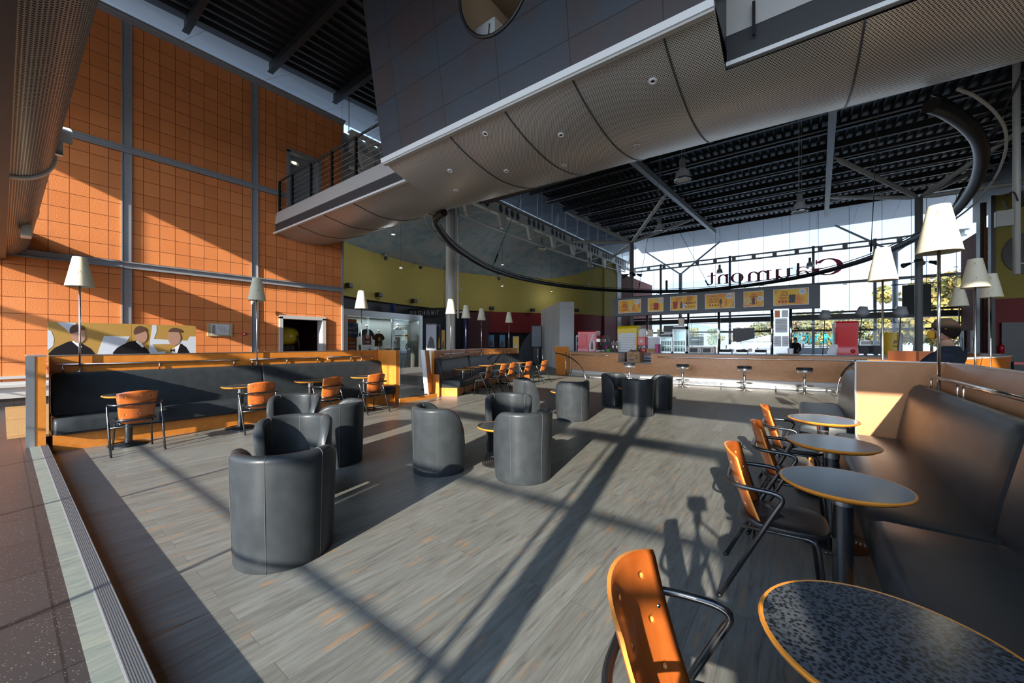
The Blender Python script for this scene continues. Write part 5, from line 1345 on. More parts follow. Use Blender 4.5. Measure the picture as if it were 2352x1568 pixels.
# tall white partition
t = thing('white_partition', 'tall white panelled partition wall left of the bar', 'partition', (0, 0, 0))
A_, B_, Cc = Vector((-11.0, 19.2, 0)), Vector((-10.35, 19.75, 0)), Vector((-15.0, 23.5, 0))
m = MB(); D_ = Cc + (B_ - A_); m.prism([(A_.x, A_.y), (B_.x, B_.y), (D_.x, D_.y), (Cc.x, Cc.y)], 0, 3.88); m.build('wall_body', WHITE, t)
m = MB()
for f in (.0, .17, .34, .52, .75):
    q = A_.lerp(Cc, f); n_ = Vector((-.735, -.68, 0)); m.b2((q.x - .008, q.y - .012, 0), (q.x + .004, q.y, 3.88))
for p, q in ((A_, Cc), (A_, B_)): m.bar(p + Vector((0, -.006, 3.5)), q + Vector((0, -.006, 3.5)), .01, .012)
m.build('panel_joints', GREYL, t)

# ---------------------------------------------------------------- menu board
YM = 15.55
t = thing('menu_board', 'long dark grey board with six yellow menu panels above the bar', 'menu board', (0, 0, 0))
ml, mr = at_y(1407, 700, YM), at_y(1884, 680, YM); z0_, z1_ = 2.63, 3.38
m = MB(); m.b2((ml.x, YM, z0_), (mr.x, YM + .35, z1_)); m.build('board', mat('board_grey', (.085, .09, .10), .45), t)
panels = [(1422.5, 1472, 'MENU', 'SALÉ', '7€'), (1490, 1523, '', '', '5€50'), (1541.5, 1600.5, 'MENU', 'MAXI\nGOURMAND', '12€'), (1621.5, 1686.5, 'MENU', 'GLACÉ', '6€90'), (1710, 1752.5, 'MENU', 'SUCRÉ', '8€'), (1778.5, 1856, 'MENU', 'SALÉ', '7€')]
YEL = speckle('menu_yellow', (.80, .26, .01), (.90, .52, .02), 2.0, .4)
for i, (pa, pb, w1, w2, pr) in enumerate(panels):
    xa, xb = at_y(pa, 700, YM).x, at_y(pb, 700, YM).x; wd = xb - xa; zc_ = 3.02; hh = .50; xm = (xa + xb) / 2
    m = MB(); m.b2((xa - .025, YM - .05, zc_ - hh / 2 - .025), (xb + .025, YM, zc_ + hh / 2 + .025)); pn = m.build('menu_panel', PAPER, t)
    m = MB(); m.b2((xa, YM - .055, zc_ - hh / 2), (xb, YM - .05, zc_ + hh / 2)); m.build('print_ground', YEL, pn)
    yy = YM - .06
    tx = xa + wd * (.30 if i != 2 else .74); ts = min(.10, wd * .14)
    if i == 4: tx = xm
    if w1:
        text(w1, ts * .8, INKR, pn, Matrix.Translation((tx, yy, zc_ + .17)) @ FACE_CAM, 'menu_word', .001, sx=.8)
        text(w2, ts * 1.25 if i != 2 else ts * 1.0, INKR, pn, Matrix.Translation((tx, yy, zc_ + (.07 if i != 2 else .045))) @ FACE_CAM, 'menu_word', .002, sx=.8)
    px_ = xb - wd * .16 if i not in (2,) else xm + .0; pz = zc_ + (.15 if i not in (2, 4) else -.10 if i == 2 else .0)
    rr = min(.10, wd * .16)
    m = MB(); m.extr([(px_ + rr * cos(a), yy + .002, pz + rr * sin(a)) for a in [2 * pi * k / 24 for k in range(24)]], (0, -.003, 0)); m.build('price_disc', PAPER, pn)
    text(pr, rr * .95, BLACK, pn, Matrix.Translation((px_, yy - .003, pz)) @ FACE_CAM, 'price', .001, sx=.85)
    # the food pictures: bottle, tub / bag shapes
    m = MB(); bx = xm + wd * (.22 if i not in (2, 4) else -.08 if i == 2 else .0); bz = zc_ - .19
    m.extr([(bx - .04, yy, bz), (bx + .04, yy, bz), (bx + .042, yy, bz + .17), (bx + .018, yy, bz + .23), (bx + .018, yy, bz + .27), (bx - .018, yy, bz + .27), (bx - .018, yy, bz + .23), (bx - .042, yy, bz + .17)], (0, -.002, 0)); m.build('bottle_print', mat('cola_print', (.13, .02, .015), .4) if i in (2, 4) else POSTO, pn)
    m = MB(); gx = xm + wd * (.04 if i not in (2, 4) else -.32 if i == 2 else -.3)
    if i == 3: m.extr([(gx + .045 * cos(a), yy, zc_ - .03 + .11 * sin(a)) for a in [2 * pi * k / 20 for k in range(20)]], (0, -.002, 0)); m.b2((gx - .01, yy - .002, zc_ - .22), (gx + .01, yy, zc_ - .12))
    else: m.extr([(gx - .07, yy, bz - .01), (gx + .07, yy, bz - .01), (gx + .09, yy, bz + .26), (gx - .09, yy, bz + .26)], (0, -.002, 0))
    m.build('snack_print', [mat('snack_dark', (.02, .015, .014), .4), mat('snack_red', (.45, .05, .06), .5), mat('snack_choc', (.10, .03, .012), .4), mat('snack_cream', (.75, .55, .2), .5)][{0: 3, 1: 1, 2: 1, 3: 2, 4: 3, 5: 0}[i]], pn)
    m = MB()
    for k in range(4): m.b2((tx - wd * .17 + k * wd * .1, yy - .002, zc_ - .17), (tx - wd * .17 + k * wd * .1 + wd * .05, yy, zc_ - .12))
    m.b2((tx - wd * .17, yy - .002, zc_ - .02), (tx + wd * .17, yy, zc_ - .008)); m.b2((tx - wd * .12, yy - .002, zc_ - .05), (tx + wd * .12, yy, zc_ - .04)); m.build('small_print', INKR, pn)
for px in (1486, 1581, 1651, 1773, 1816):
    x = at_y(px, 750, YM + .15).x; m = MB(); m.cyl((x, YM + .15, 1.13), (x, YM + .15, z0_), .042, seg=14); m.build('support_post', CHROME, t)
for k, px in enumerate((1505, 1560, 1625, 1690, 1740)):
    x = at_y(px, 640, YM + .1).x; m = MB(); m.tube(smooth_path([(x, YM + .1, z1_), (x + .1, YM + .1, z1_ + .1), (x + .3, YM + .05, z1_ + .06)], 5), .01, 6); m.build('cable', BLACK, t)

# ================================================================ ON AND BEHIND THE BAR
def small(name, label, cat, parts, loc, rz=0, group=None):
    t = thing(name, label, cat, loc, rz, group)
    for nm, mm, fn in parts:
        m = MB(); fn(m); m.build(nm, mm, t)
    return t
def B(x0, y0, z0, x1, y1, z1, bev=0): return lambda m: m.b2((x0, y0, z0), (x1, y1, z1), bev)
CT = 1.135
def width_at(pa, pb, dy=.35):
    a, b = on_counter(pa, dy=dy), on_counter(pb, dy=dy); return (a.x + b.x) / 2, (a.y + b.y) / 2, b.x - a.x
# red soft-drink coolers
def cooler(pa, pb, h, lab, printed):
    x, y, w_ = width_at(pa, pb); d_ = .55
    t = thing('drinks_cooler', lab, 'cooler', (x, y, CT), .12)
    m = MB(); m.rings([[(-w_ / 2, -.02, 0), (w_ / 2, -.02, 0), (w_ / 2, d_, 0), (-w_ / 2, d_, 0)], [(-w_ * .47, 0, h * .3), (w_ * .47, 0, h * .3), (w_ * .47, d_, h * .3), (-w_ * .47, d_, h * .3)], [(-w_ / 2, 0, h * .95), (w_ / 2, 0, h * .95), (w_ / 2, d_, h * .95), (-w_ / 2, d_, h * .95)], [(-w_ * .46, .03, h), (w_ * .46, .03, h), (w_ * .46, d_, h), (-w_ * .46, d_, h)]], smooth=False); m.build('cabinet', BRED, t)
    m = MB(); m.b2((-w_ * .42, -.025, h * .26), (w_ * (.0 if printed else .42), -.005, h * .84)); m.build('door_panel', mat('red_panel_enamel', (.75, .02, .025), .2), t)
    if printed:
        m = MB(); m.b2((w_ * .06, -.03, .02), (w_ * .46, -.004, h * .9)); pz = m.build('printed_strip', BRED, t)
        m = MB(); c = [(w_ * .30, h * .80), (w_ * .34, h * .62), (w_ * .36, h * .4), (w_ * .34, h * .2)]
        m.extr([(w_ * .12, -.033, h * .25), (w_ * .3, -.033, h * .86), (w_ * .36, -.033, h * .84), (w_ * .27, -.033, h * .55), (w_ * .4, -.033, h * .5), (w_ * .42, -.033, h * .05), (w_ * .12, -.033, h * .02)], (0, -.002, 0)); m.build('white_swirl', PAPER, pz)
        m = MB(); m.extr([(w_ * .2, -.036, h * .1), (w_ * .34, -.036, h * .1), (w_ * .33, -.036, h * .34), (w_ * .29, -.036, h * .5), (w_ * .25, -.036, h * .5), (w_ * .21, -.036, h * .34)], (0, -.002, 0)); m.build('bottle_print', mat('cola_brown', (.10, .012, .01), .3), pz)
    else:
        m = MB(); m.lathe([(0, -.0), (.06, 0), (.06, .004), (0, .004)], 20); o = m.build('round_badge', mat('red_badge', (.48, .02, .02), .4), t, loc=(w_ * .25, -.028, h * .12)); o.rotation_euler.x = pi / 2
        m = MB(); m.b2((-w_ * .5 - .004, .03, .1), (-w_ * .5 + .002, .3, h * .8)); sp = m.build('side_print', mat('side_red', (.42, .02, .03), .3), t)
        m = MB(); m.tube(smooth_path([(-w_ * .5 - .006, .12, h * .3), (-w_ * .5 - .006, .2, h * .42), (-w_ * .5 - .006, .1, h * .55), (-w_ * .5 - .006, .22, h * .7)], 6), .012, 6); m.build('white_swirl', PAPER, sp)
    return t
cooler(1332, 1366, .92, 'red soft drink cooler with a bottle print at the left end of the bar', True)
cooler(1920, 1972, 1.05, 'plain red soft drink cooler at the right end of the bar', False)
def fridge(pa, pb, h, lab, dy=.5, bottles=6):
    x, y, w_ = width_at(pa, pb, dy)
    t = thing('glass_door_fridge', lab, 'fridge', (x, y, CT))
    m = MB(); m.b2((-w_ / 2, 0, 0), (-w_ / 2 + .03, .45, h)); m.b2((w_ / 2 - .03, 0, 0), (w_ / 2, .45, h)); m.b2((-w_ / 2, .42, 0), (w_ / 2, .45, h)); m.b2((-w_ / 2, 0, 0), (w_ / 2, .45, .05)); m.b2((-w_ / 2, 0, h - .12), (w_ / 2, .45, h)); m.build('cabinet', ALU, t)
    m = MB(); m.b2((-w_ / 2 + .03, .01, .05), (w_ / 2 - .03, .015, h - .12)); m.build('glass_door', GLASSG, t)
    for z in (.27, .47):
        if z < h - .2: m = MB(); m.b2((-w_ / 2 + .03, .05, z), (w_ / 2 - .03, .4, z + .01)); m.build('shelf', CHROME, t)
    m = MB(); m.b2((-w_ / 2 + .01, -.012, h - .11), (w_ / 2 - .01, 0, h - .01)); m.build('top_panel', DKGREY, t)
    return (x, y, w_, h)
FR = [fridge(1516, 1543, .72, 'small glass door fridge with bottles left of the taller fridge on the bar'), fridge(1545, 1575, 1.0, 'taller glass door fridge on the bar beneath the popcorn tub')]
proto = None
for i, (x, y, w_, h) in enumerate(FR):
    n = 0
    for z in (.055, .285):
        for k in range(4):
            lab = 'small green bottle inside a glass door fridge on the bar'
            if proto is None:
                t = proto = thing('drink_bottle', lab, 'bottle', group='bottles in the bar fridges')
                m = MB(); m.lathe([(0, 0), (.026, 0), (.026, .11), (.010, .15), (.010, .18), (0, .18)], 10); m.build('glass_body', mat('bottle_green', (.03, .14, .05), .15), t)
                m = MB(); m.lathe([(.012, .172), (.012, .188), (0, .19)], 8); m.build('cap', ALU, t)
                o = t
            else: o = copy_tree(proto)
            o.location = (x - w_ * .33 + w_ * .22 * k, y + .15, CT + z)
small('bottle_cooler', 'white fridge with glass front behind the left red cooler', 'fridge', [('cabinet', PAPER, B(-.2, 0, 0, .2, .5, 1.9)), ('glass_front', DKGREY, B(-.16, -.01, .2, .16, 0, 1.8)), ('shelf_row', mat('bluish_cans', (.25, .32, .4), .4), B(-.14, -.02, 1.4, .14, -.01, 1.55))], (on_counter(1331, dy=1.4).x, on_counter(1331, dy=1.4).y, 0))
c = on_counter(1378, dy=1.1)
t = small('coffee_machine', 'black and chrome coffee machine right of the left red cooler', 'coffee machine', [('body', DKGREY, B(-.32, 0, .0, .32, .45, .62, .02)), ('cup_rack', mat('burgundy_plastic', (.25, .02, .04), .4), B(-.25, .05, .62, .28, .35, .72)), ('front_panel', CHROME, B(-.3, -.01, .42, .3, .0, .56)), ('drip_tray', ALU, B(-.3, -.12, .0, .3, .0, .06))], (c.x, c.y, CT))
for k in (-.18, .06):
    m = MB(); m.cyl((k, -.06, .40), (k, -.06, .26), .035, seg=12); m.cyl((k, -.06, .34), (k, -.22, .33), .014, seg=8); m.build('portafilter', CHROME, t)
c = on_counter(1394, dy=.8); small('menu_screen_panel', 'black upright screen panel behind the pink bowl on the bar', 'screen', [('panel', BLACK, B(-.14, 0, .05, .16, .03, .42)), ('foot', DKGREY, B(-.1, -.05, 0, .1, .08, .05))], (c.x, c.y, CT))
def bowl(px, dy, z, col, lab):
    c = on_counter(px, dy=dy); m = MB(); m.lathe([(.0, 0), (.05, 0), (.11, .12), (.105, .12), (.045, .01), (0, .01)], 20)
    tag(m.build('plastic_bowl', mat(lab.split()[0] + '_plastic', col, .35), loc=(c.x, c.y, z), auto=True), lab, 'bowl', 'coloured plastic bowls')
bowl(1393, .45, CT + .13, (.62, .03, .35), 'pink plastic bowl stacked over the green bowl on the bar')
bowl(1397, .4, CT, (.10, .6, .04), 'green plastic bowl standing on the bar under the pink bowl')
for k, px in enumerate((1408, 1417)):
    c = on_counter(px, dy=.3); t = thing('beer_tap', ('left' if k == 0 else 'right') + ' chrome beer tap column beside the yellow topped shutter', 'beer tap', (c.x, c.y, CT), 0, 'beer taps')
    m = MB(); m.cyl((0, 0, 0), (0, 0, .42), .042); m.sphere((0, 0, .43), .045); m.build('column', CHROME, t)
    m = MB(); m.cyl((0, 0, .36), (0, -.12, .38), .02, seg=10); m.cyl((0, -.12, .38), (0, -.13, .30), .014, seg=8); m.build('spout', CHROME, t)
    m = MB(); m.cyl((0, -.05, .40), (0, -.07, .52), .014, .02, seg=8); m.build('handle', BLACK, t)
x, y, w_ = width_at(1420, 1461, .6)
small('drinks_cabinet', 'white roller shutter cabinet with a yellow curved top on the bar', 'cabinet', [('shutter', PAPER, lambda m: [m.b2((-w_ / 2 + .03, 0, z), (w_ / 2 - .03, .03, z + .093)) for z in [.1 * k for k in range(8)]]), ('yellow_top', mat('lemon_enamel', (.85, .6, .01), .3), lambda m: m.extr([(-w_ / 2, 0, .80), (-w_ / 2, .0, .98), (-w_ / 2, .05, 1.06), (-w_ / 2, .15, 1.10), (-w_ / 2, .5, 1.10), (-w_ / 2, .5, .8)], (w_, 0, 0))), ('side_posts', mat('lemon_enamel2', (.8, .55, .01), .3), lambda m: [m.b2((-w_ / 2, 0, 0), (-w_ / 2 + .03, .5, .8)), m.b2((w_ / 2 - .03, 0, 0), (w_ / 2, .5, .8))])], (x, y, CT), .0)
x, y, w_ = width_at(1464, 1482, .45)
small('slush_dispenser', 'red and white drink dispenser right of the yellow topped shutter', 'dispenser', [('red_body', BRED, B(-w_ / 2, 0, .28, w_ / 2, .35, .62, .02)), ('red_base', BRED, B(-w_ / 2, -.02, .0, w_ / 2, .4, .16, .02)), ('neck', PAPER, B(-w_ * .35, .1, .16, w_ * .35, .35, .28)), ('label_patch', PAPER, B(-.05, -.008, .40, .05, 0, .5))], (x, y, CT))
x, y, w_ = width_at(1460, 1484, .9)
small('white_display_board', 'white wavy topped display board behind the red dispenser', 'board', [('board', PAPER, lambda m: m.extr([(-w_ / 2, 0, 0), (w_ / 2, 0, 0), (w_ / 2, 0, .95), (w_ * .1, 0, .97), (-w_ * .2, 0, .9), (-w_ * .3, 0, .78), (-w_ / 2, 0, .72)], (0, .03, 0)))], (x, y, CT))
# cardboard box standing in the counter gap
x = (at_y(1435, 815, 14.9).x + at_y(1472, 815, 14.9).x) / 2
t = thing('cardboard_box', 'brown cardboard box with blue print standing in the counter gap', 'box', (x, 14.98, .755), -.06)
m = MB(); m.b2((-.27, 0, 0), (.25, .4, .42), .004); m.build('carton', CARD, t)
text('Tropical', .06, INKB, t, Matrix.Translation((-.1, -.004, .30)) @ FACE_CAM, 'blue_print'); text('Juice', .06, INKB, t, Matrix.Translation((-.12, -.004, .22)) @ FACE_CAM, 'blue_print')
m = MB(); m.tube([(.10 + .06 * cos(a), -.004, .2 + .07 * sin(a)) for a in [-2 + 4.2 * k / 12 for k in range(13)]], .012, 6); m.b2((-.2, -.004, .07), (.02, 0, .11)); m.build('blue_emblem', INKB, t)
m = MB(); m.b2((-.05, -.004, .39), (.03, .02, .424)); m.build('red_sticker', BRED, t)
t = thing('wire_rack', 'jumble of chrome wire racks and dark gadgets on top of the cardboard box', 'rack', (x, 15.12, .755 + .42))
rn = random.Random(5)
for k in range(5):
    m = MB(); a = Vector((rn.uniform(-.18, .18), rn.uniform(-.05, .15), .03)); m.tube(smooth_path([a, a + Vector((.05, 0, .14)), a + Vector((.12, .03, .17)), a + Vector((.16, .02, .05))], 5), .010, 6); m.build('wire_loop', CHROME if k % 2 else BLACK, t)
m = MB(); m.b2((-.2, -.05, 0), (.18, .2, .05), .01); m.build('tray', DKGREY, t)
x, y, w_ = width_at(1485, 1511, .3); small('serving_tray_box', 'brown cardboard tray at the foot of the magenta folders', 'box', [('tray', CARD, B(-w_ / 2, 0, 0, w_ / 2, .3, .15)), ('flap', mat('card_flap', (.5, .31, .17), .8), B(-w_ / 2, -.05, .14, w_ / 2, .0, .152))], (x, y, CT))
for k, col in enumerate(((.62, .02, .25), (.75, .1, .3), (.55, .25, .05), (.6, .03, .3))):
    c = on_counter(1505.5 + k * 2, dy=.25); m = MB(); m.b2((-.012, 0, 0), (.012, .28, .33)); fo = m.build('menu_folder', mat('folder_%s' % 'abcd'[k], col, .5), loc=(c.x, c.y, CT)); tag(fo, ['leftmost magenta folder left of the small fridge', 'second pink folder left of the small fridge', 'third ochre folder left of the small fridge', 'rightmost dark pink folder left of the small fridge'][k], 'folder', 'upright folders on the bar')
# stacked cups and popcorn tub above
def cup(px, dy, z, r, h, m_, lab, grp):
    c = on_counter(px, dy=dy); m = MB(); m.lathe([(0, 0), (r * .75, 0), (r, h), (r * .95, h), (r * .7, .01), (0, .01)], 18); o = m.build('paper_cup', m_, loc=(c.x, c.y, z), auto=True); return tag(o, lab, 'cup', grp)
STRIP = brick_wall('striped_paper', (.7, .08, .12), (.8, .7, .6), (.8, .75, .6), .03, 5, 'x')
x, y, w_ = width_at(1488, 1516, .75)
small('cup_shelf', 'white shelf block holding striped paper cups on the bar', 'shelf', [('block', PAPER, B(-w_ / 2, 0, 0, w_ / 2, .35, .62)), ('shelf_edge', ALU, B(-w_ / 2, -.02, .6, w_ / 2, .35, .63))], (x, y, CT))
for k, px in enumerate((1491, 1497, 1513)): cup(px, .85, CT + .63, .06, .28, STRIP, ['left stack of striped paper cups on the white shelf block', 'middle stack of striped paper cups on the white shelf block', 'right stack of striped paper cups on the white shelf block'][k], 'paper cup stacks')
cup(1565, .6, CT + 1.0, .12, .30, STRIP, 'red and white popcorn tub on the taller fridge', None)
x, y, w_ = width_at(1525, 1556, 1.1); small('popcorn_machine_top', 'black and white popcorn machine behind the two bar fridges', 'machine', [('lower_case', PAPER, B(-w_ / 2, 0, .0, w_ / 2, .5, .82)), ('upper_case', BLACK, B(-w_ / 2, 0, .82, w_ / 2, .5, 1.06)), ('knobs', CHROME, lambda m: [m.sphere((k, -.01, .72), .03) for k in (-.15, 0, .15)])], (x, y, CT))
# heated glass case with two toaster ovens
x, y, w_ = width_at(1581, 1649, .75)
t = thing('snack_display_case', 'tall chrome framed glass snack case on the bar above the toaster ovens', 'display case', (x, y, CT))
m = MB()
for a in (-w_ / 2, w_ / 2 - .02):
    for b in (0, .5): m.b2((a, b, 0), (a + .02, b + .02, 1.12))
m.b2((-w_ / 2, 0, 1.10), (w_ / 2, .52, 1.12)); m.b2((-w_ / 2, 0, .26), (w_ / 2, .52, .28)); m.build('frame', ALU, t)
m = MB(); m.b2((-w_ / 2 + .02, .005, .28), (w_ / 2 - .02, .01, 1.1)); m.build('glass_front', GLASSG, t)
m = MB(); m.b2((-w_ / 2 + .03, .1, .28), (-w_ * .05, .45, .62)); m.b2((-w_ / 2 + .03, .1, .66), (-w_ * .05, .45, .70)); m.build('inner_grill', DKGREY, t)
m = MB()
for k in range(5): m.cyl((-w_ * .38 + k * .06, .08, .50), (-w_ * .38 + k * .06, .40, .52), .03, seg=8)
m.build('roller_row', CHROME, t)
for k, (pa, pb) in enumerate(((1582, 1611), (1612, 1641))):
    x, y, w_ = width_at(pa, pb, .2); small('toaster_oven', ('left' if k == 0 else 'right') + ' cream toaster oven under the glass snack case', 'oven', [('case', mat('cream_enamel', (.62, .6, .52), .35), B(-w_ / 2, 0, .0, w_ / 2, .35, .24, .01)), ('oven_window', BLACK, B(-w_ * .42, -.006, .04, w_ * .2, .002, .19)), ('knob', BRED, lambda m: [m.sphere((w_ * .34, -.01, z), .018) for z in (.08, .16)])], (x, y, CT), 0, 'toaster ovens')
# plate grills, coffee bits, notices, cups
for k, (pa, pb) in enumerate(((1651, 1680), (1690, 1717), (1733, 1760))):
    x, y, w_ = width_at(pa, pb, .2); small('waffle_iron', ['left', 'middle', 'right'][k] + ' black waffle iron lying on the bar below the sneeze guard', 'waffle iron', [('lower_plate', ALU, B(-w_ / 2, 0, 0, w_ / 2, .35, .07, .01)), ('upper_plate', BLACK, B(-w_ / 2, .02, .075, w_ / 2, .36, .15, .02)), ('handle', BLACK, lambda m: m.tube(smooth_path([(-w_ * .3, 0, .1), (-w_ * .3, -.08, .12), (w_ * .3, -.08, .12), (w_ * .3, 0, .1)], 4), .012, 6))], (x, y, CT), 0, 'waffle irons')
xa, xb = on_counter(1668, dy=.5), on_counter(1772, dy=.5)
t = thing('sneeze_guard', 'slanted clear glass sneeze guard behind the waffle irons', 'glass screen', (0, 0, 0))
m = MB(); m.extr([(xa.x, xa.y, CT + .30), (xb.x, xb.y - .1, CT + .66), (xb.x, xb.y - .1, CT + .28), (xa.x, xa.y, CT + .08)], (0, .012, 0)); m.build('pane', glass('frosty_glass', (.80, .88, .93), .5), t)
m = MB(); m.cyl((xa.x, xa.y, CT), (xa.x, xa.y, CT + .3), .014, seg=8); m.cyl((xb.x, xb.y - .1, CT), (xb.x, xb.y - .1, CT + .66), .014, seg=8); m.build('posts', CHROME, t)
x, y, w_ = width_at(1683, 1733, 1.6); small('wall_screen', 'black blank monitor behind the sneeze guard', 'monitor', [('panel', BLACK, B(-w_ / 2, 0, .42, w_ / 2, .06, .92)), ('stand', DKGREY, B(-.06, .02, 0, .06, .06, .42))], (x, y, CT))
x, y, w_ = width_at(1777, 1812, .5)
t = thing('notice_pillar', 'white pillar panel covered with paper notices between two menu board posts', 'panel', (x, y, CT))
m = MB(); m.b2((-w_ / 2, 0, .0), (w_ / 2, .06, 1.5)); m.build('panel', ALU, t)
for a in ((-.24, 1.22, -.05, 1.45, POSTO), (.02, 1.22, .25, 1.45, PAPER), (-.22, .72, .22, 1.18, PAPER), (-.26, .26, .0, .60, PAPER), (.03, .26, .27, .60, PAPER), (-.18, 1.30, -.10, 1.38, BRED)):
    m = MB(); m.b2((a[0] * w_ / .56, -.006 if a[4] != BRED else -.009, a[1]), (a[2] * w_ / .56, 0, a[3])); m.build('paper_notice', a[4], t)
m = MB()
for k in range(7): m.b2((-.16, -.008, .80 + k * .05), (.16, -.005, .812 + k * .05))
for z in (.35, .42, .5): m.b2((-.22, -.008, z), (-.05, -.005, z + .012)); m.b2((.06, -.008, z), (.22, -.005, z + .012))
m.build('notice_text', mat('notice_grey', (.35, .3, .3), .7), t)
c = on_counter(1816, dy=.15); cup(1816, .18, CT, .085, .20, PAPER, 'short stack of white cups on the bar right of the notice pillar', None)
c = on_counter(1790, dy=.1); m = MB(); m.lathe([(0, 0), (.26, 0), (.36, .025), (.35, .03), (.25, .008), (0, .008)], 32); tag(m.build('serving_tray', PAPER, loc=(c.x + .25, c.y, CT), auto=True), 'large white serving tray on the bar below the cup stack', 'tray')
c = on_counter(1911, dy=.25); t = thing('leaflet_holder', 'clear holder with white leaflets left of the right red cooler', 'leaflet holder', (c.x, c.y, CT))
for k in range(4): m = MB(); m.b2((-.12 + k * .03, .02 + k * .05, 0), (.06 + k * .03, .03 + k * .05, .12 + k * .07)); m.build('leaflet', PAPER, t)
for k, (px, ptop, pbot, fx, lab) in enumerate(((1895, 713, 735, 1888, 'left grey pot lamp on a thin pole behind the bar'), (1981, 705, 727, 1967, 'middle grey pot lamp above the right red cooler'), (2070, 706, 727, 2060, 'right grey pot lamp on a thin pole beyond the bar'))):
    yy = 16.6; q = at_y(px, (ptop + pbot) / 2, yy); f = at_y(fx, 806, yy)
    t = thing('pot_lamp', lab, 'lamp', (f.x, yy, .75), 0, 'grey pot lamps behind the bar')
    dx = q.x - f.x; zz = q.z - .75
    m = MB(); m.cyl((0, 0, 0), (dx * .92, 0, zz - .12), .012, seg=8); m.build('pole', DKGREY, t)
    m = MB(); m.lathe([(0, -.17), (.08, -.16), (.17, -.07), (.175, -.05), (.10, .17), (0, .17)], 20); o = m.build('lamp_shade', SHADEG, t, loc=(dx, 0, zz)); o.rotation_euler.y = .12
m = MB(); m.b2((-7.2, 17.0, 0), (4.5, 17.6, .75)); m.b2((-7.2, 16.95, .72), (4.5, 17.65, .76)); tag(m.build('back_counter', [mat('back_counter_grey', (.10, .105, .11), .4)]), 'long dark grey back counter behind the bar', 'counter')
# till and office bits to the right of the cooler
for k, (px, lab) in enumerate(((1990, 'black cash register nearest the right red cooler'), (2015, 'second black cash register right of the red cooler'))):
    c = at_y(px, 800, 16.0); small('cash_register', lab, 'cash register', [('base', BLACK, B(-.22, 0, 0, .22, .4, .12, .02)), ('screen', DKGREY, lambda m: m.box((0, .2, .3), (.36, .04, .26), rot=Matrix.Rotation(-.3, 3, 'X'))), ('neck', BLACK, B(-.04, .18, .1, .04, .24, .22))], (c.x, 16.0, 1.0))
m = MB(); xx = at_y(1985, 800, 16).x; m.b2((xx - .3, 15.9, .0), (xx + 2.0, 16.6, 1.0)); m.b2((xx - .32, 15.88, .97), (xx + 2.02, 16.62, 1.0)); tag(m.build('till_desk', BLACK), 'black till desk behind the right end of the bar', 'desk')
c = at_y(2047, 780, 20)
t = thing('ticket_kiosk', 'round yellow and white kiosk pillar beyond the tills', 'kiosk', (c.x, 20, 0))
m = MB(); m.cyl((0, 0, 0), (0, 0, 1.9), .30, seg=28); m.build('white_drum', PAPER, t)
m = MB(); m.rings([[(.305 * cos(a), .305 * sin(a), z) for a in [pi * 1.12 + pi * .55 * k / 10 for k in range(11)]] for z in (.2, 1.9)], cap=False); m.build('yellow_band', POSTY, t)
text('JE', .16, BLACK, t, Matrix.Translation((.08, -.315, 1.55)) @ FACE_CAM, 'kiosk_word'); text('MA', .12, BLACK, t, Matrix.Translation((.08, -.315, 1.38)) @ FACE_CAM, 'kiosk_word')

# ================================================================ GLASS DISPLAY CASE AND ITS GOODS
ca, cb_ = Vector((-14.0, 7.85, FH)), Vector((-14.55, 12.2, FH)); Lc = (cb_ - ca).length; az = math.atan2((cb_ - ca).y, (cb_ - ca).x)
t = thing('display_case', 'large aluminium framed glass case of merchandise behind the banquette end', 'display case', ca, az)
Hc = 2.72; DP = .75           # local: x along the front, y to the back (left-hand)
def LB(a, b, nm, mm): m = MB(); m.b2(a, b); return m.build(nm, mm, t)
LB((0, 0, 0), (Lc, DP, .25), 'base', GREYL); LB((0, 0, Hc - .25), (Lc, DP, Hc), 'top_box', ALU)
LB((0, 0, .25), (.22, DP, Hc - .25), 'end_post', WHITE); LB((Lc - .22, 0, .25), (Lc, DP, Hc - .25), 'end_post', ALU); LB((Lc * .56, 0, .25), (Lc * .56 + .09, .06, Hc - .25), 'mullion', ALU)
LB((.2, DP - .03, .25), (Lc - .2, DP, Hc - .25), 'back_wall', mat('case_back', (.42, .45, .46), .6)); LB((.22, .02, .25), (Lc - .22, .03, Hc - .25), 'glass_front', GLASSG)
MW = Matrix.Translation(ca) @ Matrix.Rotation(az, 4, 'Z')
def inc(x, y, z): return MW @ Vector((x, y, z))
for a in ((.95, 1.0, 1.75, 1.02), (2.05, 1.1, 2.35, 1.12), (2.75, 1.15, 3.3, 1.17), (3.35, 1.5, 3.95, 1.52), (2.95, .80, 3.7, .82), (2.9, .5, 3.4, .52), (1.0, .6, 2.2, .62)):
    LB((a[0], .30, a[1]), (a[2], DP - .03, a[3]), 'shelf', PAPER)
l = bpy.data.lights.new('case_light', 'AREA'); l.shape = 'RECTANGLE'; l.size = 3.4; l.size_y = .2; l.energy = 22; o = bpy.data.objects.new('case_light', l); COL.objects.link(o); o.location = inc(Lc / 2, .35, Hc - .27); o.rotation_euler = (0, 0, az)
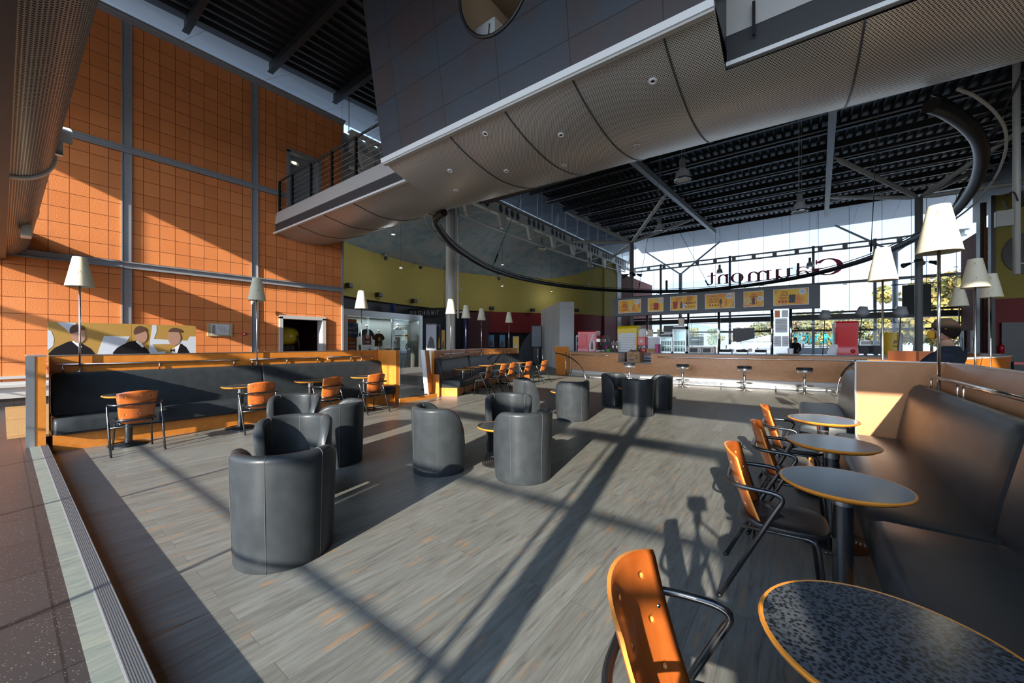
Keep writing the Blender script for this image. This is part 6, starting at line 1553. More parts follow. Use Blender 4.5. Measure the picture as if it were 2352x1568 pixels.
def shirt(x, z, s, mm, lab, motif):
    t2 = thing('tshirt', lab, 't-shirt', inc(x, .42, z), az, 'shirts in the display case')
    P = [(-.24, 0), (-.23, .45), (-.36, .36), (-.42, .48), (-.26, .66), (-.10, .72), (-.06, .68), (.06, .68), (.10, .72), (.26, .66), (.42, .48), (.36, .36), (.23, .45), (.24, 0)]
    m = MB(); m.rings([[(a * s * .96, .0, b * s) for a, b in P], [(a * s, -.05, b * s) for a, b in P], [(a * s * .92, -.09, b * s) for a, b in P]], smooth=False); m.build('fabric', mm, t2)
    m = MB()
    if motif: m.extr([(.10 * cos(a) * s, -.093, (.40 + .13 * sin(a)) * s) for a in [2 * pi * k / 20 for k in range(20)]], (0, -.002, 0)); m.b2((-.10 * s, -.095, .10 * s), (.10 * s, -.09, .16 * s)); m.build('printed_motif', motif, t2)
    else: m.b2((-.02 * s, -.095, .15 * s), (.05 * s, -.09, .30 * s)); m.build('printed_motif', BRED, t2)
    m = MB(); m.cyl((0, -.04, .68 * s), (0, -.04, .85 * s), .05 * s, seg=12); m.sphere((0, -.04, .86 * s), .07 * s); m.build('stand_neck', PAPER, t2)
shirt(1.42, 1.32, .92, TSHIRT, 'black t-shirt with a pale emblem inside the glass case', PAPER)
shirt(2.05, 1.25, .78, mat('black_yellow_shirt', (.02, .018, .015), .8), 'black t-shirt with yellow print inside the glass case', POSTY)
shirt(3.15, 1.42, .95, PAPER, 'white shirt on a bust inside the glass case', None)
t2 = thing('shop_banner', 'orange and blue banner with white lettering at the left of the glass case', 'banner', inc(.55, .2, .40), az)
m = MB(); m.b2((-.28, 0, 0), (.24, .015, 1.95)); m.build('orange_ground', mat('banner_orange', (.55, .12, .03), .5), t2)
m = MB(); m.b2((-.30, -.012, 1.22), (.30, 0, 1.80), .004); m.build('blue_panel', mat('banner_blue', (.02, .11, .22), .5), t2)
text('bazar', .19, PAPER, t2, Matrix.Translation((0, -.016, 1.60)) @ FACE_CAM, 'white_word'); text('bizarre', .17, PAPER, t2, Matrix.Translation((0, -.016, 1.42)) @ FACE_CAM, 'white_word')
m = MB(); m.b2((-.26, -.016, 1.50), (-.20, -.010, 1.66)); m.b2((-.26, -.016, 1.34), (-.20, -.010, 1.48)); m.build('orange_bars', mat('banner_bar', (.75, .2, .05), .5), t2)
m = MB()
for k in range(6): m.b2((-.12, -.004, .28 + k * .14), (.16, .0, .32 + k * .14))
m.build('small_lines', PAPER, t2)
goods = [('football', 'white patterned ball inside the glass case', 'ball', 3.02, .45, 1.30), ('handbag', 'red handbag hanging inside the glass case', 'bag', 1.98, .3, .72), ('book_box', 'yellow boxed game on the upper right shelf of the case', 'box', 3.75, .45, 1.52), ('book_box', 'brown boxed game on the middle right shelf of the case', 'box', 3.25, .45, .82), ('book_box', 'grey boxed game on the middle right shelf of the case', 'box', 3.5, .45, .82), ('figurine', 'small red figurine on the case floor at right', 'figurine', 3.95, .4, .25), ('figurine', 'small white figurine on the case floor', 'figurine', 3.5, .4, .25), ('figurine', 'small white and black figurine on the low shelf of the case', 'figurine', 3.1, .4, .52), ('figurine', 'small dark figurine on the left shelf of the case', 'figurine', 1.1, .4, 1.02), ('mug', 'white mug on the left shelf of the case', 'mug', 2.2, .4, 1.12), ('mug', 'black mug on the left shelf of the case', 'mug', 1.6, .4, 1.02)]
gm = [PAPER, BRED, POSTY, mat('box_brown', (.25, .14, .06), .6), mat('box_grey', (.4, .4, .42), .6), BRED, PAPER, PAPER, DKGREY, PAPER, BLACK]
for (nm, lab, cat, x, y, z), mm in zip(goods, gm):
    t2 = thing(nm, lab, cat, inc(x, y, z), az)
    m = MB()
    if nm == 'football':
        m.sphere((0, 0, .15), .15, 20, 14); o = m.build('skin', mm, t2); m = MB()
        for a in range(6): m.sphere((.13 * cos(a), .13 * sin(a), .15 + .06 * (a % 3 - 1)), .035, 8, 6)
        m.build('dark_patches', DKGREY, t2)
    elif nm == 'handbag':
        m.rings([[(-.14, -.04, 0), (.14, -.04, 0), (.14, .04, 0), (-.14, .04, 0)], [(-.17, -.05, .14), (.17, -.05, .14), (.17, .05, .14), (-.17, .05, .14)], [(-.12, -.03, .26), (.12, -.03, .26), (.12, .03, .26), (-.12, .03, .26)]], smooth=False); m.build('pouch', mm, t2); m = MB(); m.tube(smooth_path([(-.1, 0, .25), (-.06, 0, .5), (0, 0, .58), (.06, 0, .5), (.1, 0, .25)], 5), .012, 6); m.build('strap', mm, t2)
    elif nm == 'book_box':
        m.b2((-.11, -.04, 0), (.11, .04, .32)); m.build('carton', mm, t2); m = MB(); m.b2((-.08, -.045, .18), (.08, -.04, .27)); m.b2((-.05, -.045, .05), (.05, -.04, .13)); m.build('cover_print', INKR, t2)
    elif nm == 'figurine':
        m.lathe([(0, 0), (.06, 0), (.05, .02), (.045, .1), (.055, .16), (.03, .2), (0, .2)], 14); m.build('body', mm, t2); m = MB(); m.sphere((0, 0, .25), .06, 12, 8); m.build('head', SKIN if mm is BRED else mm, t2); m = MB(); m.lathe([(0, -.01), (.08, -.01), (.08, .005), (0, .005)], 14); m.build('stand', BLACK, t2)
    else:
        m.lathe([(0, 0), (.05, 0), (.05, .12), (.045, .12), (.045, .01), (0, .01)], 16); m.build('cup', mm, t2, auto=True); m = MB(); m.tube([(.05 + .03 * sin(a), 0, .06 + .035 * cos(a)) for a in [pi * k / 8 for k in range(9)]], .008, 6); m.build('handle', mm, t2)

# ================================================================ LOBBY SIGNS AND FITTINGS
def on_arc(px, py, z=None, inset=0):
    v = ray(px, py); best = None
    for i in range(len(arc) - 1):
        a, b = arc[i], arc[i + 1]; e = b - a
        den = v.x * e.y - v.y * e.x
        if abs(den) < 1e-9: continue
        t_ = (a.x * e.y - a.y * e.x) / den; s_ = (a.x * v.y - a.y * v.x) / den
        if t_ > 0 and -.01 <= s_ <= 1.01 and (best is None or t_ < best[0]): best = (t_, e.normalized())
    if best is None: return None, None
    t_, e = best; n_ = Vector((e.y, -e.x, 0))
    return C0 + v * t_ + n_ * inset, e
proto = None
names8 = ['leftmost black speaker on the yellow wall next to the terracotta wall', 'second black speaker on the yellow wall left of the number sign', 'third black speaker on the yellow wall above the number sign', 'black speaker on the yellow wall right of the round column', 'black speaker on the yellow wall left of the arched opening', 'black speaker on the yellow wall right of the white partition']
for (px, py), lab in zip(((794, 656), (864, 677), (946, 691), (1127, 708), (1221, 712), (1322, 713)), names8):
    p, e = on_arc(px, py, inset=.0)
    if p is None: continue
    if proto is None:
        proto = o = thing('wall_speaker', lab, 'speaker', group='black wall speakers')
        m = MB(); m.b2((-.16, -.34, -.12), (.16, -.06, .12), .02); m.build('cabinet', BLACK, o); m = MB(); m.b2((-.05, -.08, -.04), (.05, .02, .04)); m.build('bracket', DKGREY, o); m = MB(); m.b2((-.13, -.345, -.09), (.13, -.335, .09)); m.build('grille', DKGREY, o)
    else: o = copy_tree(proto, label=lab)
    o.location = p; o.rotation_euler.z = math.atan2(e.y, e.x) + pi if False else math.atan2(e.y, e.x)
    n_ = Vector((e.y, -e.x, 0))
    if (Vector((0, 0, 0)) - p).dot(n_) < 0: o.rotation_euler.z += pi
p, e = on_arc(986, 719)
pa, pb = at_y(952, 719, p.y - .6), at_y(1024, 719, p.y - .6)
t = thing('screen_number_sign', 'dark sign with white screen numbers 9 to 17 left of the round column', 'sign', (pa.lerp(pb, .5).x, p.y - 1.2, at_y(986, 717, p.y - 1.2).z), .35)
wd = (at_y(1024, 719, p.y - 1.2).x - at_y(950, 719, p.y - 1.2).x)
m = MB(); m.b2((-wd / 2 - .1, 0, -.36), (wd / 2 + .1, .08, .30)); m.build('board', mat('sign_slate', (.02, .024, .03), .5), t)
text('9 10 11 12 14 15 16 17', .40, PAPER, t, Matrix.Translation((0, -.02, -.02)) @ FACE_CAM, 'numbers', sx=.62)
m = MB()
for x in (-wd / 2, wd / 2): m.cyl((x, .04, .3), (x, .04, 3.0), .012, seg=6)
m.build('hanger_rods', DKGREY, t)
def stand_poster(px0, px1, py0, py1, tt, lab, mats_, name='poster', cat='poster', floor=True, group=None):
    a, b = at_t(px0, py0, tt), at_t(px1, py1, tt); c = (a + b) / 2; wd = abs((b - a).dot(RGT)); hh = abs(a.z - b.z)
    t = thing(name, lab, cat, (c.x, c.y, min(a.z, b.z) if not floor else FH), math.atan2(.6, .8), group)
    z0 = 0 if not floor else min(a.z, b.z) - FH
    m = MB(); m.b2((-wd / 2, 0, z0), (wd / 2, .05, z0 + hh)); m.build('frame', mats_[0], t)
    m = MB(); m.b2((-wd * .46, -.006, z0 + hh * .04), (wd * .46, 0, z0 + hh * .96)); pr = m.build('print', mats_[1], t)
    m = MB(); m.extr([(-wd * .4, -.009, z0 + hh * .1), (wd * .35, -.009, z0 + hh * .12), (wd * .2, -.009, z0 + hh * .45), (-wd * .1, -.009, z0 + hh * .55)], (0, -.002, 0)); m.build('dark_shape', mats_[2], pr)
    if floor and z0 > .02:
        m = MB(); m.b2((-wd * .3, 0, 0), (wd * .3, .06, z0)); m.build('foot', mats_[0], t)
    return t
stand_poster(978, 1003, 743, 806, 18, 'tall pale poster stand left of the round column', (DKGREY, mat('poster_pale', (.35, .36, .4), .4), NAVY), 'poster_stand')
stand_poster(1005, 1012, 745, 806, 18.5, 'narrow black poster stand beside the pale one', (BLACK, DKGREY, POSTY), 'poster_stand')
stand_poster(1014, 1022, 757, 806, 20, 'narrow poster stand with a yellow edge left of the round column', (BLACK, POSTY, BLACK), 'poster_stand')
BLP = mat('poster_blue', (.10, .28, .48), .45)
for px0, px1, lab in ((1122, 1135, 'left blue poster on the dark wall under the red band'), (1147, 1160, 'right blue poster on the dark wall under the red band')):
    p, e = on_arc((px0 + px1) / 2, 782); tt = (p - C0).dot(FWD) - .42
    stand_poster(px0, px1, 768, 797, tt, lab, (NAVY, BLP, FLESHD), floor=False, group='blue posters under the red band')
stand_poster(1178, 1192, 772, 812, 23.2, 'yellow roll-up banner left of the arched opening', (GREYL, POSTY, PAPER), 'rollup_banner', 'banner')
stand_poster(1221, 1243, 747, 797, 26.5, 'pale grey screen inside the dark arched opening', (DKGREY, mat('grey_screen', (.28, .31, .35), .5), mat('grey_screen2', (.24, .27, .31), .5)), 'projection_screen', 'screen')
for px, lab in ((902, 'blue painted pilaster above the display case'), (1069, 'blue painted pilaster right of the round column')):
    p, e = on_arc(px, 740, inset=.0); d = (C0 - p); d.z = 0; d.normalize(); p = p + d * .45
    m = MB(); m.b2((-.12, -.1, 0), (.12, .1, 3.75)); tag(m.build('blue_pilaster', BLUEP, loc=(p.x, p.y, FH), rz=.5), lab, 'pilaster')
p, e = on_arc(1098, 740); m = MB(); m.b2((-.9, -.06, 0), (.9, .06, 3.7)); tag(m.build('maroon_panel', mat('maroon_paint', (.06, .008, .012), .6), loc=(p.x + .3, p.y - .5, FH), rz=.75), 'dark maroon wall panel left of the red band', 'panel')
for px, py, lab in ((1235, 836, 'chrome queue post in front of the arched opening'), (1300, 836, 'chrome queue post at the foot of the white partition')):
    q = at_z(px, py, FH) if px < 1290 else at_z(1246, 840, FH)
    t = thing('queue_post', lab, 'barrier post', (q.x, q.y, FH)); m = MB(); m.cyl((0, 0, 0), (0, 0, .95), .035, seg=12); m.sphere((0, 0, .97), .04); m.build('pole', CHROME, t); m = MB(); m.lathe([(0, 0), (.17, 0), (.16, .03), (0, .035)], 20); m.build('base', DKGREY, t)
# small ceiling fittings on the painted vault
names = ['security camera under the painted vault above the display case', 'security camera under the painted vault left of the round column', 'security camera under the painted vault right of the round column', 'white dome detector near the right end of the painted vault']
for (px, py), lab in zip(((886, 581), (966, 609), (1146, 640), (1353, 631)), names):
    p, e = on_arc(px, py); p = p + (C0 - p).normalized() * .7; p.z = 6.72
    t = thing('ceiling_camera', lab, 'camera', p, 0, 'cameras under the painted vault'); m = MB(); m.cyl((0, 0, -.25), (0, 0, .0), .03, seg=8); m.build('stem', GREYL, t); m = MB(); m.sphere((0, 0, -.28), .12, 14, 10); m.build('dome', GREYL if 'dome' in lab else DKGREY, t)

# ================================================================ RIGHT SIDE: CURVED ORANGE COUNTER, SHELF, PEOPLE
t = thing('curved_orange_counter', 'curved orange wood screen wall at the right behind the man in navy', 'counter', (0, 0, 0))
CW = [(p.x, p.y) for p in smooth_path([(2.05, 10.0, 0), (2.32, 10.74, 0), (2.67, 11.5, 0), (3.24, 12.7, 0), (3.85, 14.3, 0), (4.1, 15.6, 0), (3.9, 17.0, 0), (3.2, 18.0, 0)], 5)]
m = MB(); m.sweep(CW, [(0, 0), (-.16, 1.2), (-.02, 1.2), (.12, 0)]); m.build('curved_panel', ORANGE, t, auto=True)
m = MB(); m.sweep(CW, [(-.17, 1.2), (-.17, 1.225), (.0, 1.225), (.0, 1.2)]); m.build('grey_top', GREYL, t, auto=True)
s0, s1 = at_t(1992, 830, 6.4), at_t(2118, 832, 5.7)
t = thing('orange_ledge', 'low orange wood ledge just behind the tan end panel', 'ledge', (0, 0, 0))
e_ = (s1 - s0); e_.z = 0; e_.normalize(); n_ = Vector((-e_.y, e_.x, 0))
if n_.y < 0: n_ = -n_
def quad(a, b, n, d, z0, z1): 
    P = [a, b, b + n * d, a + n * d]; m = MB(); m.prism([(p.x, p.y) for p in P], z0, z1); return m
LZ = 1.225
quad(s0, s1 + e_ * .1, n_, .5, LZ - .04, LZ).build('top', ORANGE, t); quad(s0, s1 + e_ * .1, n_, .04, 0, LZ - .04).build('front', ORANGE, t)
b0, b1 = at_t(2036, 826, 7.0), at_t(2100, 826, 6.8)
t = thing('wooden_box', 'closed brown wooden box standing on the orange ledge', 'box', (0, 0, 0))
P_ = s0 + e_ * .20 + n_ * .14
quad(P_, P_ + e_ * .40, n_, .3, LZ, LZ + .15).build('box_body', mat('brown_wood', (.15, .05, .02), .4), t); quad(P_ + e_ * .365, P_ + e_ * .405, n_, .3, LZ, LZ + .152).build('end_board', mat('brown_wood_dark', (.08, .03, .015), .4), t)

def skinned(name, joints, edges, m_, parent, root=0, sub=2):
    me = bpy.data.meshes.new(name); me.from_pydata([j[:3] for j in joints], edges, []); me.materials.append(m_)
    o = bpy.data.objects.new(name, me); COL.objects.link(o); o.parent = parent
    sk = o.modifiers.new('skin', 'SKIN'); sk.use_smooth_shade = True
    for i, j in enumerate(joints):
        v = me.skin_vertices[0].data[i]; v.radius = (j[3], j[4] if len(j) > 4 else j[3]); v.use_root = (i == root)
    ss = o.modifiers.new('sub', 'SUBSURF'); ss.levels = sub; ss.render_levels = sub
    dg = bpy.context.evaluated_depsgraph_get(); dg.update(); m2 = bpy.data.meshes.new_from_object(o.evaluated_get(dg)); o.modifiers.clear(); o.data = m2
    for p in m2.polygons: p.use_smooth = True
    return o
def person(lab, loc, rz, arms, shirt_m, pants_m, hair_m, short_sleeve, mask=None, scale=1.0):
    # faces local +x; left is +y
    t = thing('person', lab, 'person', loc, rz); t.scale = (scale,) * 3
    J = [(0, 0, .96, .13, .15), (0, 0, 1.12, .115, .14), (.0, 0, 1.30, .125, .165), (-.01, 0, 1.43, .10, .15), (.005, 0, 1.51, .058), (.02, 0, 1.58, .056)]
    E_ = [(0, 1), (1, 2), (2, 3), (3, 4), (4, 5)]
    for s in (1, -1):
        k = len(J); sh, el, wr = Vector((-.01, s * .19, 1.41)), Vector(arms[s][0]), Vector(arms[s][1])
        J += [(*sh, .068), (*sh.lerp(el, .5), .055), (*el, .046), (*el.lerp(wr, .5), .042), (*wr, .030)]
        E_ += [(3, k)] + [(k + i, k + i + 1) for i in range(4)]
        d = (wr - el).normalized(); k2 = len(J); J += [(*(wr + d * .05), .034, .02)]; E_ += [(k2 - 1, k2)]
        side = Vector((-d.y, d.x, 0)); side = side.normalized() if side.length > .1 else Vector((0, 1, 0))
        pal = wr + d * .075
        for f in range(4):
            a = len(J); off_ = side * (.026 * (1.5 - f) / 1.5); ln = (.072, .085, .08, .062)[f]
            J += [(*(pal + off_), .0095), (*(pal + off_ * 1.15 + d * ln * .5 + Vector((0, 0, -.004))), .0088), (*(pal + off_ * 1.2 + d * ln * .95 + Vector((0, 0, -.022))), .0075)]
            E_ += [(k2, a), (a, a + 1), (a + 1, a + 2)]
        a = len(J); th = wr + d * .03 + side * (.035 * -s)
        J += [(*th, .011), (*(th + d * .03 + side * (.018 * -s)), .0095), (*(th + d * .06 + side * (.02 * -s)), .008)]; E_ += [(k2, a), (a, a + 1), (a + 1, a + 2)]
        k = len(J); J += [(0, s * .095, .90, .095), (.015, s * .10, .70, .08), (.02, s * .10, .50, .062), (-.01, s * .10, .30, .055), (-.03, s * .10, .09, .042), (.06, s * .11, .05, .042), (.15, s * .12, .035, .032)]
        E_ += [(0, k)] + [(k + i, k + i + 1) for i in range(6)]
    skinned('body', J, E_, SKIN, t)
    # head: one modelled surface with brow, nose, lips, chin
    m = MB(); hc = Vector((.03, 0, 1.68))
    def head(u, v):
        th = pi * v; ph = 2 * pi * u; x = sin(th) * cos(ph); y = sin(th) * sin(ph); z = cos(th)
        r = Vector((x * .098, y * .076, z * .118))
        if z < 0: r.x *= 1 - .10 * (-z); r.y *= 1 - .28 * (-z)
        if x > .55:
            nb = math.exp(-((y / .16) ** 2)) * math.exp(-(((z + .12) / .20) ** 2)); r.x += .024 * nb
            r.x -= .010 * math.exp(-(((abs(y) - .35) / .16) ** 2)) * math.exp(-(((z - .12) / .13) ** 2))
            r.x += .006 * math.exp(-((y / .3) ** 2)) * math.exp(-(((z + .52) / .09) ** 2)) + .010 * math.exp(-((y / .25) ** 2)) * math.exp(-(((z + .85) / .14) ** 2))
        if x < -.2: r.x *= 1.08
        return hc + r
    m.grid(head, 40, 28); m.build('head', SKIN, t)
    for s in (1, -1):
        m = MB(); m.sphere((.0, s * .079, 1.672), .03, 14, 10, (.62, .35, 1.1)); m.build('ear', SKIN, t)
        m = MB(); m.sphere((.113, s * .031, 1.692), .011, 10, 8); m.build('eye', PAPER, t)
    m = MB(); m.tube([(.124, -.024, 1.618), (.130, 0, 1.616), (.124, .024, 1.618)], [.003, .006, .003], 8); m.build('mouth', mat('lip', (.42, .14, .11), .5), t)
    m = MB(); rn2 = random.Random(11)
    def hair(u, v):
        th = pi * .60 * v; ph = 2 * pi * u; front = max(0, cos(ph)); thx = th * (1 - .42 * front ** 1.4) * (1 + .36 * max(0, -cos(ph)) ** .7)
        x = sin(thx) * cos(ph); y = sin(thx) * sin(ph); z = cos(thx); k = 1.0 + .018 * sin(17 * ph + 5 * thx) * sin(13 * thx + 2)
        return hc + Vector((x * .124 * k - .006, y * .094 * k, z * .136 * k + .002))
    m.grid(hair, 60, 22); m.build('hair', hair_m, t)
    if mask:
        m = MB()
        def mk(u, v):
            y = (u - .5) * 2; z = (v - .5) * 2; return Vector((.148 - .055 * y * y + .028 * (1 - abs(y)) * (1 - z * z), y * .068, 1.625 + z * .052 * (1 - .35 * y * y)))
        m.grid(mk, 12, 8); m.build('face_mask', mask, t)
        m = MB()
        for s in (1, -1): m.tube([(.095, s * .067, 1.64), (.04, s * .085, 1.68), (-.01, s * .092, 1.69)], .003, 5)
        m.build('mask_loops', mask, t)
    # clothes
    Jt = [(0, 0, .90, .145, .172), (0, 0, 1.06, .135, .165), (-.005, 0, 1.24, .140, .180), (-.015, 0, 1.40, .135, .19), (0, 0, 1.475, .078, .085)]
    Et = [(0, 1), (1, 2), (2, 3), (3, 4)]
    for s in (1, -1):
        k = len(Jt); sh, el, wr = Vector((-.012, s * .19, 1.405)), Vector(arms[s][0]), Vector(arms[s][1])
        if short_sleeve: Jt += [(*sh, .098), (*sh.lerp(el, .5), .084), (*sh.lerp(el, .85), .078)]; n = 2
        else: Jt += [(*sh, .085), (*sh.lerp(el, .5), .072), (*el, .062), (*el.lerp(wr, .5), .055), (*el.lerp(wr, .92), .045)]; n = 4
        Et += [(3, k)] + [(k + i, k + i + 1) for i in range(n)]
    skinned('shirt', Jt, Et, shirt_m, t)
    Jp = [(0, 0, .97, .138, .158)]; Ep = []
    for s in (1, -1):
        k = len(Jp); Jp += [(0, s * .095, .88, .108), (.015, s * .10, .70, .094), (.02, s * .10, .50, .078), (-.01, s * .10, .30, .072), (-.03, s * .10, .10, .066)]; Ep += [(0, k)] + [(k + i, k + i + 1) for i in range(4)]
    skinned('trousers', Jp, Ep, pants_m, t)
    for s in (1, -1):
        m = MB(); m.rings([[(x_, s * .11 + .052 * w2 * cos(a), .0 + h2 * max(0, sin(a)) + .0) for a in [2 * pi * k / 16 for k in range(16)]] for x_, w2, h2 in ((-.10, .6, .08), (-.06, .95, .105), (.03, 1.0, .10), (.12, 1.0, .075), (.18, .7, .05))]); m.build('shoe', BLACK, t)
    return t
heading = math.atan2(.42, -.9)
hp = Vector((1.37, 6.52, 0))
person('man in navy t-shirt and yellow face mask leaning on the ledge behind the tan partition', hp, heading,
       {1: ((.20, .27, 1.16), (.42, .14, 1.215)), -1: ((.16, -.30, 1.14), (.40, -.16, 1.215))}, TSHIRT, mat('dark_jeans', (.02, .022, .03), .8), HAIR, True, mat('yellow_mask', (.85, .48, .04), .7), .985)
q = at_t(1827, 790, 24)
person('person in a dark jacket standing far away behind the bar', (q.x, q.y, 0), R(250), {1: ((.02, .27, 1.13), (.12, .22, .92)), -1: ((.02, -.27, 1.13), (.12, -.22, .92))}, mat('black_jacket', (.012, .012, .014), .8), mat('black_trousers', (.015, .015, .017), .8), mat('black_hair', (.015, .012, .01), .6), False, None, 1.03)
c = at_z(1945, 905, 0)
t = thing('waste_bag_stand', 'clear plastic waste bag hanging on a ring stand at the bar end', 'bin', (1.32, 14.55, 0))
m = MB(); m.rings([[((.20 + .02 * sin(5 * a + z * 9)) * f_ * cos(a), (.20 + .02 * cos(4 * a + z * 7)) * f_ * sin(a), z) for a in [2 * pi * k / 28 for k in range(28)]] for z, f_ in ((.12, .75), (.4, .95), (.7, .9), (.98, 1.05))], cap=False); m.build('bag', glass('plastic_film', (.78, .76, .74), .6, .15), t)
m = MB(); m.tube([(.22 * cos(a), .22 * sin(a), .98) for a in [2 * pi * k / 24 for k in range(24)]], .012, 8, close=True); m.cyl((0, .22, 0), (0, .22, .98), .014, seg=8); m.build('ring_stand', CHROME, t)
m = MB(); m.lathe([(0, 0), (.2, 0), (.19, .02), (0, .03)], 20); m.build('base', DKGREY, t)
# banner, fire extinguisher and notices at the far right
a_, b_ = at_y(2072, 655, 33.5), at_y(2139, 720, 33.5)
t = thing('hanging_banner', 'dark grey fabric banner hanging behind the right branching column', 'banner', (0, 0, 0))
m = MB(); m.b2((a_.x, 33.5, b_.z), (b_.x, 33.53, a_.z)); m.build('fabric', mat('banner_grey', (.07, .072, .075), .8), t)
m = MB(); m.cyl((a_.x - .5, 33.5, a_.z + .05), (b_.x + .4, 33.5, a_.z + .05), .03, seg=8); m.cyl((a_.x + .4, 33.5, a_.z + .05), (a_.x + .4, 33.5, zc(33.5) - .3), .012, seg=6); m.cyl((b_.x - .2, 33.5, a_.z + .05), (b_.x - .2, 33.5, zc(33.5) - .3), .012, seg=6); m.build('hanging_bar', BLACK, t)
q = at_y(2300, 800, 32.2)
t = thing('fire_extinguisher', 'red fire extinguisher on the dark red wall at the far right', 'extinguisher', (q.x, 32.15, .9)); m = MB(); m.lathe([(0, 0), (.1, 0), (.1, .45), (.05, .53), (0, .54)], 16); m.build('cylinder', BRED, t); m = MB(); m.cyl((0, 0, .54), (0, 0, .62), .03, seg=8); m.b2((-.02, -.12, .58), (.02, .05, .62)); m.build('valve', BLACK, t)
t = thing('wall_notice', 'white notice on the dark red wall at the far right', 'notice', (q.x + .75, 32.25, 1.75)); m = MB(); m.b2((-.25, -.02, -.25), (.25, .03, .25)); m.build('sheet', PAPER, t); m = MB(); [m.b2((-.18, -.025, -.15 + .09 * k), (.18, -.02, -.12 + .09 * k)) for k in range(4)]; m.build('text_lines', DKGREY, t)
t = thing('queue_tape', 'red belt barrier stretched at the far right edge', 'barrier', (0, 0, 0)); p0_, p1_ = at_t(2325, 834, 10.5), at_t(2420, 836, 10.2); m = MB(); m.bar(p0_, p1_, .01, .06); m.build('red_belt', BRED, t); m = MB(); m.cyl((p0_.x, p0_.y, 0), (p0_.x, p0_.y, p0_.z + .04), .03, seg=10); m.cyl((p1_.x, p1_.y, 0), (p1_.x, p1_.y, p1_.z + .04), .03, seg=10); m.build('posts', BLACK, t)

# ================================================================ OUTDOORS
def leafmat(name, a, b, c):
    m = bpy.data.materials.new(name); t, p, lk = nodes(m); oi = node(t, 'ShaderNodeTexCoord'); n = node(t, 'ShaderNodeTexNoise'); n.inputs['Scale'].default_value = 1.1; n.inputs['Detail'].default_value = 4; lk(oi.outputs['Object'], n.inputs[0])
    g = grad(t, [(.35, a), (.5, b), (.65, c)]); lk(n.outputs[0], g.inputs[0]); lk(g.outputs[0], p.inputs['Base Color']); p.inputs['Roughness'].default_value = .8; return m
LEAF = [leafmat('autumn_leaf', (.14, .15, .045), (.26, .21, .05), (.29, .17, .045)), leafmat('olive_leaf', (.085, .11, .045), (.15, .16, .065), (.21, .18, .075)), leafmat('rust_leaf', (.15, .11, .055), (.23, .15, .07), (.20, .17, .08))]
def make_tree(lab, mm, seed, n=1500):
    t = thing('tree', lab, 'tree'); rn = random.Random(seed); m = MB()
    cl = [(Vector((rn.gauss(0, 1.3), rn.gauss(0, 1.3), rn.uniform(2.4, 7.0))), rn.uniform(.9, 1.7)) for _ in range(16)]
    for _ in range(n):
        c, r = rn.choice(cl); d = Vector((rn.gauss(0, 1), rn.gauss(0, 1), rn.gauss(0, 1))).normalized(); p = c + d * r * rn.uniform(.6, 1)
        u = Vector((rn.gauss(0, 1), rn.gauss(0, 1), rn.gauss(0, 1))).normalized(); v = u.cross(d).normalized() if u.cross(d).length > .1 else Vector((0, 0, 1)); s = rn.uniform(.14, .30)
        m.face([p - u * s - v * s * .6, p + u * s - v * s * .6, p + u * s * .7 + v * s, p - u * s * .7 + v * s])
    m.build('foliage', mm, t, recalc=False)
    m = MB(); m.tube([(0, 0, 0), (.05, 0, 2), (0, .1, 4.5)], [.2, .15, .06], 8)
    for k in range(5): a = rn.uniform(0, 6.28); m.tube([(0, 0, 1.8 + .4 * k), (cos(a), sin(a), 3 + .6 * k)], [.07, .02], 6)
    m.build('trunk', mat('bark', (.09, .065, .045), .9), t); return t
trees = [(2100, 62, 1.02, 0), (2068, 74, 1.0, 2), (1995, 80, 1.05, 1), (1958, 84, 1.0, 2), (1920, 86, 1.12, 1), (1885, 88, 1.0, 0), (1845, 90, 1.1, 1), (1815, 92, 1.0, 2), (1780, 96, .95, 1), (1740, 100, .9, 1), (2140, 58, .95, 0), (2168, 46, 1.35, 0), (2205, 52, 1.1, 0), (2030, 77, 1.0, 0), (1700, 108, .8, 2), (1640, 112, .75, 1), (1590, 112, .8, 0), (1530, 118, .8, 1), (1900, 74, .75, 0), (2050, 64, .8, 0)]
tlab = ['golden autumn tree outside the glass front', 'olive green autumn tree outside the glass front', 'rust brown autumn tree outside the glass front']
pt = {}
for k, (px, tt, s, ty) in enumerate(trees):
    q = at_t(px, 788, tt)
    lab = tlab[ty]
    if k == 11: lab = 'tallest golden autumn tree rising above the man in navy'
    if ty not in pt: pt[ty] = o = make_tree(lab, LEAF[ty], 20 + ty)
    else: o = copy_tree(pt[ty], label=lab)
    o['group'] = 'row of ' + ['golden', 'olive', 'rust'][ty] + ' trees beyond the car park'
    if k == 11: del o['group']
    o.location = (q.x, q.y, -.05); o.scale = (s, s, s * .95); o.rotation_euler.z = k * 1.7
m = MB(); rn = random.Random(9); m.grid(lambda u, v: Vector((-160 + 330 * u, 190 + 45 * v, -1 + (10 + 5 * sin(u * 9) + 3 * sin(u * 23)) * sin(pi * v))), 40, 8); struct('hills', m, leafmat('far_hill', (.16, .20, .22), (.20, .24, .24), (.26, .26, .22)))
q = at_t(1855, 775, 52); q2 = at_t(1900, 782, 52)
t = thing('bowling_sign', 'teal BOWLING letters on a low building outside', 'sign', (at_t(1876, 776, 52).x, at_t(1876, 776, 52).y, 0), math.atan2(.6, .8))
text('BOWLING', 1.9, GREENLT, t, Matrix.Translation((0, -.1, 2.05)) @ FACE_CAM, 'letters', .05, sx=.72)
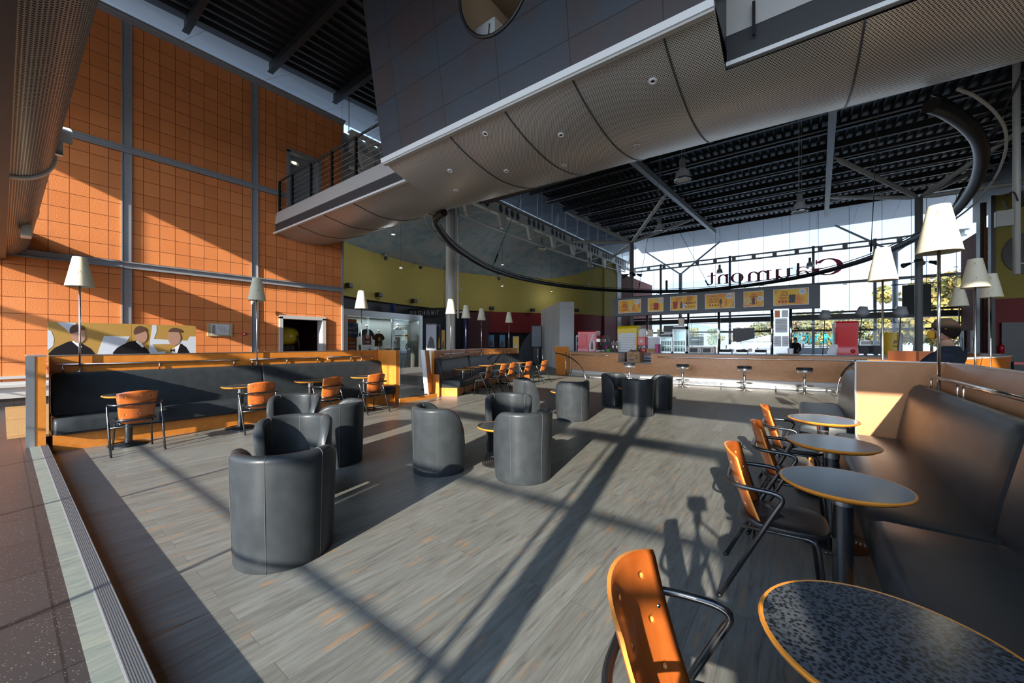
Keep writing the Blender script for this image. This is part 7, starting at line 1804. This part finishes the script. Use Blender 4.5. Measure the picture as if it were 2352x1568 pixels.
m = MB(); m.b2((-3.2, 0, 0), (3.4, .3, .9)); m.b2((-3.0, 0, .9), (-2.9, .2, 3.0)); m.b2((2.9, 0, .9), (3.0, .2, 3.0)); m.b2((-3.0, .05, 1.05), (3.0, .15, 1.15)); m.b2((-3.0, .05, 2.95), (3.0, .15, 3.05)); m.build('sign_base', DKGREY, t)
for k, (px, tt, col, lab) in enumerate(((1700, 70, (.5, .52, .55), 'pale parked van outside left of the bowling sign'), (1985, 60, (.08, .09, .10), 'dark parked van outside below the rust trees'), (2010, 62, (.35, .36, .38), 'grey parked van outside right of the cash registers'))):
    q = at_t(px, 800, tt); t = thing('parked_van', lab, 'van', (q.x, q.y, -.05), .3)
    m = MB(); m.extr([(-2.2, -.9, .4), (-2.2, -.9, 1.2), (-1.5, -.9, 1.4), (-.9, -.9, 2.0), (2.2, -.9, 2.0), (2.2, -.9, .4)], (0, 1.8, 0)); m.build('bodywork', mat('van_paint_%s' % 'abc'[k], col, .3), t)
    m = MB(); m.b2((-.8, -.92, 1.35), (2.0, -.89, 1.85)); m.b2((-.8, .89, 1.35), (2.0, .92, 1.85)); m.build('windows', BLACK, t)
    for x in (-1.4, 1.4):
        for y in (-.88, .88): m = MB(); m.cyl((x, y - .1, .35), (x, y + .1, .35), .35, seg=16); m.build('wheel', BLACK, t)

# the photographer's tripod, standing behind the lens; only its shadow falls into the room
t = thing('camera_tripod', 'photographer tripod and camera whose shadow falls beside the right hand chairs', 'tripod', (0, 0, FH))
bk = -FWD
def rel(f, r_, z): return FWD * f + RGT * r_ + Vector((0, 0, z - FH))
m = MB(); m.rings([[rel(-.05, -.075, 1.45), rel(-.05, .075, 1.45), rel(-.05, .075, 1.56), rel(-.05, -.075, 1.56)], [rel(-.13, -.075, 1.45), rel(-.13, .075, 1.45), rel(-.13, .075, 1.56), rel(-.13, -.075, 1.56)]], smooth=False); m.build('camera_body', BLACK, t)
m = MB(); m.cyl(rel(-.09, 0, 1.45), rel(-.09, 0, 1.34), .035, seg=12); m.cyl(rel(-.09, 0, 1.38), rel(-.26, .10, 1.30), .012, seg=8); m.build('tripod_head', BLACK, t)
m = MB(); m.cyl(rel(-.09, 0, 1.34), rel(-.09, 0, .75), .018, seg=10); m.build('centre_column', DKGREY, t)
for a in (-1.2, .9, 3.0):
    m = MB(); m.cyl(rel(-.09, 0, 1.28), rel(-.09 - .38 * cos(a) , .38 * sin(a), FH), .016, seg=8); m.build('leg', DKGREY, t)
